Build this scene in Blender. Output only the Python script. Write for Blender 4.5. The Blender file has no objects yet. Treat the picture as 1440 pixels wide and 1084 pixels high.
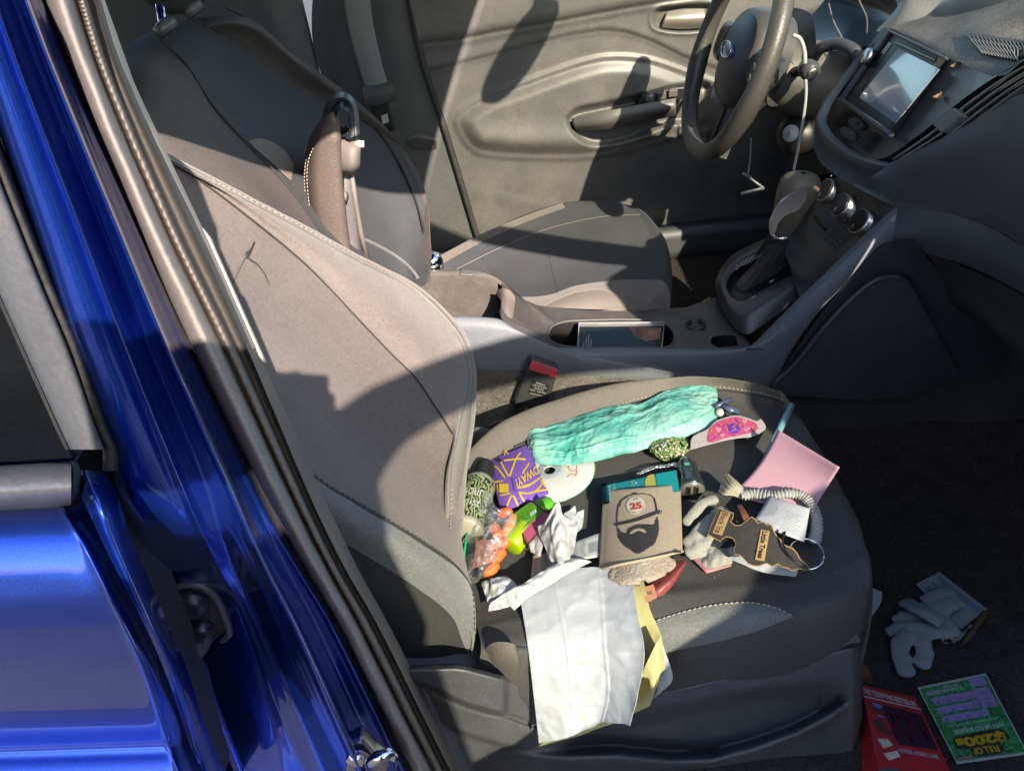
import bpy, bmesh, math, random
from mathutils import Vector, Matrix, noise
from mathutils.bvhtree import BVHTree
random.seed(7)
scene = bpy.context.scene
COL = scene.collection
# ------------------------------------------------------------------ camera model (photo pixels 1440 x 1084)
F, CX, CY = 1040.0, 720.0, 542.0
CAM = Vector((-.2, -1.125, 1.364))
def _basis():
    y = Vector(((667-CX)/F, -(-214-CY)/F, 1)).normalized()
    r = math.radians(7)
    up = Vector((-math.sin(r), math.cos(r), 0)); fw = Vector((0, 0, 1))
    z = (up - fw*(up.dot(y)/fw.dot(y))).normalized()
    x = -(y.cross(z))
    return x, y, z
BX, BY, BZ = _basis()
def ray(px, py):
    c = Vector(((px-CX)/F, -(py-CY)/F, 1))
    return Vector((BX.dot(c), BY.dot(c), BZ.dot(c)))
def Y(px, py, y):
    d = ray(px, py); return CAM + d*((y-CAM.y)/d.y)
def Z(px, py, z):
    d = ray(px, py); return CAM + d*((z-CAM.z)/d.z)
def PL(px, py, p0, n, h=0.0):
    d = ray(px, py); n = Vector(n).normalized(); p0 = Vector(p0) + n*h
    return CAM + d*((p0-CAM).dot(n)/d.dot(n))
def C(px, py, h=0.0):                      # on the passenger cushion
    return PL(px, py, (-.2, 0, .685), (-.06, 0, 1), h)
def FL(px, py, h=0.0):                     # on the floor carpet
    return Z(px, py, .42+h)
BKN = (math.cos(math.radians(28)), 0, math.sin(math.radians(28)))
def BK(px, py, h=0.0): return PL(px, py, (-.29, 0, .68), BKN, h)
DBN = (math.cos(math.radians(35)), 0, math.sin(math.radians(35)))
def DB(px, py, h=0.0): return PL(px, py, (-.37, 0, .74), DBN, h)
# ------------------------------------------------------------------ scene objects
ORG = {}
def tag(o, label=None, cat=None, group=None, kind=None):
    for k, v in (('label', label), ('category', cat), ('group', group), ('kind', kind)):
        if v: o[k] = v
    return o
def thing(name, label, cat, loc, group=None):
    o = bpy.data.objects.new(name, None); COL.objects.link(o)
    o.location = loc; o.empty_display_size = .05; ORG[o.name] = Vector(loc)
    return tag(o, label, cat, group)
def obj(name, vf, mat, parent=None, smooth=True, solid=0, bevel=0, sub=0, closed=False, offset=-1):
    verts, faces = vf[0], vf[1]
    mi = vf[2] if len(vf) > 2 else None
    if parent is not None: o0 = ORG[parent.name]
    else:
        lo = [min(v[i] for v in verts) for i in range(3)]; hi = [max(v[i] for v in verts) for i in range(3)]
        o0 = Vector(((lo[0]+hi[0])/2, (lo[1]+hi[1])/2, lo[2]))
    me = bpy.data.meshes.new(name)
    me.from_pydata([tuple(Vector(v)-o0) for v in verts], [], faces)
    bm = bmesh.new(); bm.from_mesh(me)
    if closed: bmesh.ops.recalc_face_normals(bm, faces=bm.faces)
    for f in bm.faces: f.smooth = smooth
    bm.to_mesh(me); bm.free()
    for m in (mat if isinstance(mat, (list, tuple)) else [mat]): me.materials.append(m)
    if mi:
        for p, k in zip(me.polygons, mi): p.material_index = k
    o = bpy.data.objects.new(name, me); COL.objects.link(o)
    ORG[o.name] = o0
    if parent is not None: o.parent = parent
    else: o.location = o0
    if solid:
        m = o.modifiers.new('s', 'SOLIDIFY'); m.thickness = solid; m.offset = offset
    if bevel:
        m = o.modifiers.new('b', 'BEVEL'); m.width = bevel; m.segments = 2; m.limit_method = 'ANGLE'; m.angle_limit = math.radians(40)
    if sub:
        m = o.modifiers.new('u', 'SUBSURF'); m.levels = sub; m.render_levels = sub
    if not smooth is True and smooth == 'auto': pass
    return o
def join(*vfs):
    V, Fc, M = [], [], []
    for vf in vfs:
        n = len(V); V += list(vf[0]); Fc += [tuple(i+n for i in f) for f in vf[1]]
        M += list(vf[2]) if len(vf) > 2 else [0]*len(vf[1])
    return V, Fc, M
def setm(vf, k): return vf[0], vf[1], [k]*len(vf[1])
# ------------------------------------------------------------------ shape helpers
def cr1(P, t):
    n = len(P)-1; i = min(int(t), n-1); u = t-i
    p0, p1, p2, p3 = P[max(i-1, 0)], P[i], P[i+1], P[min(i+2, n)]
    return (p1*2 + (p2-p0)*u + (p0*2-p1*5+p2*4-p3)*(u*u) + (p1*3-p0-p2*3+p3)*(u*u*u))*.5
def cr(P, n, closed=False):
    P = [Vector(p) for p in P]
    if closed:
        m = len(P); Q = [P[-1]]+P+[P[0], P[1]]
        return [cr1(Q, 1+m*k/n) for k in range(n)]
    return [cr1(P, (len(P)-1)*k/(n-1)) for k in range(n)]
def gridf(nr, nc, closed=False):
    f = []
    for i in range(nr-1):
        for j in range(nc if closed else nc-1):
            k = (j+1) % nc
            f.append((i*nc+j, i*nc+k, (i+1)*nc+k, (i+1)*nc+j))
    return f
def loft(rows, nr=0, nc=0, relief=None):
    R = [[Vector(p) for p in r] for r in rows]
    nc = nc or len(R[0]); nr = nr or len(R)
    R = [cr(r, nc) for r in R]
    cols = [cr([r[j] for r in R], nr) for j in range(nc)]
    V = [cols[j][i] for i in range(nr) for j in range(nc)]
    if relief:
        V = [relief(v, i//nc/(nr-1), i % nc/(nc-1)) for i, v in enumerate(V)]
    return V, gridf(nr, nc)
def tube(pts, r, seg=8, closed=False, caps=True, flat=1.0):
    P = [Vector(p) for p in pts]; n = len(P)
    rr = r if isinstance(r, (list, tuple)) else [r]*n
    V = []; up = None
    for i, p in enumerate(P):
        a = P[i-1] if (i > 0 or closed) else p; b = P[(i+1) % n] if (i < n-1 or closed) else p
        t = (b-a).normalized()
        if up is None:
            up = Vector((0, 0, 1)) if abs(t.z) < .9 else Vector((1, 0, 0))
        s = t.cross(up).normalized(); up = s.cross(t).normalized()
        for k in range(seg):
            q = 2*math.pi*k/seg
            V.append(p + (s*math.cos(q) + up*math.sin(q)*flat)*rr[i])
    f = gridf(n, seg, True)
    if closed:
        f += [((n-1)*seg+k, (n-1)*seg+(k+1) % seg, (k+1) % seg, k) for k in range(seg)]
    elif caps:
        f += [tuple(range(seg))[::-1], tuple((n-1)*seg+k for k in range(seg))]
    return V, f
def frame(n, up=(0, 0, 1)):
    n = Vector(n).normalized(); up = Vector(up)
    if abs(n.dot(up.normalized())) > .98: up = Vector((1, 0, 0))
    s = up.cross(n).normalized(); return s, n.cross(s), n
def lathe(c, axis, prof, seg=32, up=(0, 0, 1), sx=1, sy=1):        # prof: (radius, along axis)
    s, u, n = frame(axis, up); c = Vector(c); V = []
    for r, h in prof:
        for k in range(seg):
            q = 2*math.pi*k/seg
            V.append(c + n*h + s*(r*math.cos(q)*sx) + u*(r*math.sin(q)*sy))
    f = gridf(len(prof), seg, True)
    f += [tuple(range(seg))[::-1], tuple((len(prof)-1)*seg+k for k in range(seg))]
    return V, f
def box(c, s, ax=None):
    c = Vector(c); a = ax or (Vector((1, 0, 0)), Vector((0, 1, 0)), Vector((0, 0, 1)))
    V = [c + a[0]*(s[0]/2*i) + a[1]*(s[1]/2*j) + a[2]*(s[2]/2*k) for i in (-1, 1) for j in (-1, 1) for k in (-1, 1)]
    return V, [(0, 1, 3, 2), (4, 6, 7, 5), (0, 4, 5, 1), (2, 3, 7, 6), (0, 2, 6, 4), (1, 5, 7, 3)]
def prism(poly, d):                        # polygon of 3D points swept by d
    P = [Vector(p) for p in poly]; d = Vector(d); n = len(P)
    V = P + [p+d for p in P]
    f = [tuple(range(n))[::-1], tuple(range(n, 2*n))] + [(i, (i+1) % n, n+(i+1) % n, n+i) for i in range(n)]
    return V, f
def fill(poly):
    return [Vector(p) for p in poly], [tuple(range(len(poly)))]
def ss(a, b, x):
    t = max(0., min(1., (x-a)/(b-a))); return t*t*(3-2*t)
def lerp(a, b, t): return a+(b-a)*t
def pl(curve, x):                          # piecewise-linear y(x)
    if x <= curve[0][0]: return curve[0][1]
    for (x0, y0), (x1, y1) in zip(curve, curve[1:]):
        if x <= x1: return lerp(y0, y1, (x-x0)/(x1-x0))
    return curve[-1][1]
def sdist(poly, x, y):                     # signed distance, inside > 0
    d = 1e9; ins = False; n = len(poly)
    for i in range(n):
        x0, y0 = poly[i]; x1, y1 = poly[(i+1) % n]
        dx, dy = x1-x0, y1-y0; t = max(0, min(1, ((x-x0)*dx+(y-y0)*dy)/(dx*dx+dy*dy+1e-12)))
        d = min(d, math.hypot(x-x0-t*dx, y-y0-t*dy))
        if (y0 > y) != (y1 > y) and x < (x1-x0)*(y-y0)/(y1-y0)+x0: ins = not ins
    return d if ins else -d
def ldist(line, x, y):
    d = 1e9
    for (x0, y0), (x1, y1) in zip(line, line[1:]):
        dx, dy = x1-x0, y1-y0; t = max(0, min(1, ((x-x0)*dx+(y-y0)*dy)/(dx*dx+dy*dy+1e-12)))
        d = min(d, math.hypot(x-x0-t*dx, y-y0-t*dy))
    return d
def crp(pts, n, closed=False): return [(v.x, v.y) for v in cr([(p[0], p[1], 0) for p in pts], n, closed)]
def nz(v, s=1., o=0): return noise.noise(Vector(v)*s + Vector((o, o*1.7, o*.3)))
def bil(q, u, v):                          # quad corners: 00, 10, 11, 01
    return (q[0]*(1-u)+q[1]*u)*(1-v) + (q[3]*(1-u)+q[2]*u)*v
def bvh(vf): return BVHTree.FromPolygons([tuple(v) for v in vf[0]], vf[1])
def hit(bv, px, py, h=0.0, fb=None):       # the surface point seen at a photo pixel, raised along its normal
    d = ray(px, py).normalized(); loc, n, i, dist = bv.ray_cast(CAM, d)
    if loc is None: return fb or C(px, py, h)
    if n.dot(d) > 0: n = -n
    return loc+n*h
def text_vf(txt, fn, shear=0., bold=0.):   # fn(u, v): u,v in 0..1 of the text box
    c = bpy.data.curves.new('t', 'FONT'); c.body = txt; c.shear = shear; c.offset = bold; c.resolution_u = 3
    o = bpy.data.objects.new('t', c); COL.objects.link(o)
    dg = bpy.context.evaluated_depsgraph_get(); me = bpy.data.meshes.new_from_object(o.evaluated_get(dg))
    V = [v.co.copy() for v in me.vertices]; Fc = [tuple(p.vertices) for p in me.polygons]
    bpy.data.objects.remove(o); bpy.data.curves.remove(c); bpy.data.meshes.remove(me)
    x0 = min(v.x for v in V); x1 = max(v.x for v in V); y0 = min(v.y for v in V); y1 = max(v.y for v in V)
    return [fn((v.x-x0)/(x1-x0), (v.y-y0)/max(y1-y0, 1e-6)) for v in V], Fc
class Pad:                                  # a padded or flat piece laid out on four photo corners; P(u, v) lies on its top face
    def __init__(s, q, hf, on=C): s.q, s.hf, s.on = q, hf, on
    def px(s, u, v):
        q = s.q
        return ((q[0][0]*(1-u)+q[1][0]*u)*(1-v)+(q[3][0]*(1-u)+q[2][0]*u)*v, (q[0][1]*(1-u)+q[1][1]*u)*(1-v)+(q[3][1]*(1-u)+q[2][1]*u)*v)
    def P(s, u, v, e=0.):
        x, y = s.px(u, v); uu, vv = max(0, min(1, u)), max(0, min(1, v))
        return s.on(x, y, s.hf(uu, vv)+e)
    def mesh(s, n=24, m=24, skirt=.0):
        R = [[s.P(i/(n-1), j/(m-1)) for i in range(n)] for j in range(m)]
        dn = lambda x, y: s.on(x, y, skirt)
        R2 = []
        for j, r in enumerate(R):
            R2.append([dn(*s.px(0, j/(m-1)))]+r+[dn(*s.px(1, j/(m-1)))])
        R2 = [[dn(*s.px(max(0, min(1, (i-1)/(n-1))), 0)) for i in range(n+2)]]+R2+[[dn(*s.px(max(0, min(1, (i-1)/(n-1))), 1)) for i in range(n+2)]]
        return [v for r in R2 for v in r], gridf(m+2, n+2)
    def poly(s, pts, e=.0012): return fill([s.P(u, v, e) for u, v in pts])
    def line(s, pts, w, e=.0012, n=0):      # ribbon along a uv polyline; w in photo pixels
        pts = crp(pts, n) if n else pts
        X = [s.px(*p) for p in pts]; L_, R_ = [], []
        for i, (x, y) in enumerate(X):
            a, b = X[max(0, i-1)], X[min(len(X)-1, i+1)]; dx, dy = b[0]-a[0], b[1]-a[1]; d = math.hypot(dx, dy)+1e-9
            h = s.hf(max(0, min(1, pts[i][0])), max(0, min(1, pts[i][1])))+e
            L_.append(s.on(x-dy/d*w/2, y+dx/d*w/2, h)); R_.append(s.on(x+dy/d*w/2, y-dx/d*w/2, h))
        return L_+R_, gridf(2, len(X))
    def text(s, txt, o, du, dv, e=.0014, **k):   # text box origin and axes in uv
        return text_vf(txt, lambda a, b: s.P(o[0]+du[0]*a+dv[0]*b, o[1]+du[1]*a+dv[1]*b, e), **k)
# ------------------------------------------------------------------ materials
def newmat(name):
    m = bpy.data.materials.new(name); m.use_nodes = True
    nt = m.node_tree; return m, nt, nt.nodes['Principled BSDF']
def N(nt, t, **kw):
    n = nt.nodes.new(t)
    for k, v in kw.items():
        if k in n.inputs: n.inputs[k].default_value = v
        else: setattr(n, k, v)
    return n
def surf(name, col, rough=.6, metal=0., bump=0., bscale=300., dust=0., dcol=(.35, .3, .25), dscale=6., var=.15, coat=0., spec=.5, sheen=0., weave=0, alpha=1., trans=0., bdist=.002, vscale=9., grain=.12, gscale=420., crease=0.):
    m, nt, b = newmat(name); L = nt.links.new
    tc = N(nt, 'ShaderNodeTexCoord')
    n1 = N(nt, 'ShaderNodeTexNoise', Scale=vscale, Detail=6.)
    L(tc.outputs['Object'], n1.inputs['Vector'])
    rp = N(nt, 'ShaderNodeMapRange'); rp.inputs[1].default_value = .3; rp.inputs[2].default_value = .7
    rp.inputs[3].default_value = 1-var; rp.inputs[4].default_value = 1+var
    L(n1.outputs['Fac'], rp.inputs[0])
    mx = N(nt, 'ShaderNodeMix', data_type='RGBA', blend_type='MULTIPLY'); mx.inputs[0].default_value = 1
    mx.inputs[6].default_value = (*col, 1); L(rp.outputs[0], mx.inputs[7])
    out = mx.outputs[2]
    if grain:
        g1 = N(nt, 'ShaderNodeTexNoise', Scale=gscale, Detail=2.); L(tc.outputs['Object'], g1.inputs['Vector'])
        g2 = N(nt, 'ShaderNodeMapRange'); g2.inputs[1].default_value = .3; g2.inputs[2].default_value = .7; g2.inputs[3].default_value = 1-grain; g2.inputs[4].default_value = 1+grain
        L(g1.outputs['Fac'], g2.inputs[0])
        g3 = N(nt, 'ShaderNodeMix', data_type='RGBA', blend_type='MULTIPLY'); g3.inputs[0].default_value = 1
        L(out, g3.inputs[6]); L(g2.outputs[0], g3.inputs[7]); out = g3.outputs[2]
    if dust > 0:
        n2 = N(nt, 'ShaderNodeTexNoise', Scale=dscale, Detail=9., Roughness=.75)
        L(tc.outputs['Object'], n2.inputs['Vector'])
        n3 = N(nt, 'ShaderNodeTexNoise', Scale=dscale*45, Detail=3.)
        L(tc.outputs['Object'], n3.inputs['Vector'])
        ad = N(nt, 'ShaderNodeMath', operation='MULTIPLY'); L(n2.outputs['Fac'], ad.inputs[0]); L(n3.outputs['Fac'], ad.inputs[1])
        r2 = N(nt, 'ShaderNodeMapRange'); r2.inputs[1].default_value = .2; r2.inputs[2].default_value = .42; r2.inputs[4].default_value = dust
        L(ad.outputs[0], r2.inputs[0])
        m2 = N(nt, 'ShaderNodeMix', data_type='RGBA'); L(r2.outputs[0], m2.inputs[0]); L(out, m2.inputs[6]); m2.inputs[7].default_value = (*dcol, 1)
        out = m2.outputs[2]
    L(out, b.inputs['Base Color'])
    b.inputs['Roughness'].default_value = rough; b.inputs['Metallic'].default_value = metal
    b.inputs['Specular IOR Level'].default_value = spec
    b.inputs['Coat Weight'].default_value = coat; b.inputs['Coat Roughness'].default_value = .03
    b.inputs['Alpha'].default_value = alpha; b.inputs['Transmission Weight'].default_value = trans
    if sheen: b.inputs['Sheen Weight'].default_value = sheen; b.inputs['Sheen Roughness'].default_value = .5
    if bump:
        bt = N(nt, 'ShaderNodeTexNoise', Scale=bscale, Detail=2.)
        L(tc.outputs['Object'], bt.inputs['Vector']); src = bt.outputs['Fac']
        if weave:
            w = N(nt, 'ShaderNodeTexVoronoi', Scale=weave); L(tc.outputs['Object'], w.inputs['Vector'])
            a2 = N(nt, 'ShaderNodeMath', operation='ADD'); L(src, a2.inputs[0]); L(w.outputs['Distance'], a2.inputs[1]); src = a2.outputs[0]
        bp = N(nt, 'ShaderNodeBump', Strength=bump, Distance=bdist)
        if crease:
            vz = N(nt, 'ShaderNodeTexVoronoi', Scale=crease); L(tc.outputs['Object'], vz.inputs['Vector'])
            b2 = N(nt, 'ShaderNodeBump', Strength=.5, Distance=.004); L(vz.outputs['Distance'], b2.inputs['Height']); L(b2.outputs['Normal'], bp.inputs['Normal'])
        L(src, bp.inputs['Height']); L(bp.outputs['Normal'], b.inputs['Normal'])
    return m
def glass(name, tint, rough=0.02, refl=1.45):
    m, nt, b = newmat(name); L = nt.links.new
    t = N(nt, 'ShaderNodeBsdfTransparent', Color=(*tint, 1)); g = N(nt, 'ShaderNodeBsdfGlossy', Roughness=rough)
    fr = N(nt, 'ShaderNodeFresnel', IOR=refl); mx = N(nt, 'ShaderNodeMixShader')
    L(fr.outputs[0], mx.inputs[0]); L(t.outputs[0], mx.inputs[1]); L(g.outputs[0], mx.inputs[2])
    L(mx.outputs[0], nt.nodes['Material Output'].inputs['Surface']); return m
M = {}
M['fabric'] = surf('seat_fabric', (.112, .091, .084), .85, bump=.6, bscale=900, weave=500, var=.14, dust=.3, dcol=(.22, .18, .16), dscale=4, sheen=.15, bdist=.0008, grain=.22, gscale=520)
M['fabric2'] = surf('bolster_fabric', (.138, .115, .105), .85, bump=.6, bscale=700, weave=600, var=.12, dust=.3, dcol=(.25, .21, .18), dscale=4, sheen=.2, bdist=.0008, grain=.22, gscale=520)
M['fabric3'] = surf('insert_fabric', (.115, .12, .12), .8, bump=.6, bscale=700, weave=600, var=.08, dust=.1, dscale=5, sheen=.2, bdist=.001, grain=.22, gscale=520)
M['stitch'] = surf('stitch_thread', (.42, .36, .29), .8)
M['darkstitch'] = surf('dark_thread', (.025, .025, .025), .8)
M['plastic'] = surf('grained_plastic', (.048, .053, .062), .5, bump=.25, bscale=1200, var=.1, dust=.12, dscale=7, bdist=.0006)
M['plastic2'] = surf('grey_plastic', (.085, .085, .085), .55, bump=.3, bscale=900, var=.08, dust=.1, dscale=7, bdist=.0006)
M['dusty'] = surf('dusty_plastic', (.05, .048, .046), .6, bump=.3, bscale=900, var=.15, dust=.75, dscale=11, dcol=(.26, .22, .19), bdist=.0006)
M['doorplastic'] = surf('door_plastic', (.086, .087, .088), .42, bump=.3, bscale=700, var=.1, dust=.5, dscale=12, dcol=(.24, .21, .17), bdist=.0006)
M['black'] = surf('black_plastic', (.012, .012, .013), .45, var=.1)
M['rubber'] = surf('black_rubber', (.02, .02, .021), .7, bump=.2, bscale=300, dust=.1)
M['seal'] = surf('door_seal_rubber', (.225, .2, .188), .65, bump=.25, bscale=260, var=.1, dust=.15, bdist=.0008)
M['trim'] = surf('pillar_trim', (.15, .132, .122), .6, bump=.2, bscale=1000, bdist=.0005)
M['cream'] = surf('trim_edge', (.5, .42, .35), .6)
M['carpet'] = surf('carpet', (.026, .020, .018), .95, bump=1., bscale=350, var=.35, dust=.25, dscale=10, dcol=(.06, .05, .045), bdist=.004, vscale=30, grain=.55, gscale=170)
M['tweed'] = surf('carpet_side', (.085, .080, .072), .95, bump=.8, bscale=500, var=.2, dust=.3, dscale=12, bdist=.0015, vscale=120, grain=.4, gscale=260)
M['chrome'] = surf('chrome', (.75, .75, .76), .12, metal=1., var=.03)
M['satin'] = surf('satin_silver', (.5, .5, .5), .3, metal=1., var=.05)
M['leather'] = surf('leather', (.105, .082, .072), .55, bump=.8, bscale=420, var=.1, dust=.15, bdist=.0012)
M['rim'] = surf('wheel_leather', (.055, .052, .048), .4, bump=.5, bscale=350, var=.1, dust=.2, dcol=(.2, .17, .13), bdist=.001)
M['winglass'] = glass('tinted_glass', (.63, .67, .59))
M['screenglass'] = glass('windscreen_glass', (.66, .69, .60))
M['darkglass'] = surf('dark_glass', (.004, .005, .006), .08, spec=.2, var=.0)
def paint():
    m, nt, b = newmat('blue_metallic_paint'); L = nt.links.new
    tc = N(nt, 'ShaderNodeTexCoord')
    v = N(nt, 'ShaderNodeTexVoronoi', Scale=2500.); L(tc.outputs['Object'], v.inputs['Vector'])
    rp = N(nt, 'ShaderNodeMapRange'); rp.inputs[3].default_value = .7; rp.inputs[4].default_value = 1.4
    L(v.outputs['Color'], rp.inputs[0])
    mx = N(nt, 'ShaderNodeMix', data_type='RGBA', blend_type='MULTIPLY'); mx.inputs[0].default_value = 1
    mx.inputs[6].default_value = (.016, .068, .47, 1); L(rp.outputs[0], mx.inputs[7])
    n2 = N(nt, 'ShaderNodeTexNoise', Scale=14., Detail=10., Roughness=.8); L(tc.outputs['Object'], n2.inputs['Vector'])
    r2 = N(nt, 'ShaderNodeMapRange'); r2.inputs[1].default_value = .58; r2.inputs[2].default_value = .82; r2.inputs[4].default_value = .12
    L(n2.outputs['Fac'], r2.inputs[0])
    m2 = N(nt, 'ShaderNodeMix', data_type='RGBA'); L(r2.outputs[0], m2.inputs[0]); L(mx.outputs[2], m2.inputs[6]); m2.inputs[7].default_value = (.22, .2, .27, 1)  # dust patches, tinted violet as a painted haze
    L(m2.outputs[2], b.inputs['Base Color'])
    b.inputs['Metallic'].default_value = .85; b.inputs['Roughness'].default_value = .27
    b.inputs['Coat Weight'].default_value = 1.; b.inputs['Coat Roughness'].default_value = .03
    return m
M['paint'] = paint()
def flat(name, col, rough=.7, **k):
    s = .60 if max(col) > .3 else .85
    return surf(name, tuple(c*s for c in col), rough, var=k.pop('var', .06), grain=.03, **k)
# ------------------------------------------------------------------ light, sky, camera
SUN = -ray(430, 570).normalized()           # towards the sun
def lights():
    w = bpy.data.worlds.new('World'); scene.world = w; w.use_nodes = True
    nt = w.node_tree; bg = nt.nodes['Background']
    sk = nt.nodes.new('ShaderNodeTexSky'); sk.sky_type = 'NISHITA'; sk.sun_disc = False
    sk.sun_elevation = math.asin(SUN.z); sk.sun_rotation = math.atan2(SUN.x, SUN.y)
    nt.links.new(sk.outputs[0], bg.inputs[0]); bg.inputs[1].default_value = .15
    l = bpy.data.lights.new('sun', 'SUN'); l.energy = 4.2; l.angle = math.radians(.53); l.color = (1, .86, .735)
    o = bpy.data.objects.new('sun', l); COL.objects.link(o)
    o.rotation_euler = SUN.to_track_quat('Z', 'Y').to_euler(); o.location = SUN*10
    cd = bpy.data.cameras.new('camera'); cd.sensor_width = 36; cd.lens = F/1440*36; cd.clip_start = .01; cd.clip_end = 2000
    co = bpy.data.objects.new('camera', cd); COL.objects.link(co)
    # camera axes in world: right, up, -forward
    ax = [Vector((BX[i], BY[i], BZ[i])) for i in range(3)]
    m = Matrix((ax[0], ax[1], -ax[2])).transposed()
    co.matrix_world = Matrix.Translation(CAM) @ m.to_4x4()
    scene.camera = co
    vs = scene.view_settings; vs.view_transform = 'Standard'; vs.look = 'None'; vs.exposure = 1.83; vs.gamma = 1
    scene.cycles.use_denoising = True
    scene.cycles.max_bounces = 8; scene.cycles.transparent_max_bounces = 16
    scene.cycles.caustics_reflective = False; scene.cycles.caustics_refractive = False
lights()
# ================================================================== SETTING
def P3(rows): return [[Y(*p) for p in r] for r in rows]
def build_setting():
    g = obj('ground', ([(-60, -60, 0), (60, -60, 0), (60, 60, 0), (-60, 60, 0)], [(0, 1, 2, 3)]), surf('asphalt', (.05, .05, .052), .9, bump=.5, bscale=150, dust=.1, dscale=2, bdist=.01)); tag(g, kind='structure')
    rows = []
    for i in range(31):
        x = -1.6 + 2.75*i/30
        z = .42 + (ss(.62, 1.15, x)*.42)
        rows.append([Vector((x, -.77+1.51*j/40, z + .1*math.exp(-((-.74+1.48*j/40)/.13)**2))) for j in range(41)])
    V, Fc = loft(rows, 120, 160, lambda v, a, b: v+Vector((0, 0, .004*nz(v, 9)+.002*nz(v, 60))))
    f = obj('floor', (V, Fc), M['carpet']); tag(f, kind='structure')
build_setting()
# ================================================================== CAR BODY
def build_body():
    t = thing('parked_car', 'blue car shell around the open doorway, with its pillar, rubber door seal and latch', 'car', (-.35, -.8, .3))
    # passenger-side pillar between the doors
    py = [-60, 0, 120, 330, 500, 700, 800, 880, 1000, 1084, 1160]
    sl = [[38, 62, 110, 200, 275, 374, 430, 478, 538, 580, 618], [88, 108, 148, 238, 320, 412, 462, 506, 566, 610, 648],
          [102, 122, 162, 252, 335, 425, 474, 520, 580, 622, 660], [116, 136, 176, 274, 352, 437, 486, 532, 592, 634, 672], [126, 146, 189, 288, 364, 455, 503, 547, 607, 645, 682]]
    def up(rows): return [[v+Vector((-.15, .06, .27))*k + Vector((-.03*k*k, 0, 0)) for v in rows[0]] for k in (1, .62, .34, .16, .06)]+rows
    def strip(name, xs, ys, mat, nr=80, nc=24, prof=None, rel=None):
        rows = []
        for k, y in enumerate(py):
            rows.append([Y(x[k], y, yy) for x, yy in zip(xs, ys)])
        rows = up(rows)
        return obj(name, loft(rows, nr, nc, rel), mat, t)
    L0, L1, R1, B1, E1 = sl
    mid = lambda a, b, f: [lerp(p, q, f) for p, q in zip(a, b)]
    strip('door_seal', [L0, mid(L0, L1, .12), mid(L0, L1, .5), mid(L0, L1, .85), L1], [-.775, -.795, -.805, -.79, -.775], M['seal'], 120, 20,
          rel=lambda v, a, b: v+Vector((0, -.0012*nz(v, 40), 0)))
    sb = strip('seal_lip', [L1, mid(L1, R1, .2), mid(L1, R1, .5), mid(L1, R1, .8), R1], [-.775, -.786, -.788, -.784, -.774], surf('seal_lip_rubber', (.15, .125, .11), .7, bump=.3, bscale=300), 900, 10,
          rel=lambda v, a, b: v+Vector((0, -.0006*math.sin(a*1500)*(1-abs(2*b-1)), 0)))
    strip('seal_groove', [R1, mid(R1, B1, .3), mid(R1, B1, .7), B1], [-.774, -.764, -.764, -.77], surf('groove_rubber', (.055, .05, .047), .7, bump=.2, bscale=300), 60, 8)
    strip('pillar_trim', [mid(R1, B1, .5), B1, mid(B1, E1, .5), E1, [x+1 for x in E1]], [-.762, -.760, -.725, -.695, -.685], M['trim'], 60, 14)
    # pale moulded edge of the trim
    ed = []
    for y0 in range(-60, 515, 25):
        w = pl([(-60, 9), (330, 14), (515, 11)], y0); x = pl(list(zip(py, E1)), y0)
        ed.append([Y(x-w, y0, -.728), Y(x-w*.5, y0, -.722), Y(x+1, y0, -.695)])
    obj('trim_edge', loft(up(ed), 80, 7), M['cream'], t)
    ed = []
    for y0 in range(318, 515, 16):
        x = pl(list(zip(py, E1)), y0); w = 7*min(1, (y0-317)/10)
        ed.append([Y(x-2, y0, -.692), Y(x+w*.6, y0, -.694), Y(x+w, y0, -.684)])
    obj('trim_tab', loft(ed, 40, 6), M['cream'], t)
    # painted sheet metal
    gap = [-92, -72, -32, 40, 96, 162, 196, 226, 265, 294, 320]
    fr =  [0, .05, .09, .16, .26, .36, .43, .47, .52, .58, .66, .72, .77, .82, .88, .95, 1]
    yu =  [-.80, -.850, -.868, -.873, -.874, -.871, -.866, -.868, -.855, -.835, -.826, -.832, -.842, -.836, -.808, -.795, -.77]
    yl =  [-.74, -.742, -.745, -.75, -.755, -.76, -.765, -.768, -.77, -.775, -.80, -.832, -.828, -.795, -.785, -.795, -.77]
    rows = []
    for k, y in enumerate(py):
        a = ss(640, 900, y)
        r = []
        for f, u0, u1 in zip(fr, yu, yl):
            r.append(Y(lerp(gap[k], L0[k]+2, f), y, lerp(u0, u1, a)))
        rows.append(r)
    obj('pillar_panel', loft(up(rows), 190, 120, lambda v, a, b: v+Vector((0, .0005*nz(v, 5), 0))), M['paint'], t)
    # return of the pillar into the car (thickness)
    rows = [[Y(pl(list(zip(py, gap)), y)-6, y, -.795), Y(pl(list(zip(py, gap)), y)-30, y, -.72)] for y in py]
    obj('pillar_inner', loft(up(rows), 30, 4), M['rubber'], t)
    # rear-door hinge and its worn pad on the pillar
    hp = [(228, 842), (248, 828), (276, 826), (296, 838), (310, 862), (318, 885), (300, 902), (286, 925), (262, 943), (238, 940)]
    cc = crp(hp, 40, True)
    hg = obj('hinge', prism([Y(x, y, -.782) for x, y in cc], (0, .03, 0)), surf('hinge_paint', (.01, .013, .03), .4, dust=.35, dscale=20, bump=.3, bscale=120), t, smooth=False, bevel=.004)
    rim = tube([Y(x, y, -.782) for x, y in crp([(225, 850), (250, 825), (280, 822), (302, 838), (316, 868), (322, 890), (312, 900)], 30)], .0028, 8)
    obj('hinge_flange', rim, surf('worn_paint', (.06, .07, .12), .4, dust=.4, dscale=25), hg)
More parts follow.
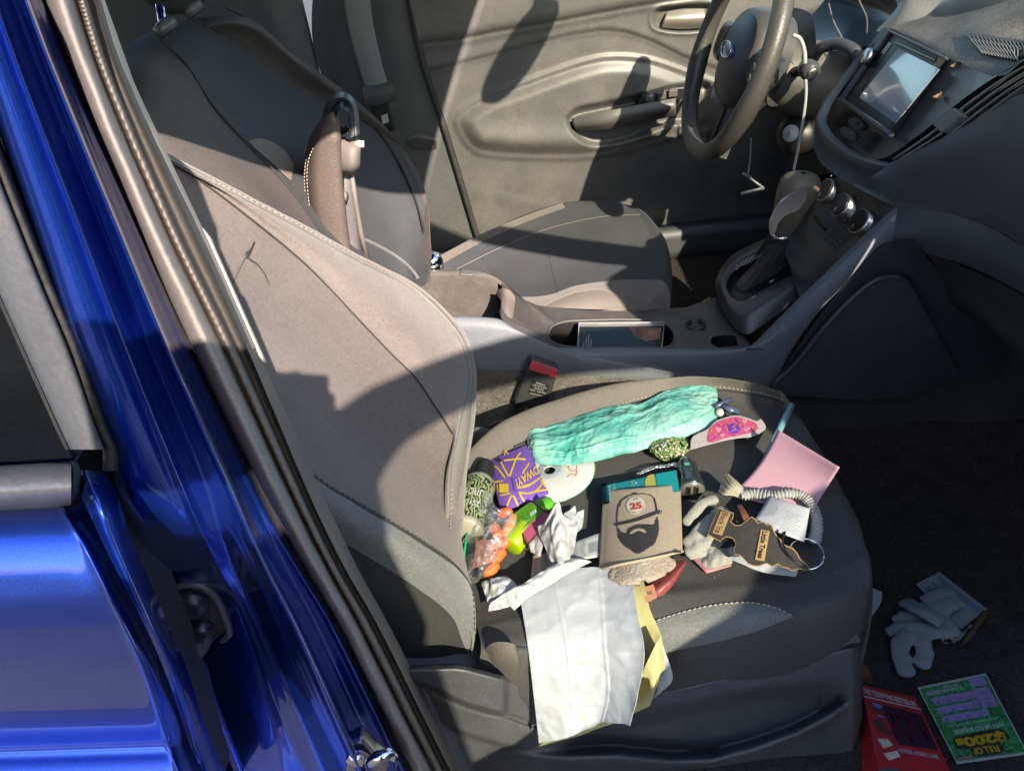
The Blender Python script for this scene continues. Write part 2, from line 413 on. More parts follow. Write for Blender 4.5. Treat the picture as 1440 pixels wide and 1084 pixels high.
    for (x, y, r) in ((268, 850, .010), (283, 886, .0075), (243, 894, .009)):
        obj('bolt', lathe(Y(x, y, -.785), (0, -1, 0), [(r*1.25, -.004), (r*1.25, .001), (r, .003), (r*.95, .005), (r*.6, .0055)], 20), surf('bolt_paint', (.012, .016, .04), .35, dust=.2), hg)
    lf = [(238, 920), (262, 912), (290, 902), (292, 915), (280, 930), (256, 945), (240, 945)]
    obj('hinge_leaf', prism([Y(x, y, -.795) for x, y in lf], (0, .012, 0)), surf('hinge_leaf_grey', (.1, .11, .15), .45, dust=.3), hg, smooth=False, bevel=.002)
    # door-check fold below the hinge
    obj('jamb_fold', tube([Y(x, y, -.775) for x, y in crp([(282, 935), (296, 985), (318, 1040), (345, 1110)], 20)], .005, 8), M['paint'], t)
    # striker loop for the front door
    st = obj('striker', prism([Y(x, y, -.825) for x, y in [(493, 1045), (508, 1038), (527, 1060), (548, 1075), (560, 1110), (480, 1120), (486, 1080)]], (0, .012, 0)), M['satin'], t, smooth=False, bevel=.002)
    obj('striker_loop', tube([Y(*p) for p in [(520, 1082, -.83), (521, 1072, -.85), (530, 1064, -.862), (545, 1060, -.862), (552, 1066, -.855), (550, 1080, -.84), (549, 1095, -.83)]], .0042, 10), M['chrome'], st)
    obj('striker_bolt', lathe(Y(503, 1062, -.828), (0, -1, 0), [(.009, 0), (.009, .004), (.006, .006)], 6), M['chrome'], st, smooth=False)
    # sill under the doorway
    obj('sill', loft([[Vector((x, -.755, .40)), Vector((x, -.775, .415)), Vector((x, -.82, .41)), Vector((x, -.86, .37)), Vector((x, -.87, .2))] for x in (-2.2, -1, -.3, .3, .9)], 10, 14), M['paint'], t)
    # roof, header, cant rails, windscreen pillars
    rr = []
    for i, x in enumerate((-2.4, -1.8, -1.2, -.6, -.2, .05)):
        z = 1.60+.05*math.sin(math.pi*(i+1.2)/7)
        rz = pl([(-2.4, 1.36), (-1.6, 1.39), (-.8, 1.42), (-.4, 1.465), (-.15, 1.545), (.05, 1.555)], x)
        rr.append([Vector((x, -.672, rz))]+[Vector((x, y, z - .11*abs(y/.64)**3)) for y in (-.62, -.45, -.2, 0, .2, .45, .62)]+[Vector((x, .672, rz))])
    obj('roof', loft(rr, 16, 24), M['paint'], t, solid=.035)
    for s in (-1, 1):
        obj('roof_rail', tube([Vector((x, s*.655, z)) for x, z in ((-2.4, 1.36), (-1.6, 1.39), (-.8, 1.42), (-.4, 1.465), (-.15, 1.545), (.05, 1.555))], .035, 10), M['paint'], t)
        obj('windscreen_pillar', tube([Vector((.04, s*.64, 1.56)), Vector((.35, s*.675, 1.40)), Vector((.8, s*.71, 1.17)), Vector((1.08, s*.73, 1.0))], [.034, .036, .04, .05], 10), M['plastic'], t)
        obj('front_pillar', loft([[Vector((x, s*.74, z)) for x in (.78, .95, 1.2)] for z in (.3, .7, 1.05)], 6, 6), M['plastic'], t, solid=.03)
    obj('windscreen', loft([[Vector((lerp(.05, 1.1, k), y, lerp(1.585, 1.02, k)+.05*math.sin(k*3.14)-.06*(y/.65)**2*(1-k))) for y in (-.66, -.35, 0, .35, .66)] for k in (0, .33, .66, 1)], 16, 16), M['screenglass'], t)
    # driver-side pillar and quarter
    rows = [[Y(440, -40, .80), Y(476, -20, .77), Y(520, -30, .745), Y(560, -20, .742), Y(574, -20, .75)],
            [Y(440, 60, .80), Y(490, 70, .77), Y(540, 60, .745), Y(585, 60, .742), Y(597, 60, .75)],
            [Y(470, 160, .80), Y(515, 165, .77), Y(560, 160, .745), Y(612, 160, .742), Y(620, 160, .75)],
            [Y(500, 260, .80), Y(545, 265, .77), Y(590, 260, .745), Y(640, 262, .742), Y(647, 262, .75)],
            [Y(540, 380, .80), Y(580, 380, .77), Y(620, 375, .745), Y(670, 345, .742), Y(678, 350, .75)]]
    rows = [[v+Vector((-.03, -.06, .40))*k for v in rows[0]] for k in (1, .5, .2)]+rows
    fp = obj('far_pillar_trim', loft(rows, 60, 30), surf('pillar_plastic', (.075, .078, .08), .5, bump=.2, bscale=900, dust=.15), t)
    obj('pillar_pocket', loft([[Y(576, 190, .742), Y(590, 186, .735), Y(612, 192, .732)], [Y(574, 196, .728), Y(590, 194, .720), Y(614, 198, .72)], [Y(578, 208, .74), Y(594, 212, .738), Y(614, 210, .74)]], 12, 16), M['plastic2'], fp)
    se = [(572, -40), (578, 10), (597, 95), (622, 170), (648, 255), (672, 335), (690, 380)]
    obj('far_door_seal', tube([Y(x, y, .728) for x, y in crp(se, 40)], .0075, 8), M['rubber'], t)
    # far rear quarter of the cabin, bodyside behind the driver
    obj('rear_side', loft([[Vector((x, .75, z)) for z in (.42, .7, .95, 1.30)] for x in (-2.3, -1.6, -1.0, -.62)], 10, 12), M['plastic'], t, solid=.04)
    obj('rear_wall', loft([[Vector((-1.75, y, z)) for y in (-.74, 0, .74)] for z in (.42, 1.15)], 4, 4), M['fabric'], t, solid=.1)
    obj('near_side_inner', loft([[Vector((x, -.74, z)) for z in (.42, .7, 1.0)] for x in (-2.3, -1.6, -.75)], 6, 6), M['plastic'], t, solid=.04)
    obj('bulkhead', loft([[Vector((1.15, y, z)) for y in (-.74, 0, .74)] for z in (.3, 1.0)], 4, 4), M['carpet'], t, solid=.05)
    obj('driver_sill', loft([[Vector((x, .72, z)) for z in (.42, .50)] for x in (-.6, .9)], 4, 4), M['plastic'], t, solid=.05)
    obj('kick_wall', loft([[Vector((x, .70, z)) for z in (.42, .8, 1.0)] for x in (.55, 1.15)], 4, 4), M['carpet'], t, solid=.04)
    return t
build_body()
# ================================================================== REAR DOOR (passenger side)
def build_rear_door():
    t = thing('rear_door', 'shiny blue rear passenger door with dark window, beside the latch pillar', 'car door', (-.7, -.9, .45))
    yd = -.905
    # skin: rows by photo height, columns to the left
    edge = [(700, 112), (760, 150), (868, 205), (940, 238), (1000, 258), (1045, 272), (1084, 286), (1150, 315)]
    rows = []
    for y, off in ((704, -.875), (722, -.895), (760, -.912), (830, -.922), (866, -.9245), (890, -.9245), (930, -.9215), (965, -.917), (1000, -.911), (1040, -.902), (1055, -.903), (1080, -.911), (1140, -.925)):
        e = pl(edge, y); dy = .05
        r = []
        for f in (1.0, .9, .75, .5, .25, 0):
            x = e-42 - (1-f)*360 + (0 if f < 1 else 0)
            r.append(Y(x, y + (1-f)*12, off))
        r += [r[-1]+Vector((-k_, 0, 0)) for k_ in (.04, .1, .2, .4, .9)]
        r = [Y(e, y-2, off+.030), Y(e-7, y-1, off+.022), Y(e-22, y, off+.006), Y(e-36, y, off-.002)] + r
        rows.append(r)
    obj('door_skin', loft(rows, 150, 60), M['paint'], t)
    rows = [[Y(pl(edge, y), y-2, -.872), Y(pl(edge, y)+6, y-2, -.85), Y(pl(edge, y)+3, y-2, -.80)] for y in (660, 700, 760, 868, 940, 1045, 1150)]
    rows[0] = [Y(112, 662, -.872), Y(124, 662, -.85), Y(130, 662, -.80)]
    obj('door_shut_face', loft(rows, 40, 10), M['paint'], t)
    # corner above skin
    cp = [(104, 664), (140, 664), (165, 690), (178, 730), (150, 768), (128, 735), (113, 705)]
    rows = [[Y(104, 662, -.872), Y(122, 661, -.885), Y(146, 664, -.86)], [Y(112, 690, -.885), Y(134, 690, -.90), Y(163, 690, -.862)], [Y(126, 722, -.90), Y(148, 722, -.908), Y(174, 724, -.868)], [Y(146, 766, -.91), Y(166, 766, -.91), Y(188, 764, -.87)],
            [Y(200, 872, -.92), Y(214, 870, -.915), Y(232, 866, -.875)], [Y(232, 945, -.908), Y(246, 943, -.903), Y(262, 938, -.87)], [Y(268, 1048, -.885), Y(280, 1046, -.88), Y(296, 1040, -.85)], [Y(312, 1150, -.92), Y(322, 1150, -.91), Y(338, 1140, -.87)]]
    obj('door_edge', loft(rows, 90, 20), M['paint'], t)
    # belt moulding
    a, b = Y(-60, 690, -.905), Y(97, 678, -.905)
    n = 10; V = []
    ax = (b-a).normalized()
    pr = [(0, 30), (-.006, 26), (-.016, 12), (-.022, -6), (-.018, -22), (-.008, -31), (0, -34)]
    rows = [[v+Vector((-k_, 0, 0)) for v in [Y(-60, 688-q, -.885+d) for d, q in pr]] for k_ in (1., .5, .22, .1, .04)]
    for k in range(6):
        f = k/5; px = lerp(-60, 100, f); py = lerp(688, 679, f)
        sc = 1 if k < 5 else .9
        rows.append([Y(px, py-q*sc, -.885+d) for d, q in pr])
    obj('belt_moulding', loft(rows, 24, 20), surf('moulding', (.055, .06, .068), .35, dust=.06, dscale=10, bump=.05, bscale=300), t)
    obj('moulding_cap', loft([[Y(100, 648, -.886), Y(103, 660, -.905), Y(103, 680, -.909), Y(101, 712, -.886)], [Y(109, 650, -.875), Y(114, 664, -.885), Y(113, 690, -.885), Y(108, 712, -.872)]], 8, 12), M['rubber'], t)
    # window frame
    fl = [(-60, 282), (0, 410), (60, 540), (103, 637), (110, 652)]; fr2 = [(-40, 92), (0, 255), (40, 360), (100, 500), (147, 633), (153, 650)]
    ys = [60, 200, 300, 400, 500, 600, 632]
    def xl(y): return pl([(q, p) for p, q in [(-165, 60), (-98, 200), (-52, 300), (-4, 400), (41, 500), (86, 600), (101, 632)]], y)
    def xr(y): return pl([(q, p) for p, q in [(-75, 60), (-22, 200), (17, 300), (57, 400), (99, 500), (134, 600), (147, 632)]], y)
    rows = [[Y(xl(y)-2, y, -.862), Y(xl(y), y, -.874), Y(lerp(xl(y), xr(y), .5), y, -.878), Y(xr(y)-2, y, -.876), Y(xr(y), y, -.862)] for y in ys]
    rows = [[v+Vector((-.08, .05, .22))*k for v in rows[0]] for k in (1, .5, .22)]+rows
    obj('window_trim', loft(rows, 50, 14), surf('window_trim', (.07, .074, .082), .45, dust=.08, dscale=25), t)
    rows = [[Y(xr(y)-3, y, -.868), Y(xr(y)+5, y, -.872), Y(xr(y)+16, y, -.868), Y(xr(y)+24, y, -.845)] for y in ys+[662]]
    rows = [[v+Vector((-.08, .05, .22))*k for v in rows[0]] for k in (1, .5, .22)]+rows
    obj('frame_rubber', loft(rows, 50, 10), M['rubber'], t)
    g = [Vector((-1.5, -.862, Y(-420, 668, -.862).z)), Vector((-1.4, -.862, 1.42)), Y(xl(60), 50, -.862)+Vector((-.05, 0, .18)), Y(xl(60), 50, -.862), Y(xl(200)+3, 200, -.862), Y(xl(400)+3, 400, -.862), Y(xl(632)+2, 648, -.862)]
    obj('door_window', prism(g, (0, .004, 0)), M['darkglass'], t, smooth=False)
    obj('window_reveal', loft([[Y(xl(y)-4, y, -.866), Y(xl(y)-12, y, -.860)] for y in ys], 20, 3), M['rubber'], t)
    obj('inner_panel', prism([Vector((-1.5, -.84, Y(100, 660, -.84).z)), Y(100, 660, -.84), Y(250, 1000, -.84), Y(300, 1150, -.84), Vector((-1.5, -.84, Y(300, 1150, -.84).z))], (0, .05, 0)), M['plastic'], t, smooth=False)
build_rear_door()
# ================================================================== OPEN FRONT DOOR (behind the photographer's right shoulder)
def build_front_door():
    h = Vector((.75, -.87, 0)); A = math.radians(40)
    u = Vector((-math.cos(A), -math.sin(A), 0)); n = Vector((u.y, -u.x, 0))
    t = thing('front_door', 'open blue front passenger door with its tinted window up, swung out beside the seat', 'car door', (.75, -.87, .4))
    D = lambda a, z, o=0: h+u*a+Vector((0, 0, z))+n*o
    outer = [(.0, .42), (1.03, .42), (1.08, .8), (1.085, 1.13), (1.10, 1.3), (1.085, 1.50), (1.05, 1.605), (1.0, 1.622), (.95, 1.625), (.88, 1.617), (.78, 1.60), (.68, 1.575), (.59, 1.545), (.45, 1.475), (.30, 1.41), (.12, 1.30), (0, 1.24)]
    hole = [(.985, 1.06), (1.0, 1.30), (1.012, 1.50), (1.0, 1.553), (.955, 1.566), (.88, 1.562), (.79, 1.542), (.68, 1.51), (.57, 1.462), (.47, 1.41), (.42, 1.365), (.425, 1.30), (.44, 1.25), (.435, 1.228), (.475, 1.205), (.53, 1.185), (.61, 1.165), (.70, 1.155), (.78, 1.13), (.84, 1.10), (.91, 1.085)]
    # bridge the hole into the outline
    bm = bmesh.new()
    vo = [bm.verts.new(D(*p)) for p in outer]; vh = [bm.verts.new(D(*p)) for p in hole]
    es = [bm.edges.new((vo[i], vo[(i+1) % len(vo)])) for i in range(len(vo))]+[bm.edges.new((vh[i], vh[(i+1) % len(vh)])) for i in range(len(vh))]
    bmesh.ops.triangle_fill(bm, edges=es, use_beauty=True)
    bm.verts.index_update()
    vf = [v.co.copy() for v in bm.verts], [tuple(v.index for v in f.verts) for f in bm.faces]
    bm.free()
    obj('door_shell', vf, M['paint'], t, smooth=False, solid=.045, offset=0)
    obj('door_window', fill([D(*p) for p in hole]), M['winglass'], t, smooth=False)
    obj('door_card', prism([D(a, z, .03) for a, z in [(.08, .5), (1.0, .5), (1.03, .96), (.5, 1.03), (.1, 1.02)]], n*.05), M['doorplastic'], t, smooth=False, bevel=.01)
    obj('mirror', lathe(D(.28, 1.17, -.13), u, [(.03, -.03), (.09, -.02), (.1, .05), (.095, .06)], 24, sx=1.1, sy=.75), M['paint'], t)
build_front_door()
# ================================================================== DRIVER DOOR (inner face)
def build_driver_door():
    t = thing('driver_door', 'closed driver door seen from inside, dusty grey panel with armrest and pull handle', 'car door', (.2, .76, .45))
    l1 = [(560, 68), (597, 62), (650, 55), (700, 45), (787, 30), (870, 14), (953, 0), (1040, -18)]
    l2 = [(560, 112), (607, 100), (667, 85), (733, 68), (800, 50), (847, 43), (880, 46), (920, 60), (960, 80), (1040, 110)]
    alm = crp([(642, 172), (646, 160), (660, 147), (687, 133), (733, 117), (780, 100), (820, 87), (857, 80), (907, 83), (960, 100), (1030, 130), (1030, 175), (960, 190), (900, 207), (830, 221), (740, 222), (678, 217), (660, 206), (648, 190)], 90, True)
    pock = crp([(796, 172), (800, 160), (815, 150), (850, 143), (900, 132), (960, 118), (1000, 120), (980, 170), (940, 178), (895, 196), (860, 205), (830, 206), (810, 195)], 60, True)
    bar = crp([(806, 166), (830, 160), (880, 150), (940, 140), (940, 152), (880, 166), (830, 176), (808, 176)], 40, True)
    low = [(640, 262), (657, 264), (700, 273), (777, 288), (850, 300)]
    hnd = crp([(918, 22), (926, 12), (950, 8), (1000, 6), (1010, 20), (1000, 40), (960, 46), (922, 40)], 40, True)
    def rel(px, py):
        r = .0
        r += .022*ss(14, -14, py-pl(l1, px)) - .006*math.exp(-((py-pl(l1, px))/3)**2)
        r += .010*ss(8, -8, py-pl(l2, px)) - .003*math.exp(-((py-pl(l2, px))/2.5)**2)
        d = sdist(alm, px, py)
        r += .028*ss(-3, 26, d)*(1-.4*ss(.0, 1., (px-640)/400)) + .006*math.exp(-((d)/4)**2)
        e = sdist(pock, px, py); r -= .034*ss(-2, 9, e)
        e2 = sdist(bar, px, py); r += .036*ss(-2, 6, e2)
        r += .0025*ss(-9, 6, py-pl(low, px))*ss(650, 660, px)
        r += .012*math.exp(-((py-200-.02*(px-640))/24)**2)*ss(-3, 20, d)
        e3 = sdist(hnd, px, py); r -= .018*ss(-1, 5, e3) - .006*math.exp(-((e3+2)/3)**2)
        return r*.8
    def HFv(x0, x1, y0, y1, nx, ny, xf=None):
        V = []
        for i in range(ny):
            py = lerp(y0, y1, i/(ny-1))
            xa = xf(py) if xf else x0
            for j in range(nx):
                px = lerp(xa, x1, j/(nx-1))
                V.append(Y(px, py, .745-rel(px, py)))
        return V, gridf(ny, nx)
    xl = lambda y: pl([(-40, 571), (10, 578), (95, 598), (170, 623), (255, 649), (335, 673), (400, 692)], y)
    obj('door_panel', HFv(0, 1200, -40, 400, 240, 200, xl), M['doorplastic'], t)
    obj('belt_pad', loft([[Y(560, -60, .74), Y(700, -62, .735), Y(900, -75, .73)], [Y(565, -40, .70), Y(700, -45, .69), Y(900, -60, .69)], [Y(570, -38, .72), Y(700, -38, .715), Y(900, -42, .71)]], 10, 20), M['plastic'], t)
    # pull handle, lever, switches
    obj('armrest_bar', loft([[Y(806, 168, .735), Y(850, 158, .69), Y(900, 148, .685), Y(950, 140, .69)], [Y(808, 176, .728), Y(850, 170, .682), Y(900, 160, .678), Y(950, 150, .68)], [Y(812, 180, .74), Y(850, 180, .70), Y(900, 170, .70), Y(950, 160, .70)]], 14, 24), M['doorplastic'], t, solid=.006)
    lv = obj('inner_handle', loft([[Y(938, 18, .745), Y(962, 14, .742), Y(990, 14, .74)], [Y(934, 28, .735), Y(962, 28, .728), Y(992, 26, .73)], [Y(930, 38, .742), Y(960, 40, .742), Y(990, 38, .74)]], 12, 16), surf('handle_grey', (.22, .2, .17), .35, metal=.3), t, solid=.004)
    sw = obj('switch_panel', prism([Y(x, y, .70) for x, y in [(897, 148), (903, 136), (945, 124), (975, 122), (972, 136), (930, 148)]], (0, .03, .0)), M['black'], t, smooth=False, bevel=.003)
    for x, y in ((914, 139), (930, 135), (946, 131)):
        obj('window_switch', box(Y(x, y, .697), (.022, .012, .018)), M['plastic2'], sw, smooth=False, bevel=.003)
    # shell, window
    obj('door_shell', loft([[Vector((x, .80, z)) for z in (.42, .8, 1.12)] for x in (-.38, .3, .95)], 6, 6), M['paint'], t, solid=.03)
    obj('door_window', loft([[Vector((x, y, z)) for y, z in ((.79, 1.12), (.74, 1.35), (.67, 1.54))] for x in (-.36, .1, .7)], 6, 6), M['winglass'], t)
build_driver_door()
# ================================================================== PASSENGER SEAT
def stitches(pts, r=.0005, gap=.005, ln=.0032):
    P = cr(pts, 400); vf = []; acc = 0; cur = [P[0]]; on = True
    out = []
    for a, b in zip(P, P[1:]):
        acc += (b-a).length
        if on: cur.append(b)
        if on and acc > ln: out.append(cur); on = False; acc = 0
        elif not on and acc > gap-ln: on = True; acc = 0; cur = [b]
    return join(*[tube([c[0], c[-1]], r, 5) for c in out if len(c) > 1])
def build_passenger_seat():
    t = thing('passenger_seat', 'front passenger seat with dark fabric cushion strewn with odds and ends', 'car seat', (-.1, -.38, .42))
    E = [(650, 740), (656, 670), (666, 600), (668, 540), (660, 490), (640, 453), (588, 404), (508, 362), (410, 309), (300, 252), (235, 217), (190, 196)]
    Pp = [(630, 745), (634, 665), (645, 605), (660, 540), (652, 490), (632, 457), (581, 407), (501, 365), (404, 312), (295, 256), (231, 221), (186, 200)]
    S = [(622, 748), (627, 672), (637, 610), (613, 573), (585, 532), (550, 497), (505, 450), (430, 372), (335, 294), (248, 230), (205, 200), (170, 176)]
    N1 = [(668, 890), (664, 832), (640, 797), (600, 768), (550, 737), (500, 708), (440, 670), (370, 596), (310, 510), (250, 420), (205, 340), (170, 280)]
    N0 = [(658, 930), (650, 902), (634, 866), (592, 831), (540, 798), (488, 767), (432, 733), (356, 650), (294, 556), (232, 458), (188, 376), (154, 312)]
    hE = [.03, .04, .05, .052, .05, .045, .035, .028, .022, .018, .01, 0]
    hN1 = [.01, .03, .045, .048, .044, .036, .028, .018, .012, .008, .004, 0]
    hS = [.026, .036, .046, .038, .028, .020, .014, .012, .012, .010, .006, 0]
    rows = []
    for k in range(12):
        c = []
        hs = hS[k]; n0 = BK(*N0[k], hN1[k]-.03); n1 = BK(*N1[k], hN1[k]); s = BK(*S[k], hs); p = BK(*Pp[k], hE[k]); e = BK(*E[k], hE[k]-.008)
        c.append(n0+Vector((-.10, .012, -.02))); c.append(n0+Vector((-.05, -.004, -.01)))
        c.append(n0)
        c.append(BK(lerp(N0[k][0], N1[k][0], .55), lerp(N0[k][1], N1[k][1], .55), hN1[k]-.006)); c.append(n1)
        for f in (.18, .35, .6, .82):
            x, y = lerp(N1[k][0], S[k][0], f), lerp(N1[k][1], S[k][1], f)
            hh = lerp(hN1[k], hs, ss(0, .5, f)) - .012*math.sin(math.pi*f)
            c.append(BK(x, y, hh))
        c.append(s)
        c.append(BK(lerp(S[k][0], Pp[k][0], .5), lerp(S[k][1], Pp[k][1], .5), lerp(hs, hE[k], .75)+.002)); c.append(p); c.append(e)
        c.append(e+Vector((-.05, .012, -.02))); c.append(e+Vector((-.11, 0, -.03)))
        rows.append(c)
    # lower lip, running down behind the cushion
    low = [v+Vector((-.02, 0, -.07)) for v in rows[0]]
    rows = [low]+rows
    rows += [[v+Vector((-.03, 0, .018)) for v in rows[-1]], [v+Vector((-.08, 0, .01)) for v in rows[-1]], [v+Vector((-.12, 0, -.03)) for v in rows[-1]]]
    nr, nc = 170, 140
    V, Fc = loft(rows, nr, nc, lambda v, a, b: v+Vector((.0016*nz(v, 14), 0, .001*nz(v, 30))))
    mi = []
    for i in range(nr-1):
        for j in range(nc-1):
            b = (j+.5)/(nc-1)*14
            mi.append(2 if 2 < b < 4 else (1 if b > 9 else (3 if b < 2 else 0)))
    bk = obj('backrest', (V, Fc, mi), [M['fabric'], M['fabric2'], M['fabric3'], surf('side_fabric', (.03, .03, .03), .9, bump=.5, bscale=900, weave=700)], t)
    w = .0015
    ridge = lambda pts, f, h, r, name, mat: obj(name, tube(cr([BK(*p, q+h) for p, q in zip(pts, f)], 120), r, 6), mat, bk)
    ridge(S[2:], hS[2:], .0006, .0012, 'seam', M['darkstitch'])
    ridge(Pp, hE, .0005, .0018, 'piping', M['fabric3'])
    ridge(N1[:], hN1, -.001, .0018, 'seam', M['darkstitch'])
    obj('edge_band', loft([[BK(*p, h+.001), BK(lerp(p[0], e[0], .5), lerp(p[1], e[1], .5), h+.003), BK(*e, h-.007)] for p, e, h in zip(Pp, E, hE)], 100, 6), surf('edge_band', (.2, .185, .165), .8, bump=.4, bscale=800), bk)
    BB = bvh((V, Fc))
    for pts, off in ((Pp[:10], (2, -2)), (N1[:8], (-2, -4))):
        obj('stitching', stitches([hit(BB, x+off[0], y+off[1], .0012, BK(x, y, .03)) for x, y in crp(pts, 60)], .00045), M['stitch'] if pts[0] == Pp[0] else M['darkstitch'], bk)
    # crease and small tear in the centre panel
    obj('tear', join(tube([hit(BB, x, y, .0004) for x, y in crp([(352, 352), (346, 358), (352, 366), (362, 373), (372, 386), (379, 402)], 14)], [.0004, .001, .0018, .0016, .0014, .0012, .0013, .0011, .0010, .0009, .0008, .0007, .0005, .0003], 6),
         tube([hit(BB, x, y, .0004) for x, y in crp([(357, 342), (350, 358), (346, 364)], 8)], .0011, 5)), M['darkstitch'], bk)
    obj('tear_thread', stitches([hit(BB, x, y, .0006) for x, y in crp([(358, 340), (345, 362), (332, 388), (320, 412)], 20)], .0005, .005, .0025), M['darkstitch'], bk)
    # cushion
    B = [(640, 655), (700, 597), (790, 560), (890, 536), (980, 529), (1050, 536), (1086, 547), (1100, 556)]
    Cc = [(655, 690), (722, 628), (812, 594), (905, 563), (995, 548), (1068, 556), (1104, 566), (1113, 572)]
    D1 = [(640, 760), (730, 700), (825, 680), (930, 655), (1030, 640), (1110, 640), (1150, 642), (1160, 645)]
    D2 = [(650, 840), (745, 790), (835, 770), (950, 750), (1065, 740), (1150, 730), (1194, 726), (1203, 726)]
    Fp = [(672, 885), (765, 872), (850, 858), (975, 838), (1090, 830), (1172, 812), (1214, 786), (1224, 790)]
    Gp = [(676, 915), (775, 922), (865, 915), (985, 890), (1100, 872), (1180, 852), (1221, 838), (1226, 842)]
    Hp = [(668, 955), (775, 985), (870, 978), (985, 955), (1100, 927), (1175, 911), (1208, 911), (1212, 913)]
    rows = []
    for k in range(8):
        b = C(*B[k], .03); f = C(*Fp[k], .004)
        hh = -.006 if k < 7 else -.03
        g = Y(*Gp[k], f.y-.035); hp = Y(*Hp[k], f.y-.042)
        r = [b+Vector((0, .02, -.10)), b+Vector((0, .012, -.03)), b, C(*Cc[k], .010), C(lerp(Cc[k][0], D1[k][0], .3), lerp(Cc[k][1], D1[k][1], .3), -.002),
             C(*D1[k], hh), C(*D2[k], hh), C(lerp(D2[k][0], Fp[k][0], .7), lerp(D2[k][1], Fp[k][1], .7), -.001), f, g, hp, hp+Vector((0, .01, -.06))]
        rows.append(r)
    fr = [v+Vector((-.03, .012*(1 if i < 6 else -.0), -.12)) for i, v in enumerate(rows[-1])]
    fr2 = [v+Vector((.004, 0, -.05)) for v in rows[-1]]
    rows += [fr2, fr]
    nr, nc = 160, 130
    def rel(v, a, b):
        # soft puckers in the cloth
        return v+Vector((0, 0, .0025*nz(v, 9)+.0012*nz(v, 28)))
    V, Fc = loft(rows, nr, nc, rel)
    mi = []
    for i in range(nr-1):
        for j in range(nc-1):
            b = (j+.5)/(nc-1)*11
            mi.append(1 if b < 3 else 0)
    cu = obj('cushion', (V, Fc, mi), [surf('cushion_fabric', (.046, .044, .044), .8, bump=.5, bscale=900, weave=700, var=.12, dust=.12, dcol=(.2, .18, .15), dscale=7, bdist=.0008), surf('cushion_side', (.105, .094, .08), .7, bump=.4, bscale=900, var=.08, dust=.1, bdist=.0006)], t)
    global CB
    CB = bvh((V, Fc))
    hs = lambda pts, h, n=60: [hit(CB, x, y, h) for x, y in crp(pts, n)]
    obj('seam', tube(hs(Cc[1:7], .0004), .0013, 6), M['darkstitch'], cu)
    obj('stitching', stitches(hs([(p[0]-1, p[1]-4) for p in Cc[2:7]], .0006)), M['stitch'], cu)
    # light insert on the near bolster
    top = [(905, 880), (925, 872), (960, 861), (1000, 852), (1040, 848), (1070, 850), (1095, 857), (1114, 866)]
    bot = [(905, 925), (925, 919), (960, 911), (1000, 903), (1040, 893), (1070, 884), (1095, 874), (1116, 867)]
    ys = lambda x: pl([(905, -.662), (985, -.655), (1116, -.645)], x)
    rows = [[hit(CB, lerp(a[0], b[0], f), lerp(a[1], b[1], f), .0012+.002*math.sin(math.pi*f)) for f in (0, .15, .3, .45, .6, .75, .9, 1)] for a, b in zip(crp(top, 40), crp(bot, 40))]
    ins = obj('bolster_insert', loft(rows), M['fabric3'], t)
    obj('stitching', stitches([r[0]+Vector((0, -.0004, .0008)) for r in rows], .0006), M['stitch'], ins)
    obj('seam', tube([hit(CB, x, y, .0003) for x, y in crp([(690, 905), (760, 912), (820, 905), (900, 880), (925, 871)], 50)], .0012, 6), M['darkstitch'], cu)
    # stitched corner and folds at the rear of the cushion
    obj('fold_flap', loft([[Y(668, 935, -.655), Y(690, 905, -.668), Y(722, 905, -.672), Y(728, 920, -.668)], [Y(680, 945, -.66), Y(700, 930, -.675), Y(727, 928, -.678), Y(729, 938, -.67)], [Y(700, 952, -.66), Y(712, 948, -.67), Y(725, 948, -.672), Y(726, 952, -.665)]], 20, 20), surf('flap', (.09, .08, .07), .6, bump=.4, bscale=500), t)
    # moulded plastic side shield and recliner cover
    tp = [(540, 940), (575, 936), (640, 934), (655, 936), (700, 948), (716, 951), (760, 985), (840, 985), (940, 966), (1060, 938), (1150, 917), (1200, 905), (1210, 903)]
    def topy(x): return pl(tp, x)
    groove = [(560, 960), (590, 963), (612, 970), (635, 984), (665, 995), (690, 1002), (720, 1008), (745, 1018), (780, 1028)]
    g2 = [(560, 1000), (600, 1010), (640, 1028), (700, 1046), (740, 1052), (770, 1056)]
    sw = [(690, 1046), (740, 1058), (800, 1062), (870, 1060), (940, 1068), (1000, 1066), (1060, 1050), (1120, 1028), (1188, 992)]
    lip = [(800, 1012), (870, 1003), (960, 985), (1060, 965), (1150, 955), (1195, 962)]
    def rel2(px, py):
        y = -.668
        y -= .034*ss(716, 704, px)*ss(4, -6, py-pl(groove, px))
        y += .006*math.exp(-(ldist(groove, px, py)/3.0)**2)
        y -= .012*ss(4, -4, py-pl(g2, px))*ss(760, 690, px)
        s = pl(sw, px)
        y -= .022*ss(16, -10, s-py)*ss(690, 760, px)*ss(1205, 1150, px) if False else 0
        y += .014*ss(-14, 4, s-py)*ss(-200, -20, -(s-py))*ss(700, 800, px)*0
        l = pl(lip, px)
        ins = ss(0, 26, py-l)*ss(0, 14, s-py)*ss(770, 830, px)*ss(1200, 1178, px)
        y += .020*ins
        y -= .010*math.exp(-((py-s-6)/9)**2)*ss(700, 780, px)*ss(1195, 1170, px)
        y -= .012*ss(24, 0, py-topy(px))*0
        y += .03*ss(1196, 1212, px)**2 + .02*ss(6, 0, py-topy(px))
        return y
    V = []; nx, ny = 240, 90
    for i in range(ny):
        for j in range(nx):
            px = lerp(540, 1213, j/(nx-1)); py = lerp(topy(px), 1150, i/(ny-1))
            V.append(Y(px, py, rel2(px, py)))
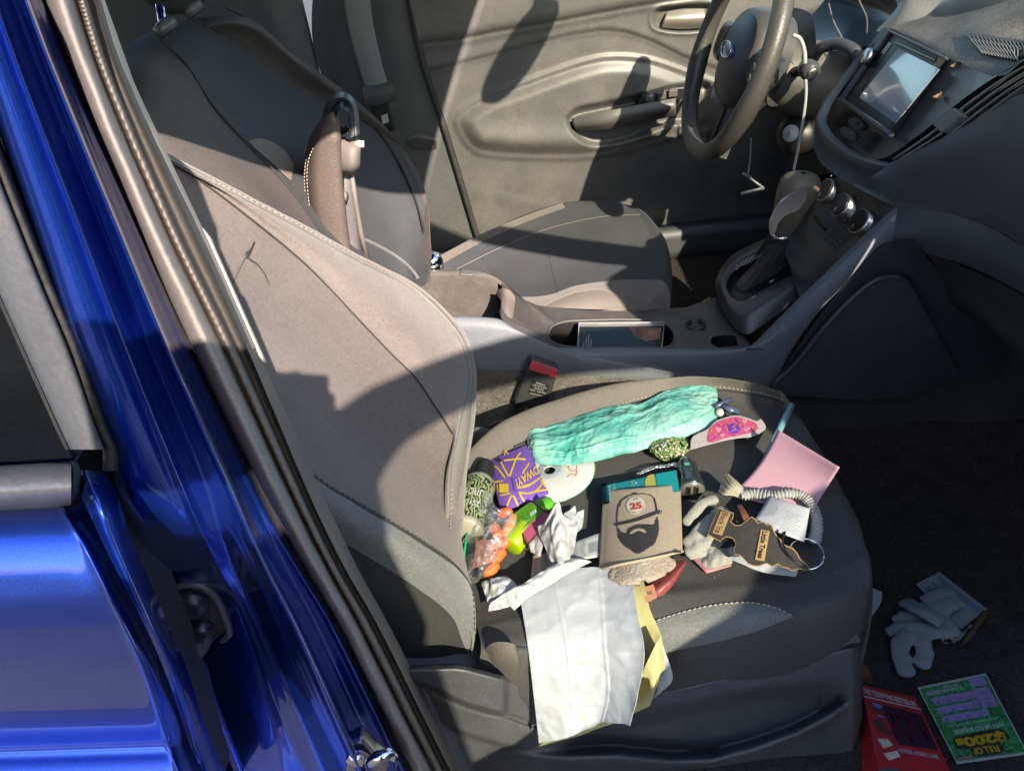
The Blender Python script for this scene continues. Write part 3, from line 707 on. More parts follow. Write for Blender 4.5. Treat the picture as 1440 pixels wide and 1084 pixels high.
    sh = obj('side_shield', (V, gridf(ny, nx)), surf('shield_plastic', (.058, .061, .068), .45, bump=.35, bscale=900, var=.08, dust=.15, dscale=9, bdist=.0006), t)
    V2 = [Y(x, y-1, -.665)+Vector((0, d, 0)) for d in (0, .05) for x, y in tp]
    obj('shield_ledge', (V2, gridf(2, len(tp))), M['plastic2'], t)
    obj('shield_front', loft([[Y(1212, 903, -.64), Vector(Y(1212, 903, -.64))+Vector((.0, .12, 0))], [Y(1213, 1150, -.64), Vector(Y(1213, 1150, -.64))+Vector((0, .12, 0))]], 6, 6), M['plastic'], t)
    obj('seat_base', box((-.08, -.38, .53), (.40, .40, .18)), M['black'], t, smooth=False, bevel=.02)
    obj('seat_rail', box((-.05, -.55, .44), (.5, .04, .03)), M['satin'], t, smooth=False, bevel=.004)
    # bracket seen between backrest and console
    obj('hinge_bracket', loft([[C(668, 598, -.01), C(690, 603, -.01), C(706, 606, -.015)], [C(668, 618, -.03), C(680, 622, -.03), C(690, 618, -.03)]], 6, 6), M['plastic2'], t, solid=.01)
    return t
build_passenger_seat()
# ================================================================== DRIVER SEAT
def build_driver_seat():
    t = thing('driver_seat', 'dark driver seat with headrest on chrome posts, half in shadow behind the console', 'car seat', (-.25, .33, .42))
    # backrest rows: near edge, seam, centre, seam, far edge
    rows_px = [[(450, 455), (520, 440), (560, 425), (592, 405), (606, 392)],
               [(420, 420), (500, 390), (555, 345), (597, 330), (604, 318)],
               [(380, 370), (455, 330), (525, 290), (580, 270), (594, 258)],
               [(330, 310), (405, 262), (480, 220), (540, 195), (560, 200)],
               [(270, 260), (350, 205), (420, 150), (480, 130), (497, 145)],
               [(225, 215), (300, 150), (350, 95), (400, 72), (420, 88)],
               [(200, 150), (260, 90), (310, 42), (350, 28), (365, 42)],
               [(190, 100), (225, 55), (275, 20), (318, 12), (330, 20)]]
    rows = []
    for k, r in enumerate(rows_px):
        e0 = DB(*r[0], .05); e1 = DB(*r[4], .045)
        R = [e0+Vector((-.10, 0, -.05)), e0+Vector((-.03, -.012, -.01)), e0, DB(*[lerp(a, b, .5) for a, b in zip(r[0], r[1])], .05), DB(*r[1], .02), DB(*r[2], -.005), DB(*r[3], .03), e1, e1+Vector((-.04, .012, -.02)), e1+Vector((-.12, 0, -.06))]
        if k == len(rows_px)-1: R = [v+Vector((-.02, 0, -.01)) for v in R]
        rows.append(R)
    tp = [v+Vector((-.07, 0, -.01)) for v in rows[-1]]
    rows.append(tp)
    nr, nc = 90, 80
    V, Fc = loft(rows, nr, nc, lambda v, a, b: v+Vector((.002*nz(v, 12), 0, 0)))
    mi = []
    for i in range(nr-1):
        for j in range(nc-1):
            b = (j+.5)/(nc-1)*9; mi.append(1 if b < 4 or b > 6.4 else 0)
    fabd = surf('driver_fabric', (.052, .056, .063), .85, bump=.5, bscale=900, weave=700, var=.1, dust=.08, bdist=.0008)  # darker, bluer copy of the seat cloth, shade put into its colour
    bk = obj('backrest', (V, Fc, mi), [fabd, surf('driver_bolster', (.088, .078, .075), .85, bump=.6, bscale=900, weave=500, dust=.15, dcol=(.2, .17, .15), dscale=5, grain=.2, gscale=520, bdist=.0008)], t); DBV = bvh((V, Fc))  # bolster cloth darkened too, its shade put into the colour
    for c in (1, 3):
        obj('seam', tube(cr([DB(*r[c], .022 if c == 1 else .032) for r in rows_px[1:]], 60), .0022, 6), M['darkstitch'], bk)
    # pale shoulder insert
    up = [(348, 200), (365, 196), (385, 203), (400, 214), (412, 232)]; dn = [(350, 202), (362, 214), (378, 228), (395, 244), (408, 256)]
    obj('bolster_insert', loft([[hit(DBV, lerp(a[0], b[0], f), lerp(a[1], b[1], f), .002, DB(*a, .03)) for f in (0, .5, 1)] for a, b in zip(up, dn)], 20, 8), surf('insert_light', (.22, .19, .16), .7, bump=.4, bscale=600), bk)
    # lower side bolster in the sun with pale piping
    lp = [(510, 330), (540, 345), (565, 362), (583, 378), (590, 390)]
    obj('piping', tube([hit(DBV, x, y, .001, DB(x, y, .05)) for x, y in crp([(508, 336), (530, 346), (555, 360), (575, 376), (588, 392)], 20)], .003, 8), M['fabric3'], bk)
    # headrest
    HP = []
    cc = DB(226, -72, .02)
    ax = (Vector((0, 1, 0)), Vector((-math.sin(math.radians(30)), 0, math.cos(math.radians(30)))), Vector(DBN))
    Vh = []
    nu, nvv = 24, 14
    for i in range(nvv):
        a = -math.pi/2+math.pi*i/(nvv-1)
        for j in range(nu):
            b = 2*math.pi*j/nu
            f = lambda q: math.copysign(abs(q)**.6, q)
            Vh.append(cc + ax[0]*(.125*f(math.cos(a))*f(math.cos(b))) + ax[2]*(.055*f(math.cos(a))*f(math.sin(b))) + ax[1]*(.09*f(math.sin(a))))
    hd = obj('headrest', (Vh, gridf(nvv, nu, True)), fabd, t)
    for (x0, y0, x1, y1) in ((229, 33, 221, -14), (268, 8, 262, -30)):
        obj('post', tube([DB(x0, y0, .0), DB(x1, y1, .0)], .0065, 12), M['chrome'], hd)
        obj('post_collar', lathe(DB(x0+1, y0+2, .0), ax[1], [(.020, -.012), (.022, -.004), (.021, .003), (.012, .006)], 20, sx=1.25, sy=.8), surf('collar', (.12, .12, .125), .35), t)
    # cushion
    rows_px = [[(560, 440), (590, 420), (606, 395), (606, 378), (612, 362)],
               [(640, 450), (650, 425), (668, 392), (672, 352), (668, 334)],
               [(745, 452), (760, 425), (752, 385), (745, 330), (732, 306)],
               [(800, 438), (810, 410), (815, 370), (810, 312), (790, 287)],
               [(868, 432), (872, 404), (872, 360), (860, 318), (840, 284)],
               [(895, 430), (912, 402), (915, 365), (905, 320), (880, 288)],
               [(908, 430), (932, 406), (938, 370), (930, 328), (905, 298)]]
    def DC(x, y, h=0): return PL(x, y, (-.35, 0, .582), (-.06, 0, 1), h)
    rows = []
    for r in rows_px:
        n0 = DC(*r[0], .02); f0 = DC(*r[4], .02)
        rows.append([n0+Vector((0, .004, -.12)), n0+Vector((0, .0, -.03)), n0, DC(*r[1], .025), DC(*r[2], 0), DC(*r[3], .012), f0, f0+Vector((0, .02, -.03)), f0+Vector((0, .02, -.15))])
    rows += [[v+Vector((.012, 0, -.05)) for v in rows[-1]], [v+Vector((-.01, 0, -.16)) for v in rows[-1]]]
    nr, nc = 70, 70
    V, Fc = loft(rows, nr, nc, lambda v, a, b: v+Vector((0, 0, .002*nz(v, 12))))
    mi = []
    for i in range(nr-1):
        for j in range(nc-1):
            b = (j+.5)/(nc-1)*8; mi.append(1 if b < 3.2 else 0)
    cu = obj('cushion', (V, Fc, mi), [fabd, M['fabric2']], t); DCV = bvh((V, Fc)); HD = lambda x, y, h: hit(DCV, x, y, h, DC(x, y, .02))
    obj('seam', tube([HD(x, y, .0) for x, y in crp([(640, 380), (700, 350), (770, 322), (840, 306), (900, 302)], 40)], .0012, 6), M['fabric2'], cu)
    obj('seam', tube([HD(x, y, -.0002) for x, y in crp([(765, 332), (775, 375), (784, 412)], 30)], .0008, 6), M['darkstitch'], cu)
    up = [(756, 436), (785, 421), (815, 411), (845, 408), (864, 414), (888, 428)]; dn = [(760, 440), (800, 442), (825, 438), (848, 434), (868, 431), (889, 430)]
    ins = obj('bolster_insert', loft([[HD(lerp(a[0], b[0], f), lerp(a[1], b[1], f), .001) for f in (0, .25, .5, .75, 1)] for a, b in zip(up, dn)], 20, 8), surf('insert_light2', (.17, .15, .13), .7, bump=.4, bscale=600), cu)
    obj('stitching', stitches([HD(a[0], a[1], .0015) for a in crp(up, 24)], .0006), M['stitch'], ins)
    fl = [(612, 362), (668, 332), (732, 305), (790, 285)]; fl2 = [(622, 372), (676, 342), (738, 314), (795, 293)]
    obj('edge_trim', loft([[HD(lerp(a[0], b[0], f), lerp(a[1], b[1], f), .0012) for f in (.15, .5, 1)] for a, b in zip(crp(fl, 16), crp(fl2, 16))], 20, 6), M['fabric2'], cu)
    obj('seat_base', box((-.25, .37, .46), (.42, .36, .12)), M['black'], t, smooth=False, bevel=.02)
build_driver_seat()
# ================================================================== CENTRE CONSOLE
def build_console():
    t = thing('centre_console', 'grey centre console between the seats with open armrest bin, cup holders and gear lever', 'console', (0, 0, .44))
    yn = -.11
    edge = [(560, 462), (625, 448), (690, 449), (712, 456), (730, 472), (745, 484), (765, 490), (860, 492), (1000, 492), (1050, 491), (1082, 464), (1112, 434), (1180, 368), (1222, 328), (1262, 291)]
    seam = [(560, 519), (665, 522), (740, 526), (850, 531), (905, 534), (1000, 539), (1086, 545), (1096, 520), (1112, 492), (1150, 440), (1180, 408), (1205, 380), (1222, 362), (1240, 345), (1280, 335)]
    rows = []
    for a, b in zip(edge, seam):
        p0 = Y(*a, yn); p1 = Y(*b, yn-.018)
        m = Y(lerp(a[0], b[0], .25), lerp(a[1], b[1], .25), yn-.012)
        rows.append([Y(a[0], a[1]-.8, yn+.016)+Vector((0, 0, -.003)), p0+Vector((0, .004, .0005)), Y(lerp(a[0], b[0], .08), lerp(a[1], b[1], .08), yn-.006), m, Y(lerp(a[0], b[0], .7), lerp(a[1], b[1], .7), yn-.018), p1, p1+Vector((0, .006, -.001))])
    sidep = surf('console_grey', (.115, .13, .15), .58, bump=.25, bscale=1000, var=.06, dust=.12, dscale=9, bdist=.0005)
    sp = obj('side_panel', loft(rows, 160, 26), sidep, t)
    obj('panel_seam', tube(cr([Y(x, y, yn-.0165) for x, y in [(1050, 491), (1075, 491), (1112, 492)]], 14), .0012, 6), M['darkstitch'], sp)
    # lower carpeted side
    lo = [(560, 520), (665, 523), (740, 527), (850, 532), (905, 535), (1000, 540), (1090, 546)]
    obj('lower_side', loft([[Y(x, y, yn-.012), Y(x, y+2, yn-.022), Y(x, y+8, yn-.024), Y(x, y+110, yn-.02)] for x, y in lo], 60, 20), M['tweed'], t)
    # top deck with cup-holder opening
    far = [(555, 384), (640, 382), (688, 384), (712, 400), (735, 420), (755, 430), (800, 434), (860, 436), (930, 436), (970, 434), (1000, 430)]
    nearr = [(625, 449), (690, 450), (710, 457), (728, 472), (745, 484), (768, 490), (810, 492), (870, 492), (940, 492), (1000, 492), (1052, 491)]
    # bin: rim, inner wall, floor
    rim = surf('bin_rim', (.11, .10, .095), .45, bump=.2, bscale=900, dust=.2)
    def rimtube(p, y, r, name): return obj(name, tube(cr([Y(a, b, y) for a, b in p], 60), r, 8), rim, t)
    binfar = [(555, 386), (600, 384), (640, 383), (672, 384), (690, 388), (704, 396), (716, 407), (730, 422), (742, 432)]
    bt = [[Y(a, b-4, .125), Y(a, b-2, .112), Y(a, b+2, .104), Y(a, b+5, .10)] for a, b in binfar]
    obj('bin_rim', loft(bt, 50, 10), rim, t)
    obj('bin_latch', loft([[Y(648, 381, .116), Y(668, 382, .116)], [Y(646, 388, .10), Y(666, 389, .10)]], 6, 6), M['plastic2'], t, solid=.004)
    wl = [[Y(a, b+4, .10), Y(a, b+20, .098), Y(a, b+75, .095), Y(a, b+130, .09)] for a, b in [(555, 386), (600, 384), (640, 383), (672, 384), (692, 388), (700, 392)]]
    obj('bin_wall', loft(wl, 30, 14), surf('bin_inside', (.07, .058, .052), .6, bump=.3, bscale=600, dust=.3, dscale=24), t)
    obj('bin_floor', ([Y(540, 500, .1), Y(720, 500, .1), Y(720, 560, -.09), Y(520, 560, -.09)], [(0, 1, 2, 3)]), M['carpet'], t, smooth=False)
    obj('catch', loft([[Y(703, 408, .06), Y(712, 408, .04), Y(722, 420, .03)], [Y(704, 418, .05), Y(712, 420, .02), Y(720, 432, .01)], [Y(706, 430, .0), Y(712, 436, -.02), Y(718, 446, -.03)], [Y(704, 444, -.03), Y(710, 450, -.05), Y(716, 456, -.06)]], 18, 14), surf('catch', (.16, .135, .12), .5, dust=.3, dscale=20), t, solid=.006)
    nb = [[Y(a, b, yn+.02), Y(a, b+1, yn+.026), Y(a, b+10, yn+.03)] for a, b in [(560, 462), (625, 449), (690, 450), (712, 457)]]
    obj('near_rim', loft(nb, 20, 6), sidep, t)
    # deck between bin and gear lever: mesh with a real stadium hole
    def deck(px, py): return None
    oc = [(778, 470), (785, 458), (810, 452), (870, 450), (925, 452), (944, 462), (949, 474), (940, 486), (915, 491), (855, 492), (805, 491), (782, 484)]
    hole = crp([(771, 471), (776, 460), (795, 453), (825, 451), (880, 450), (920, 452), (940, 460), (949, 473), (945, 485), (932, 490), (905, 490), (860, 490), (815, 490), (785, 486), (773, 479)], 60, True)
    outl = [(706, 398), (735, 421), (760, 431), (830, 437), (900, 437), (965, 432), (1000, 420), (1024, 412), (1030, 440), (1036, 462), (1052, 480), (1056, 491), (1000, 493), (900, 493.5), (780, 492), (748, 486), (728, 474), (712, 460), (704, 445)]
    # depth of the deck: y runs across the console
    def DK(px, py, h=0):
        f = (py - pl([(700, 395), (760, 430), (900, 436), (1000, 428), (1060, 420)], px))/max(1, pl([(700, 450), (730, 476), (770, 492), (1060, 492)], px)-pl([(700, 395), (760, 430), (900, 436), (1000, 428), (1060, 420)], px))
        return Y(px, py, lerp(.105, yn+.014, f))+Vector((0, 0, h))
    bm = bmesh.new()
    vo = [bm.verts.new(DK(*p)) for p in outl]; vh = [bm.verts.new(DK(*p)) for p in hole]
    inner = [(999, 482), (1001, 474), (1018, 471), (1034, 472), (1038, 486), (1010, 489)]
    v3 = [bm.verts.new(DK(*p)) for p in inner]
    es = []
    for L_ in (vo, vh, v3): es += [bm.edges.new((L_[i], L_[(i+1) % len(L_)])) for i in range(len(L_))]
    bmesh.ops.triangle_fill(bm, edges=es, use_beauty=True); bm.verts.index_update()
    vf = [v.co.copy() for v in bm.verts], [tuple(v.index for v in f.verts) for f in bm.faces]; bm.free()
    dk = obj('deck', vf, surf('deck_plastic', (.055, .054, .056), .5, bump=.2, bscale=900, dust=.55, dscale=16, dcol=(.20, .165, .14), grain=.08), t, smooth=False)
    # cup-holder wells
    top = [DK(*p) for p in hole]
    cen = sum(top, Vector())/len(top)
    rows = [[p+Vector((0, 0, .0015)) for p in top], [lerp(p, cen, .02)+Vector((0, 0, -.004)) for p in top], [lerp(p, cen, .05)+Vector((0, 0, -.03)) for p in top], [lerp(p, cen, .1)+Vector((0, 0, -.075)) for p in top]]
    for r in rows: r.append(r[0])
    V, Fc = loft(rows, 8, 61)
    cen2 = cen+Vector((0, 0, -.076)); V.append(cen2); n = len(V)-1
    Fc += [(n-1-61+i+0, n-1-61+i+1, n) for i in range(60)]
    cw = obj('cup_holder', (V, Fc), M['black'], t)
    obj('cup_rim', tube([DK(*p, .001) for p in hole], .0022, 6, closed=True), M['plastic2'], cw)
    pk = [DK(*p) for p in inner]; pc = sum(pk, Vector())/6
    obj('coin_tray', ([p for p in pk]+[lerp(p, pc, .1)+Vector((0, 0, -.03)) for p in pk], [(i, (i+1) % 6, 6+(i+1) % 6, 6+i) for i in range(6)]+[(6, 7, 8, 9, 10, 11)]), M['black'], t, smooth=False)
    so = obj('power_socket', lathe(DK(978, 459, .001), (0, 0, 1), [(.019, 0), (.019, .004), (.016, .005), (.0145, .001), (.0135, -.002), (.006, .001), (.004, .001)], 28), surf('socket', (.02, .02, .02), .35), t)
    # far flank of the console
    obj('far_side', loft([[Y(x, y, .112), Y(x, y, .118)+Vector((0, 0, -.02)), Y(x, y, .125)+Vector((0, 0, -.2))] for x, y in far+[(1040, 400), (1080, 330), (1150, 262)]], 30, 8), M['plastic'], t)
    # gear lever bezel
    def GP(px, py, h=0): return PL(px, py, GP0, GPN, h)
    GP0 = Y(1045, 440, -.02); GPN = (-.42, 0, .9)
    bz = crp([(1013, 395), (1030, 368), (1066, 348), (1092, 340), (1120, 345), (1140, 352), (1156, 372), (1148, 386), (1110, 408), (1066, 436), (1046, 446), (1034, 440), (1022, 425)], 60, True)
    bo = crp([(1006, 398), (1026, 362), (1066, 340), (1096, 333), (1124, 338), (1150, 348), (1168, 372), (1160, 392), (1116, 425), (1066, 462), (1048, 470), (1030, 458), (1014, 430)], 60, True)
    well = crp([(1022, 400), (1034, 380), (1066, 364), (1100, 352), (1124, 356), (1136, 368), (1128, 380), (1098, 394), (1056, 418), (1040, 424), (1028, 416)], 60, True)
    r0 = [GP(*p, -.02) for p in bo]; r1 = [GP(*p, .004) for p in bz]; r1b = [GP(*p, .006) for p in [(lerp(a[0], b[0], .15), lerp(a[1], b[1], .15)) for a, b in zip(bz, well)]]; r2 = [GP(*p, .005) for p in well]; r3 = [GP(*p, -.006) for p in well]
    rows = [r+[r[0]] for r in (r0, r1, r1b, r2, r3)]
    V = [v for r in rows for v in r]
    bzo = obj('gear_bezel', (V, gridf(5, 61)), surf('bezel', (.055, .057, .06), .3, bump=.2, bscale=900, dust=.2, dscale=15), t)
    obj('bezel_skirt', loft([[GP(*p, -.02) for p in bo]+[GP(*bo[0], -.02)], [GP(*p, -.05) for p in bo]+[GP(*bo[0], -.05)]], 4, 61), M['dusty'], t)
    obj('gear_well', fill([GP(*p, -.007) for p in well]), M['black'], t, smooth=False)
    # lettering P R N D S
    for k, ch in enumerate('PRND S'):
        if ch == ' ': continue
        x, y = lerp(1060, 1036, k/5), lerp(362, 376, k/5)
        a, b = GP(x, y, .0065), None
        du = (GP(x+6, y+4, .0065)-a); dv = (GP(x+3.5, y-6, .0065)-a)
        obj('gear_letter', text_vf(ch, lambda u, v: a+du*(u-.5)*.8+dv*(v-.5)*.9), flat('legend', (.6, .62, .65)), bzo, smooth=False)
    for x, y in ((1056, 421), (1082, 398)):
        a = GP(x, y, .0065); obj('gear_mark', fill([a, GP(x+6, y-3, .0065), GP(x+7, y-6, .0065), GP(x+1, y-2.5, .0065)]), flat('legend2', (.6, .62, .65)), bzo, smooth=False)
    # boot and lever
    base = crp([(1034, 398), (1060, 378), (1088, 362), (1106, 362), (1106, 374), (1080, 392), (1052, 408), (1040, 408)], 24, True)
    tp = Y(1102, 331, .0); tpc = [tp+Vector((.011*math.cos(a), .011*math.sin(a), 0)) for a in [2*math.pi*k/24+2.6 for k in range(24)]]
    rows = []
    bl = [GP(*p, -.005) for p in base]
    for f in (0, .3, .55, .8, 1):
        r = []
        for k in range(24):
            p = lerp(bl[k], tpc[k], f); c = lerp(sum(bl, Vector())/24, tp, f)
            w = 1+.10*math.sin(k*2.1+f*5)*math.sin(math.pi*f) - .25*math.sin(math.pi*f)
            r.append(c+(p-c)*w)
        rows.append(r+[r[0]])
    obj('gear_boot', loft(rows, 24, 73), surf('boot_leather', (.05, .05, .055), .3, bump=.3, bscale=400, dust=.15), t)
    # knob
    def ring(cx, cy, w, h, yy, rot, n=20):
        o = []
        for k in range(n):
            a = 2*math.pi*k/n; f = lambda q: math.copysign(abs(q)**.8, q)
            x, z = w*f(math.cos(a)), h*f(math.sin(a))
            o.append((x, z))
        return o
    K0 = Y(1099, 332, .0); K1 = Y(1120, 246, .0)
    axis = (K1-K0).normalized(); side = Vector((0, 1, 0)); fwd = side.cross(axis).normalized()
    Ln = (K1-K0).length
    prof = [(-.02, .010, .010, 0), (.02, .013, .013, 0), (.10, .016, .017, 0), (.22, .020, .021, .002), (.45, .025, .025, .004), (.7, .029, .030, .008), (.88, .029, .030, .010), (.97, .024, .025, .011), (1.02, .014, .016, .011), (1.03, .004, .004, .011)]
    V = []
    for f, a, b, o in prof:
        c = K0+axis*Ln*f+fwd*(-o if False else o)
        for k in range(24):
            q = 2*math.pi*k/24; g = lambda s: math.copysign(abs(s)**.75, s)
            V.append(c+side*(a*g(math.cos(q)))+fwd*(b*g(math.sin(q))))
    kb = obj('gear_knob', (V, gridf(len(prof), 24, True)), surf('knob_leather', (.10, .085, .065), .45, bump=.3, bscale=500, dust=.4, dcol=(.22, .18, .11), dscale=20), t)
    ip = crp([(1081, 316), (1086, 300), (1096, 284), (1112, 272), (1130, 263), (1133, 274), (1128, 287), (1118, 296), (1104, 302), (1094, 312), (1088, 328), (1083, 330)], 40, True)
    obj('knob_insert', fill([Y(x, y, -.0285+.0) for x, y in ip]), surf('knob_silver', (.42, .41, .38), .25, metal=.9, dust=.2, dscale=30), kb, smooth=False, solid=.004)
    obj('knob_collar', lathe(K0+axis*.0, axis, [(.0135, -.004), (.0145, 0), (.0135, .004)], 24), M['chrome'], kb)
    # climate panel with three knobs
    cp = [[Y(1150, 262, .11), Y(1180, 250, .05), Y(1215, 262, -.02), Y(1262, 288, -.105)], [Y(1140, 282, .11), Y(1165, 290, .05), Y(1195, 312, -.02), Y(1232, 322, -.105)], [Y(1126, 305, .11), Y(1140, 322, .05), Y(1164, 346, -.02), Y(1190, 362, -.105)], [Y(1112, 330, .10), Y(1124, 352, .05), Y(1142, 374, -.02), Y(1160, 392, -.10)], [Y(1096, 345, .10), Y(1106, 362, .05), Y(1116, 392, -.02), Y(1126, 424, -.10)]]
    clp = obj('climate_panel', loft(cp, 40, 40), surf('panel_black', (.032, .035, .04), .4, dust=.35, dscale=14, dcol=(.12, .11, .1)), t)
    kn = Vector((-.86, -.08, .5)).normalized()
    for x, y, yy in ((1166, 270, .065), (1188, 291, .0), (1214, 314, -.065)):
        c = Y(x, y, yy)-kn*.010
        k = obj('climate_knob', lathe(c, kn, [(.024, -.012), (.024, .004), (.0195, .006), (.0205, .020), (.0185, .0215)], 36), M['satin'], clp)
        obj('knob_face', lathe(c, kn, [(.0178, .0205), (.0178, .0226), (.0168, .023), (.002, .0225)], 36), M['black'], k)
        s_, u_, _ = frame(kn)
        obj('knob_mark', fill([c+kn*.0236+s_*a+u_*b for a, b in ((-.0008, -.006), (.0008, -.006), (.0008, -.013), (-.0008, -.013))]), flat('mark', (.7, .7, .7)), k, smooth=False)
        obj('knob_dial', join(*[box(c+(s_*math.cos(a)+u_*math.sin(a))*.029+kn*.012, (.002, .002, .002), (s_, u_, kn)) for a in [math.radians(g) for g in range(-30, 211, 40)]]), flat('dial', (.35, .36, .38)), k, smooth=False)
    obj('slot', box(Y(1155, 316, .01)+Vector((-.003, 0, .003)), (.004, .05, .006)), M['black'], clp, smooth=False)
    sl = []
    for k in range(6):
        a, b = Y(1164+k*5, 338-k*4, -.01-.002*k)+Vector((-.006, 0, .003)), Y(1178+k*5.5, 352-k*4.5, -.05-.002*k)+Vector((-.006, 0, .003)); sl.append(tube([a, b], .0016, 6))
    obj('panel_grille', join(*sl), M['plastic'], clp)
    # kick panel: soft carpeted pocket side in the passenger footwell
    kp = crp([(1088, 545), (1120, 510), (1160, 460), (1200, 418), (1232, 394), (1258, 390), (1276, 400), (1300, 440), (1325, 490), (1340, 520), (1310, 536), (1270, 550), (1210, 556), (1150, 553)], 70, True)
    obj('kick_frame', loft([[Y(1086, 540, yn-.018), Y(1106, 512, yn-.02), Y(1150, 448, yn-.02), Y(1205, 382, yn-.02), Y(1245, 343, yn-.02), Y(1290, 337, yn-.05)],
                            [Y(1087, 548, yn-.022), Y(1122, 500, yn-.022), Y(1165, 452, yn-.022), Y(1215, 404, yn-.022), Y(1262, 378, yn-.022), Y(1330, 385, yn-.04)],
                            [Y(1090, 560, yn-.02), Y(1150, 545, yn-.02), Y(1220, 540, yn-.02), Y(1290, 520, yn-.02), Y(1380, 500, yn-.03), Y(1500, 470, yn-.04)],
                            [Y(1095, 620, yn-.02), Y(1150, 620, yn-.02), Y(1220, 620, yn-.02), Y(1290, 610, yn-.02), Y(1380, 600, yn-.03), Y(1500, 580, yn-.04)]], 40, 60), surf('kick_black', (.026, .028, .033), .7, bump=.3, bscale=500), t)
    kpo = obj('kick_panel', fill([Y(x, y, yn-.036) for x, y in kp]), surf('kick_felt', (.034, .037, .043), .8, bump=.8, bscale=900, dust=.1, dscale=30), t, smooth=False, solid=.012)
    obj('kick_edge', tube([Y(x, y, yn-.040) for x, y in kp[:32]+kp[42:]], .004, 8, closed=False), surf('kick_rim', (.06, .06, .065), .5), kpo)
    # raised armrest lid
    return t
build_console()
def build_armrest():
    t = thing('armrest', 'brown stitched armrest lid flipped up behind the console bin', 'armrest', Y(500, 395, .0))
    yc = 0.0
    ol = [(436, 330), (430, 290), (427, 250), (430, 215), (438, 190), (450, 172), (466, 160), (476, 164), (480, 180), (481, 200), (478, 225), (479, 245), (482, 280), (486, 320), (490, 352), (470, 350)]
    # padded lid: rows along the height, columns around
    prof = [(360, 440, 492), (325, 435, 487), (290, 430, 483), (250, 428, 479), (215, 431, 477), (190, 438, 477), (170, 451, 474), (158, 462, 468)]
    rows = []
    for y, x0, x1 in prof:
        w = .075 if y > 170 else .06
        rows.append([Y(x0+10, y+2, yc+w), Y(x0, y, yc+w*.7), Y(x0, y+2, yc), Y(lerp(x0, x1, .2), y, yc-w*.8), Y(lerp(x0, x1, .55), y, yc-w), Y(x1, y, yc-w*.95), Y(x1+3, y, yc-w*.5), Y(x1+2, y, yc+w)])
    lid = obj('lid_pad', loft(rows, 50, 40), M['leather'], t)
    obj('stitching', stitches([Y(x, y, yc-.060) for x, y in [(436, 300), (432, 260), (433, 230), (441, 208), (455, 190), (470, 180)]], 0.0007, .005, .0032), M['stitch'], lid)
    obj('stitching', stitches([Y(x, y, yc-.03) for x, y in [(439, 340), (431, 290), (428, 250), (431, 220)]], 0.0007, .005, .0032), M['stitch'], lid)
    # plastic crown
    cr_ = [[Y(455, 170, .05), Y(462, 148, .04), Y(478, 134, .02), Y(492, 138, -.005), Y(500, 158, -.03), Y(502, 190, -.05)],
           [Y(460, 178, .0), Y(465, 156, .0), Y(478, 142, -.02), Y(490, 146, -.04), Y(496, 164, -.055), Y(498, 192, -.065)],
           [Y(470, 190, -.06), Y(472, 168, -.06), Y(480, 154, -.062), Y(488, 158, -.064), Y(490, 174, -.066), Y(491, 196, -.066)]]
    obj('lid_crown', loft([cr_[0], cr_[1]], 10, 30), surf('crown', (.06, .065, .07), .45), t, solid=.004)
    obj('crown_inside', loft([cr_[1], cr_[2]], 10, 30), M['black'], t)
    inner = M['trim']
    # latch block
    obj('latch_block', loft([[Y(476, 186, -.02), Y(498, 196, -.035), Y(510, 204, -.03)], [Y(478, 205, -.05), Y(496, 212, -.062), Y(504, 210, -.05)], [Y(476, 236, -.05), Y(494, 236, -.062), Y(503, 232, -.05)], [Y(474, 242, -.01), Y(492, 244, -.02), Y(500, 238, -.01)]], 16, 16), inner, t, solid=.004)
    obj('latch_pin', tube([Y(500, 203, -.05), Y(512, 203, -.05)], .005, 10), M['cream'], t)
    obj('latch_foil', loft([[Y(478, 178, -.04), Y(490, 178, -.045), Y(500, 184, -.04)], [Y(480, 190, -.055), Y(490, 196, -.058), Y(499, 198, -.05)]], 18, 18, lambda v, a, b: v+Vector((0, .006*nz(v, 160), .004*nz(v, 200, 3)))), surf('foil', (.05, .06, .075), .15, metal=.6), t)
    obj('lid_inner', loft([[Y(484, 246, -.03), Y(494, 242, -.025), Y(500, 262, .0)], [Y(484, 300, -.045), Y(500, 300, -.03), Y(508, 300, .01)], [Y(482, 355, -.05), Y(505, 360, -.04), Y(516, 365, .02)]], 24, 14), surf('lid_inner', (.12, .115, .115), .5, bump=.2, bscale=300, dust=.2), t)
    obj('inner_rail', tube([Y(494, 244, -.03), Y(501, 290, -.03), Y(508, 330, -.03), Y(516, 362, -.03)], .004, 8), M['trim'], t)
    for a in ((474, 262, 478, 276), (472, 276, 488, 276), (472, 285, 480, 300)):
        obj('latch_tab', tube([Y(a[0], a[1], -.055), Y(a[2], a[3], -.058)], .007, 10), inner, t)
build_armrest()
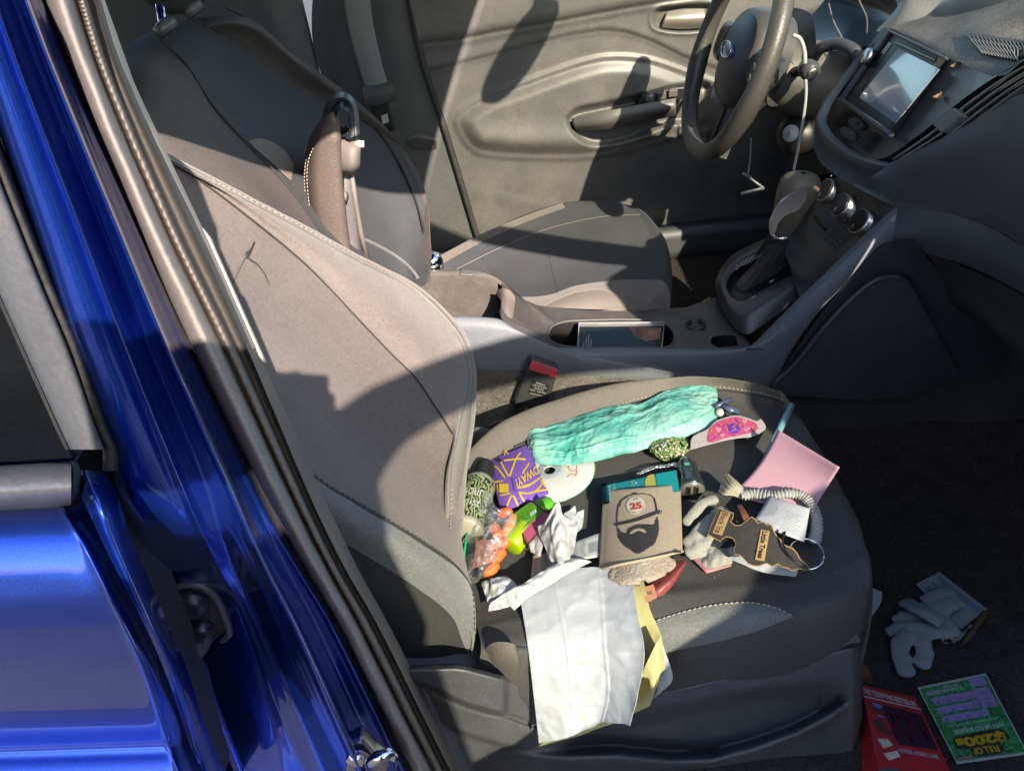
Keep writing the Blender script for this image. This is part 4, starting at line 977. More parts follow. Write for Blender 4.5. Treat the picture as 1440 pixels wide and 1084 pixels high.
# ================================================================== STEERING WHEEL
def build_wheel():
    tt = math.radians(19)
    U = Vector((math.sin(tt), 0, math.cos(tt))); W = Vector((0, 1, 0)); Nn = Vector((-math.cos(tt), 0, math.sin(tt)))
    c = Y(1029, 75, .30); R = .176
    t = thing('steering_wheel', 'dusty black steering wheel with blue oval badge on its hub', 'steering wheel', c)
    pts = [c+(U*math.cos(a)+W*math.sin(a))*R for a in [2*math.pi*k/96 for k in range(96)]]
    rad = [.0165+.0025*math.exp(-((abs(math.degrees(2*math.pi*k/96)-180) - 70)/14)**2) for k in range(96)]
    obj('rim', tube(pts, rad, 14, closed=True), M['rim'], t)
    # hub pad
    HO = Nn*-.028; c0 = c; c = c+HO
    ang = [2*math.pi*k/48 for k in range(48)]
    def hubp(a, s, h):
        x, y = math.sin(a), math.cos(a)
        rx = .082*(1-.12*(y < -.2)); ry = .085
        f = lambda q: math.copysign(abs(q)**.8, q)
        return c + W*(rx*f(x)*s) + U*(ry*f(y)*s-.004) + Nn*h
    rows = [[hubp(a, s, h) for a in ang+[ang[0]]] for s, h in ((1.0, -.05), (1.04, -.02), (1.0, .006), (.88, .022), (.6, .032), (.3, .036), (.02, .037))]
    hb = obj('hub_pad', loft(rows, 30, 97), surf('hub_plastic', (.05, .05, .052), .45, bump=.3, bscale=900, dust=.2, dscale=14, dcol=(.15, .13, .1), bdist=.0005), t)
    # spokes
    for s in (-1, 1):
        sp = loft([[c+W*(s*q)+U*(z+dz)+Nn*o for dz, o in ((.032, -.02), (.036, -.004), (.02, .006), (-.02, .006), (-.036, -.004), (-.032, -.02))] for q, z, o in ((.06, .0, 0), (.10, -.002, 0), (.14, -.004, 0), (.172, -.004, 0))], 16, 18)
        so = obj('spoke', sp, surf('spoke_black', (.03, .03, .032), .35, dust=.2), t)
        pd = obj('button_pad', lathe(c+W*(s*.098)+U*.0+Nn*.010, Nn, [(.027, -.006), (.027, .004), (.024, .007), (.012, .008)], 28, up=U, sx=.75, sy=1.2), M['black'], so)
        for z in (-.018, .0, .018):
            obj('button', lathe(c+W*(s*.098)+U*z+Nn*.017, Nn, [(.008, 0), (.008, .002), (.005, .003)], 14), M['plastic2'], pd)
    sp = loft([[c+W*(q)+U*z+Nn*o for q, o in ((-.05, -.02), (-.04, 0), (0, .006), (.04, 0), (.05, -.02))] for z in (-.06, -.1, -.14, -.172)], 12, 14)
    so = obj('spoke', sp, surf('spoke_grey', (.06, .062, .065), .4, dust=.2), t)
    obj('spoke_insert', loft([[c+W*q+U*z+Nn*.009 for q in (-.018, .018)] for z in (-.09, -.16)], 4, 4), M['black'], so)
    # oval badge
    bc = c+Nn*.0375+U*.004
    bd = obj('badge', lathe(bc, Nn, [(.020, -.003), (.020, .0015), (.0185, .003), (.002, .0034)], 36, up=U, sx=1.5, sy=.72), flat('badge_blue', (.03, .12, .4), .2, coat=1), t)
    obj('badge_ring', tube([bc+W*(.0275*math.cos(a))+U*(.0132*math.sin(a))+Nn*.0035 for a in [2*math.pi*k/40 for k in range(40)]], .0011, 6, closed=True), M['chrome'], bd)
    obj('badge_script', text_vf('Ford', lambda u, v: bc+W*(-(u-.5)*.038)+U*((v-.5)*.014)+Nn*.0042, shear=.35), flat('script', (.8, .83, .87), .3), bd, smooth=False)
    # column shroud and stalk
    c = c0
    cb = c-Nn*.05
    rows = []
    for q, s in ((0, .8), (.05, 1.0), (.12, 1.1), (.20, 1.05)):
        cc = cb-Nn*q
        rows.append([cc+W*(.072*s*math.cos(a))+U*(.062*s*math.sin(a)-.012) for a in [2*math.pi*k/32 for k in range(33)]])
    colm = surf('column', (.075, .07, .062), .5, bump=.2, bscale=800, dust=.45, dcol=(.2, .17, .13), dscale=9)
    obj('column_shroud', loft(rows, 20, 65), colm, t)
    stk = Y(1137, 98, .17)
    so = obj('stalk', tube([cb-Nn*.05+W*(-.05), lerp(cb-Nn*.05+W*(-.05), stk, .5), stk], [.009, .009, .011], 10), M['black'], t)
    obj('stalk_head', lathe(stk, (0, -1, -.1), [(.010, -.02), (.014, -.012), (.0165, .0), (.0165, .012), (.012, .018), (.011, .0185)], 20), surf('stalk_head', (.06, .06, .06), .3), so)
    obj('stalk_button', lathe(stk, (0, -1, -.1), [(.009, .018), (.009, .021), (.006, .022)], 16), M['satin'], so)
    ign = Y(1113, 188, .25); kn = Vector((-.7, -.62, .35)).normalized()
    io = obj('ignition', lathe(ign, kn, [(.036, -.05), (.038, -.02), (.034, -.008), (.024, -.002), (.02, .002)], 32), M['black'], t)
    obj('ignition_face', lathe(ign, kn, [(.0155, 0), (.0155, .005), (.013, .0065), (.006, .0065), (.005, .0075)], 28), surf('ign_face', (.42, .44, .47), .4), io)
    obj('key_slot', box(ign+kn*.0078, (.0015, .002, .007), (kn, Vector((0, 1, 0)), Vector((0, 0, 1)))), M['black'], io, smooth=False)
build_wheel()
# ================================================================== DASHBOARD
def build_dash():
    ext = lambda rows: [r+[Vector((r[-1].x+.02, lerp(r[-1].y, -.735, .5), r[-1].z-.004)), Vector((r[-1].x+.05, -.735, r[-1].z-.015))] for r in rows]
    t = thing('dashboard', 'dark dusty dashboard with central screen, vents and hooded instruments', 'dashboard', (.6, 0, .8))
    dash = surf('dash_skin', (.076, .086, .104), .5, bump=.35, bscale=650, var=.08, dust=.12, dscale=6, dcol=(.16, .15, .13), bdist=.0008)
    dtop = surf('dash_top', (.075, .072, .068), .6, bump=.35, bscale=650, dust=.8, dscale=9, dcol=(.26, .23, .19), bdist=.0008)
    # passenger fascia
    rows = [[(1200, 262, -.10), (1262, 291, -.135), (1330, 299, -.22), (1400, 324, -.31), (1440, 345, -.36), (1560, 400, -.5)],
            [(1206, 258, -.10), (1268, 282, -.14), (1335, 285, -.23), (1400, 304, -.325), (1440, 322, -.375), (1560, 372, -.52)],
            [(1222, 250, -.12), (1275, 262, -.15), (1340, 258, -.25), (1405, 268, -.345), (1440, 278, -.40), (1560, 316, -.55)],
            [(1238, 240, -.125), (1280, 232, -.16), (1340, 215, -.26), (1405, 205, -.36), (1440, 206, -.42), (1560, 220, -.57)],
            [(1250, 230, -.13), (1290, 212, -.165), (1345, 184, -.25), (1405, 150, -.34), (1440, 132, -.40), (1560, 110, -.55)]]
    obj('fascia', loft(ext(P3(rows)), 60, 100), dash, t)
    # underside trim lip to the right of the console, glove-box bottom
    rows = [[(1262, 292, -.135), (1350, 302, -.24), (1440, 346, -.36), (1560, 402, -.5)], [(1258, 316, -.125), (1340, 322, -.23), (1440, 372, -.35), (1560, 425, -.49)], [(1246, 343, -.115), (1290, 338, -.16), (1390, 372, -.27), (1560, 452, -.48)], [(1262, 362, -.11), (1300, 356, -.15), (1390, 392, -.24), (1560, 480, -.45)]]
    obj('trim_panel', loft(ext(P3(rows)), 40, 60), surf('trim_grey', (.11, .124, .145), .4, bump=.2, bscale=900, dust=.1), t)
    rows = [[(1300, 356, -.15), (1375, 384, -.24), (1480, 440, -.36)], [(1320, 380, -.15), (1395, 425, -.25), (1500, 500, -.38)], [(1335, 420, -.15), (1400, 470, -.24), (1500, 560, -.36)], [(1350, 440, -.10), (1420, 480, -.16), (1500, 560, -.24)]]
    obj('glovebox_bottom', loft(ext(P3(rows)), 24, 36), surf('glove_under', (.035, .036, .04), .6, dust=.1), t)
    # central pod around the screen
    rim_o = [(1240, 50, .12), (1205, 85, .128), (1175, 122, .132), (1158, 148, .13), (1150, 170, .115), (1156, 190, .085), (1172, 208, .04), (1200, 226, -.02), (1232, 237, -.08), (1258, 241, -.115), (1280, 236, -.142), (1338, 207, -.192), (1394, 166, -.240), (1452, 124, -.292), (1534, 74, -.36)]
    rim_i = [(1250, 56, .112), (1214, 90, .118), (1184, 126, .122), (1168, 150, .12), (1162, 168, .105), (1168, 184, .075), (1182, 199, .035), (1206, 215, -.02), (1232, 224, -.07), (1250, 229, -.10), (1275, 231, -.136), (1334, 203, -.187), (1390, 162, -.235), (1448, 120, -.287), (1530, 70, -.355)]
    low = [(1242, 52, .128), (1203, 88, .138), (1172, 126, .142), (1153, 152, .14), (1146, 178, .122), (1152, 206, .09), (1170, 226, .04), (1200, 245, -.02), (1232, 258, -.08), (1262, 262, -.13), (1290, 240, -.152), (1340, 209, -.196), (1396, 168, -.244), (1454, 126, -.296), (1536, 76, -.365)]
    low2 = [(p[0]-2, p[1]+16 if i < 11 else p[1]+3, p[2]-.01) for i, p in enumerate(low)]
    obj('pod_chin', loft([[Y(*p) for p in low2], [Y(*p) for p in low], [Y(*p)+Vector((-.004, 0, 0)) for p in rim_o]], 20, 120), dash, t)
    obj('pod_bezel', loft([[Y(*p)+Vector((-.004, 0, .0)) for p in rim_o], [Y(lerp(a[0], b[0], .5), lerp(a[1], b[1], .5), lerp(a[2], b[2], .5))+Vector((-.007, 0, .003)) for a, b in zip(rim_o, rim_i)], [Y(*p) for p in rim_i]], 10, 120), surf('pod_bezel', (.085, .092, .105), .35, bump=.15, bscale=900, dust=.12), t)
    # plane of the pod face
    A = Y(1206, 212, -.02); B = Y(1255, 50, .10); Cc = Y(1340, 95, -.115)
    fn = (B-A).cross(Cc-A).normalized()
    if fn.x > 0: fn = -fn
    FP = lambda x, y, h=0: PL(x, y, A, fn, h)
    fc = [(1250, 56), (1214, 90), (1184, 126), (1168, 150), (1162, 168), (1168, 184), (1182, 199), (1206, 215), (1232, 224), (1246, 222), (1262, 212), (1320, 172), (1400, 106), (1368, 88), (1310, 58), (1258, 42)]
    face = surf('pod_face', (.05, .054, .062), .3, bump=.1, bscale=900, dust=.35, dscale=12, dcol=(.2, .17, .14), coat=.2)
    obj('pod_face', fill([FP(x, y, -.004) for x, y in fc]), face, t, smooth=False)
    # screen unit
    so = [(1253, 43), (1336, 83), (1258, 196), (1182, 142)]; si = [(1258, 55), (1332, 90), (1258, 186), (1196, 142)]
    q = [FP(x, y, .010) for x, y in so]
    scr = obj('screen_housing', prism([FP(x, y, -.004) for x, y in so], fn*.016), M['black'], t, smooth=False, bevel=.003)
    obj('housing_lip', join(prism([FP(x, y, .012) for x, y in ((1182, 142), (1258, 196), (1259, 188), (1190, 140))], fn*.010), prism([FP(x, y, .012) for x, y in ((1253, 43), (1336, 83), (1332, 87), (1254, 48))], fn*.008), prism([FP(x, y, .012) for x, y in ((1253, 43), (1182, 142), (1187, 142), (1255, 47))], fn*.006)), M['plastic'], scr, smooth=False, bevel=.0015)
    sc = [(1264, 69), (1322, 98), (1260, 174), (1209, 138)]
    glassm = surf('screen_glass', (.24, .28, .35), .12, spec=1., dust=.35, dscale=30, dcol=(.25, .26, .28), var=.1, coat=1)  # pale blue-grey base holds a painted sky reflection
    obj('screen', prism([FP(x, y, .012) for x, y in sc], fn*.0015), glassm, scr, smooth=False)
    obj('disc_slot', prism([FP(x, y, .012) for x, y in ((1262, 58), (1319, 84), (1317, 89), (1260, 63))], fn*.003), surf('slot', (.03, .03, .032), .3), scr, smooth=False, bevel=.001)
    obj('side_strip', prism([FP(x, y, .012) for x, y in ((1255, 62), (1207, 134), (1203, 131), (1250, 60))], fn*.001), surf('strip', (.02, .02, .022), .15), scr, smooth=False)
    obj('volume_knob', lathe(FP(1225, 82, .016), fn, [(.013, 0), (.012, .010), (.010, .012)], 24), M['satin'], scr)
    # speaker slots and hazard buttons under the screen
    for nm, cx, cy in (('speaker_slots', 1186, 168), ('speaker_slots', 1221, 199)):
        sl = []
        for k in range(7):
            dx, dy = (k-3)*-1.3, (k-3)*3.4
            sl.append(tube([FP(cx-8+dx*2, cy-5+dy, .0), FP(cx+9+dx*2, cy+5+dy, .0)], .0014, 5))
        obj(nm, join(*sl), M['black'], t)
    hb = obj('hazard_button', prism([FP(x, y, -.003) for x, y in crp([(1198, 168), (1210, 167), (1218, 176), (1212, 184), (1200, 180), (1196, 174)], 20, True)], fn*.005), M['plastic2'], t, smooth=False, bevel=.001)
    obj('lock_button', prism([FP(x, y, -.003) for x, y in crp([(1184, 184), (1192, 180), (1206, 188), (1202, 199), (1190, 194)], 20, True)], fn*.005), M['plastic2'], t, smooth=False, bevel=.001)
    obj('button_icon', join(tube([FP(1202, 172, .003), FP(1212, 174, .003), FP(1206, 179, .003)], .0008, 5, closed=True), tube([FP(1190, 186, .003), FP(1197, 189, .003)], .0008, 5)), flat('icon', (.4, .42, .45)), hb)
    # passenger-side vent
    vn = []
    vi = [(1250, 222, -.112), (1300, 184, -.15), (1350, 143, -.182), (1400, 108, -.21), (1450, 80, -.25), (1530, 40, -.32)]
    vo = [(1273, 231, -.135), (1334, 203, -.188), (1390, 162, -.235), (1440, 126, -.28), (1490, 96, -.325), (1548, 64, -.37)]
    obj('vent_back', loft([[Y(*p)+Vector((.03, .01, -.012)) for p in vi], [Y(*p)+Vector((.03, .01, -.012)) for p in vo]], 8, 30), M['black'], t)
    vt = obj('vent', loft([[Y(*p) for p in vi], [Y(*p)+Vector((.03, .01, -.012)) for p in vi]], 6, 30), M['black'], t)
    obj('vent_rim', tube(cr([Y(*p) for p in vo], 40), .003, 8), M['plastic2'], vt)
    for f in (.22, .45, .68, .88):
        a = [Vector(Y(*p)) for p in vi]; b = [Vector(Y(*p)) for p in vo]
        ln = [lerp(p, q, f)+Vector((.002, .0, -.001)) for p, q in zip(a, b)]
        obj('vent_slat', loft([[p+Vector((-.004, -.002, .002)) for p in ln], [p+Vector((.012, .002, .006)) for p in ln]], 4, 40), surf('slat', (.24, .24, .225), .5, dust=.3, dscale=30), vt, solid=.0025)  # slat colour lightened, standing in for light falling on them
    a = Y(1345, 170, -.165); obj('vent_tab', prism([Y(*p) for p in ((1322, 178, -.172), (1352, 154, -.19), (1364, 166, -.205), (1334, 190, -.186))], (-.012, 0, .004)), surf('vent_tab', (.17, .17, .165), .4), vt, smooth=False, bevel=.002)
    # driver-side vent, left of the screen
    lv = obj('vent', loft([[Y(*p) for p in ((1172, 140, .128), (1200, 104, .128), (1235, 66, .122))], [Y(*p)+Vector((.02, -.004, -.006)) for p in ((1178, 140, .12), (1206, 104, .12), (1240, 66, .114))]], 5, 16), M['black'], t)
    # dash top and speaker mesh
    rows = [[(1250, 42, .12), (1330, 78, -.08), (1402, 107, -.212), (1444, 83, -.248), (1540, 40, -.335)],
            [(1258, 36, .12), (1340, 68, -.08), (1412, 94, -.208), (1456, 74, -.25), (1560, 34, -.345)],
            [(1300, 18, .14), (1370, 42, -.08), (1440, 70, -.20), (1500, 62, -.28), (1600, 40, -.44)],
            [(1330, 0, .16), (1400, 22, -.08), (1480, 46, -.20), (1560, 40, -.32), (1660, 24, -.46)],
            [(1370, -30, .2), (1450, -10, -.08), (1540, 12, -.22), (1640, 4, -.36), (1760, -8, -.5)]]
    V, Fc = loft(ext(P3(rows)), 50, 80)
    dt = obj('dash_top', (V, Fc), dtop, t)
    # upper tier of the dash, its sunlit tone put into a paler colour
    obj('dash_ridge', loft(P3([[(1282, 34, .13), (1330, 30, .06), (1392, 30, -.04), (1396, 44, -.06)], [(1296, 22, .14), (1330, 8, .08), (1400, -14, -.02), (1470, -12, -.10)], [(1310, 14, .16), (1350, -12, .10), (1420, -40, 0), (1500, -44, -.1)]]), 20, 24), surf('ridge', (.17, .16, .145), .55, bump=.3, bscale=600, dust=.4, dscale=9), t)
    DT = bvh((V, Fc))
    q = Pad([(1356, 46), (1446, 60), (1450, 92), (1384, 78)], lambda u, v: 0, lambda x, y, h=0: hit(DT, x, y, .0012+h, Y(x, y, -.15)))
    obj('speaker_recess', loft([[q.P(i/9, j/5) for i in range(10)] for j in range(6)]), surf('recess', (.02, .02, .021), .8, dust=.45, dscale=25), dt)
    wires = []
    for k in range(16):
        u = k/15
        wires.append(tube([q.P(u, 0, .0015), q.P(min(1, u+.07), .5, .002), q.P(u, 1, .0015)], .0007, 5)); wires.append(tube([q.P(u, 0, .0015), q.P(max(0, u-.07), .5, .002), q.P(u, 1, .0015)], .0007, 5))
    obj('speaker_mesh', join(*wires), flat('mesh_grey', (.2, .2, .2), .4), dt)
    # instrument hood and cluster
    rows = [[(1150, 88, .17), (1190, 66, .15), (1240, 62, .13)], [(1148, 70, .20), (1195, 40, .18), (1250, 40, .13)], [(1128, 30, .34), (1160, 0, .28), (1200, -30, .22)], [(1118, 10, .44), (1130, -30, .42), (1150, -60, .38)]]
    cl = obj('cluster', loft([[Y(1110, 52, .44), Y(1160, 70, .28), Y(1196, 72, .16)], [Y(1120, 0, .46)+Vector((.06, 0, 0)), Y(1175, 30, .30)+Vector((.08, 0, .0)), Y(1235, 40, .15)+Vector((.06, 0, 0))], [Y(1135, -50, .46)+Vector((.05, 0, 0)), Y(1185, -40, .30)+Vector((.06, 0, 0)), Y(1240, -30, .15)+Vector((.05, 0, 0))]], 20, 20), surf('cluster_black', (.01, .01, .011), .25), t)
    for pts in ([(1165, 5, .24), (1172, 30, .235), (1184, 54, .22), (1190, 66, .21)], [(1205, -5, .19), (1212, 10, .188), (1219, 28, .186), (1218, 55, .186)]):
        obj('cluster_edge', tube(cr([Y(*p) for p in pts], 20), .0015, 6), M['plastic2'], cl)
    obj('hood', loft([[Y(1232, 44, .15), Y(1246, 46, .13), Y(1262, 42, .11)], [Y(1265, 0, .16), Y(1275, 10, .13), Y(1306, 20, .11)], [Y(1232, -40, .22), Y(1290, -30, .16), Y(1340, -20, .12)]], 16, 16), surf('hood', (.10, .105, .11), .4, bump=.2, bscale=800, dust=.2, dscale=12), t)
    obj('hood_edge', tube(cr([Y(*p) for p in [(1258, -10, .18), (1266, 10, .165), (1268, 30, .15), (1262, 44, .14)]], 20), .003, 8), M['satin'], t)
    # driver lower dash
    rows = [[(1020, 60, .55), (1085, 40, .45), (1125, 58, .34), (1150, 75, .20), (1195, 70, .15)],
            [(1030, 110, .55), (1090, 90, .45), (1140, 80, .30), (1170, 88, .18), (1200, 82, .14)],
            [(1040, 170, .55), (1095, 150, .45), (1150, 120, .30), (1165, 120, .18), (1185, 110, .14)],
            [(1050, 240, .55), (1100, 220, .42), (1140, 190, .26), (1150, 176, .16), (1160, 150, .14)],
            [(1056, 262, .54), (1104, 250, .40), (1132, 240, .24), (1148, 232, .14), (1156, 210, .13)]]
    obj('driver_dash', loft([[Y(*p)+Vector((.10, 0, 0)) for p in r] for r in rows], 40, 40), surf('driver_dash', (.035, .036, .038), .55, bump=.2, bscale=800, dust=.1), t)
    obj('hood_arch', tube(cr([Y(*p) for p in [(1142, 88, .26), (1152, 70, .22), (1176, 62, .19), (1202, 72, .15), (1210, 92, .14)]], 24), .010, 10), M['plastic'], t)
    obj('dash_shelf', loft([[Y(1110, 10, .46), Y(1140, 20, .3), Y(1148, 62, .23)], [Y(1096, 60, .42), Y(1124, 62, .3), Y(1142, 84, .22)]], 10, 16), M['plastic'], t)
    # cowl across the car and driver-side dash top
    obj('cowl', loft([[Vector((x, y, z)) for y in (-.73, -.4, 0, .4, .73)] for x, z in ((.52, .985), (.7, 1.03), (.95, 1.01), (1.15, .98))], 16, 24), dtop, t)
    obj('dash_body', loft([[Vector((x, y, z)) for y in (.12, .4, .72)] for x, z in ((.62, 1.02), (.50, .93), (.52, .82), (.60, .70), (.9, .66))], 16, 12), M['plastic'], t)
    obj('lower_body', loft([[Vector((x, y, z)) for y in (-.73, -.35, -.13)] for x, z in ((.62, .98), (.56, .80), (.62, .72), (1.0, .66))], 12, 10), M['black'], t)
    return t
build_dash()
# ================================================================== rear-view mirror (casts the blotch on the far door)
def build_mirror():
    c = Y(726, 82, .745); c = c+SUN*((.745+.0)/-SUN.y)
    t = thing('rear_view_mirror', 'black rear-view mirror hanging from the windscreen', 'mirror', c)
    obj('mirror_case', lathe(c, (1, -.34, 0), [(.7, -.015), (1, -.01), (1, .01), (.6, .025), (.2, .03)], 24, sx=.13, sy=.05), M['black'], t)
    obj('mirror_stem', tube([c+Vector((.02, 0, 0)), c+Vector((.04, 0, .04)), c+Vector((.05, 0, .1))], .012, 10), M['black'], t)
build_mirror()
# ================================================================== driver belt, buckle
def build_belts():
    b = [(480, -30), (488, 30), (503, 90), (516, 134)]; b2 = [(518, -30), (524, 30), (537, 90), (548, 126)]
    t = thing('seat_belt', 'grey driver seat belt running down the far pillar to its guide', 'seat belt', Y(530, 200, .70))
    obj('webbing', loft([[Y(*p, .715), Y((p[0]+q[0])/2, (p[1]+q[1])/2, .710), Y(*q, .715)] for p, q in zip(b, b2)], 40, 8), surf('webbing', (.17, .175, .17), .7, bump=.6, bscale=250), t, solid=.0015)
    lp = obj('belt_loop', loft([[Y(512, 128, .705), Y(530, 126, .70), Y(552, 120, .70)], [Y(513, 136, .69), Y(532, 132, .688), Y(553, 126, .69)], [Y(514, 146, .70), Y(534, 143, .696), Y(556, 135, .70)]], 14, 14), surf('loop', (.07, .073, .077), .4), t, solid=.012)
    obj('lower_webbing', loft([[Y(520, 146, .71), Y(545, 140, .71)], [Y(535, 190, .71), Y(556, 182, .71)]], 8, 6), M['black'], t, solid=.002)
    obj('belt_label', fill([Y(x, y, .704) for x, y in ((536, 163), (545, 160), (547, 172), (538, 175))]), flat('belt_label', (.6, .62, .65)), t, smooth=False)
    t = thing('seat_belt_buckle', 'black seat belt buckle with red release button against the console side', 'belt buckle', C(735, 600, -.03))
    bk = [(746, 507), (784, 520), (786, 530), (766, 576), (758, 578), (726, 571), (722, 562)]
    body = crp([(748, 504), (785, 516), (784, 530), (768, 572), (760, 579), (728, 571), (723, 564), (726, 555)], 40, True)
    q = [Y(723, 570, -.165), Y(768, 580, -.165), Y(787, 518, -.158), Y(746, 504, -.158)]
    n = (q[1]-q[0]).cross(q[3]-q[0]).normalized()
    if n.y > 0: n = -n
    bo = obj('buckle_body', prism([p-n*.02 for p in q], n*.02), surf('buckle_black', (.03, .032, .033), .4, bump=.15, bscale=900), t, smooth=False, bevel=.005)
    B = lambda u, v, h=.001: bil(q, u, v)+n*h
    obj('release_button', prism([B(.04, .80), B(.96, .80), B(.96, .985), B(.04, .985)], n*.003-Vector((0, 0, 0))), surf('red_plastic', (.42, .05, .065), .35), t, smooth=False, bevel=.0015)
    lb = obj('buckle_label', fill([B(.28, .32, .0008), B(.84, .32, .0008), B(.84, .62, .0008), B(.28, .62, .0008)]), flat('lbl', (.012, .012, .012), .5), t, smooth=False)
    for k, (s, w) in enumerate((('PRESS', .3), ('LATCH EN', .45), ('SAFE', .3), ('NO  3.8 MM', .5))):
        v0 = .56-.055*k
        obj('label_text', text_vf(s, lambda u, v: B(.56-w/2+u*w, v0+v*.035, .0014)), flat('lbltx', (.5, .5, .5)), lb, smooth=False)
    obj('label_line', fill([B(.32, .335, .0014), B(.8, .335, .0014), B(.8, .345, .0014), B(.32, .345, .0014)]), flat('lblln', (.5, .45, .4)), lb, smooth=False)
    obj('buckle_stalk', tube([Y(740, 572, -.172), Y(732, 600, -.17), Y(722, 640, -.17)], [.009, .008, .008], 8), M['black'], t)
build_belts()
# ================================================================== THINGS ON THE PASSENGER SEAT
def crumple(rows, nr, nc, amp, sc, seed=0, on=C):
    V, Fc = loft([[p if isinstance(p, Vector) else on(*p) for p in r] for r in rows], nr, nc)
    out = []
    for v in V:
        k = abs(nz(v, sc, seed))*1.4-.35 + .5*nz(v, sc*2.3, seed+5)
        out.append(v + Vector((.35*nz(v, sc, seed+9)*amp, -.5*amp*k, .8*amp*k)))
    return out, Fc
def put(name, vf, mat, label, cat, parent=None, **k):
    o = obj(name, vf, mat, parent, **k)
    return tag(o, label, cat)
paper = surf('paper', (.34, .355, .385), .8, bump=.3, bscale=90, var=.04, bdist=.002, crease=34., grain=.03)
paper2 = surf('tissue', (.36, .37, .385), .85, bump=.3, bscale=150, var=.04, crease=70., grain=.03)
yell = surf('yellow_paper', (.37, .345, .15), .8, bump=.2, bscale=60, var=.05, crease=40., grain=.03)
# ---- teal plastic bag
def teal_bag():
    nr = [(745, 643), (760, 653), (800, 654), (840, 647), (880, 638), (920, 628), (958, 616), (990, 604), (1004, 596), (1012, 582)]
    fa = [(740, 611), (752, 604), (783, 596), (820, 584), (860, 571), (900, 568), (934, 551), (965, 543), (985, 540), (1007, 544)]
    rows = []
    for k, (a, b) in enumerate(zip(nr, fa)):
        e = math.sin(math.pi*(k+.55)/(len(nr)+.1))**.5
        hh = .026*e*(1+.12*math.sin(k*2.3))
        r = []
        for f in (0, .08, .25, .45, .65, .85, .96, 1):
            r.append(C(lerp(a[0], b[0], f), lerp(a[1], b[1], f), .002+hh*(math.sin(math.pi*(.06+.74*f))**.7)))
        r.append(C(b[0], b[1]-1, .003)); rows.append(r)
    V, Fc = loft(rows, 260, 110)
    ax = (C(1000, 570)-C(750, 630)).normalized()
    out = []
    random.seed(9); folds = [(random.uniform(.1, .9), random.uniform(-.35, .35), random.uniform(0, 6), random.uniform(.3, 1), random.uniform(0, 1), random.uniform(.15, .5)) for _ in range(22)]
    for iv, v in enumerate(V):
        fa_, fb_ = (iv//110)/259, (iv % 110)/109
        kf = 0
        for v0, sl, ph, am, ac, aw in folds:
            d_ = abs(fb_-(v0+sl*(fa_-ac)+.03*math.sin(fa_*9+ph)))
            kf += am*math.exp(-d_/.018)*max(0, 1-((fa_-ac)/aw)**2)
        l = v.dot(ax); w = v-ax*l
        q = Vector((l*26+w.y*20, w.y*62-l*8, w.z*50))
        k = abs(nz(q, 1., 3)) + .55*abs(nz(q, 2.3, 8)) + .3*abs(nz(q, 4.7, 2))
        k2 = abs(nz(v, 34, 4))
        out.append(v+Vector((0, -.001*k-.001*kf, .0016*(.35-k)+.004*(.3-k2)+.0034*kf)))
    m, nt, b = newmat('teal_film'); L = nt.links.new
    tc = N(nt, 'ShaderNodeTexCoord'); n1 = N(nt, 'ShaderNodeTexNoise', Scale=16., Detail=6.); L(tc.outputs['Object'], n1.inputs['Vector'])
    cr_ = N(nt, 'ShaderNodeValToRGB'); e = cr_.color_ramp.elements
    e[0].position = .38; e[0].color = (.06, .30, .26, 1); e[1].position = .68; e[1].color = (.25, .46, .40, 1)
    L(n1.outputs['Fac'], cr_.inputs[0]); L(cr_.outputs[0], b.inputs['Base Color'])
    b.inputs['Roughness'].default_value = .5; b.inputs['Subsurface Weight'].default_value = .35; b.inputs['Subsurface Radius'].default_value = (.004, .01, .009); b.inputs['Subsurface Scale'].default_value = 1.
    wv = N(nt, 'ShaderNodeTexNoise', Scale=12., Detail=2.); L(tc.outputs['Object'], wv.inputs['Vector'])
    av = N(nt, 'ShaderNodeVectorMath', operation='MULTIPLY_ADD'); L(wv.outputs['Color'], av.inputs[0]); av.inputs[1].default_value = (.05, .05, .05); L(tc.outputs['Object'], av.inputs[2])
    v1 = N(nt, 'ShaderNodeTexVoronoi', Scale=42.); L(av.outputs[0], v1.inputs['Vector'])
    n2 = N(nt, 'ShaderNodeTexVoronoi', Scale=120.); L(av.outputs[0], n2.inputs['Vector'])
    b1 = N(nt, 'ShaderNodeBump', Strength=.6, Distance=.006); L(v1.outputs['Distance'], b1.inputs['Height'])
    bp = N(nt, 'ShaderNodeBump', Strength=.6, Distance=.003); L(n2.outputs['Distance'], bp.inputs['Height']); L(b1.outputs['Normal'], bp.inputs['Normal']); L(bp.outputs['Normal'], b.inputs['Normal'])
    put('plastic_bag', (out, Fc), m, 'crinkled teal plastic bag folded into a long flat bundle', 'plastic bag')
teal_bag()
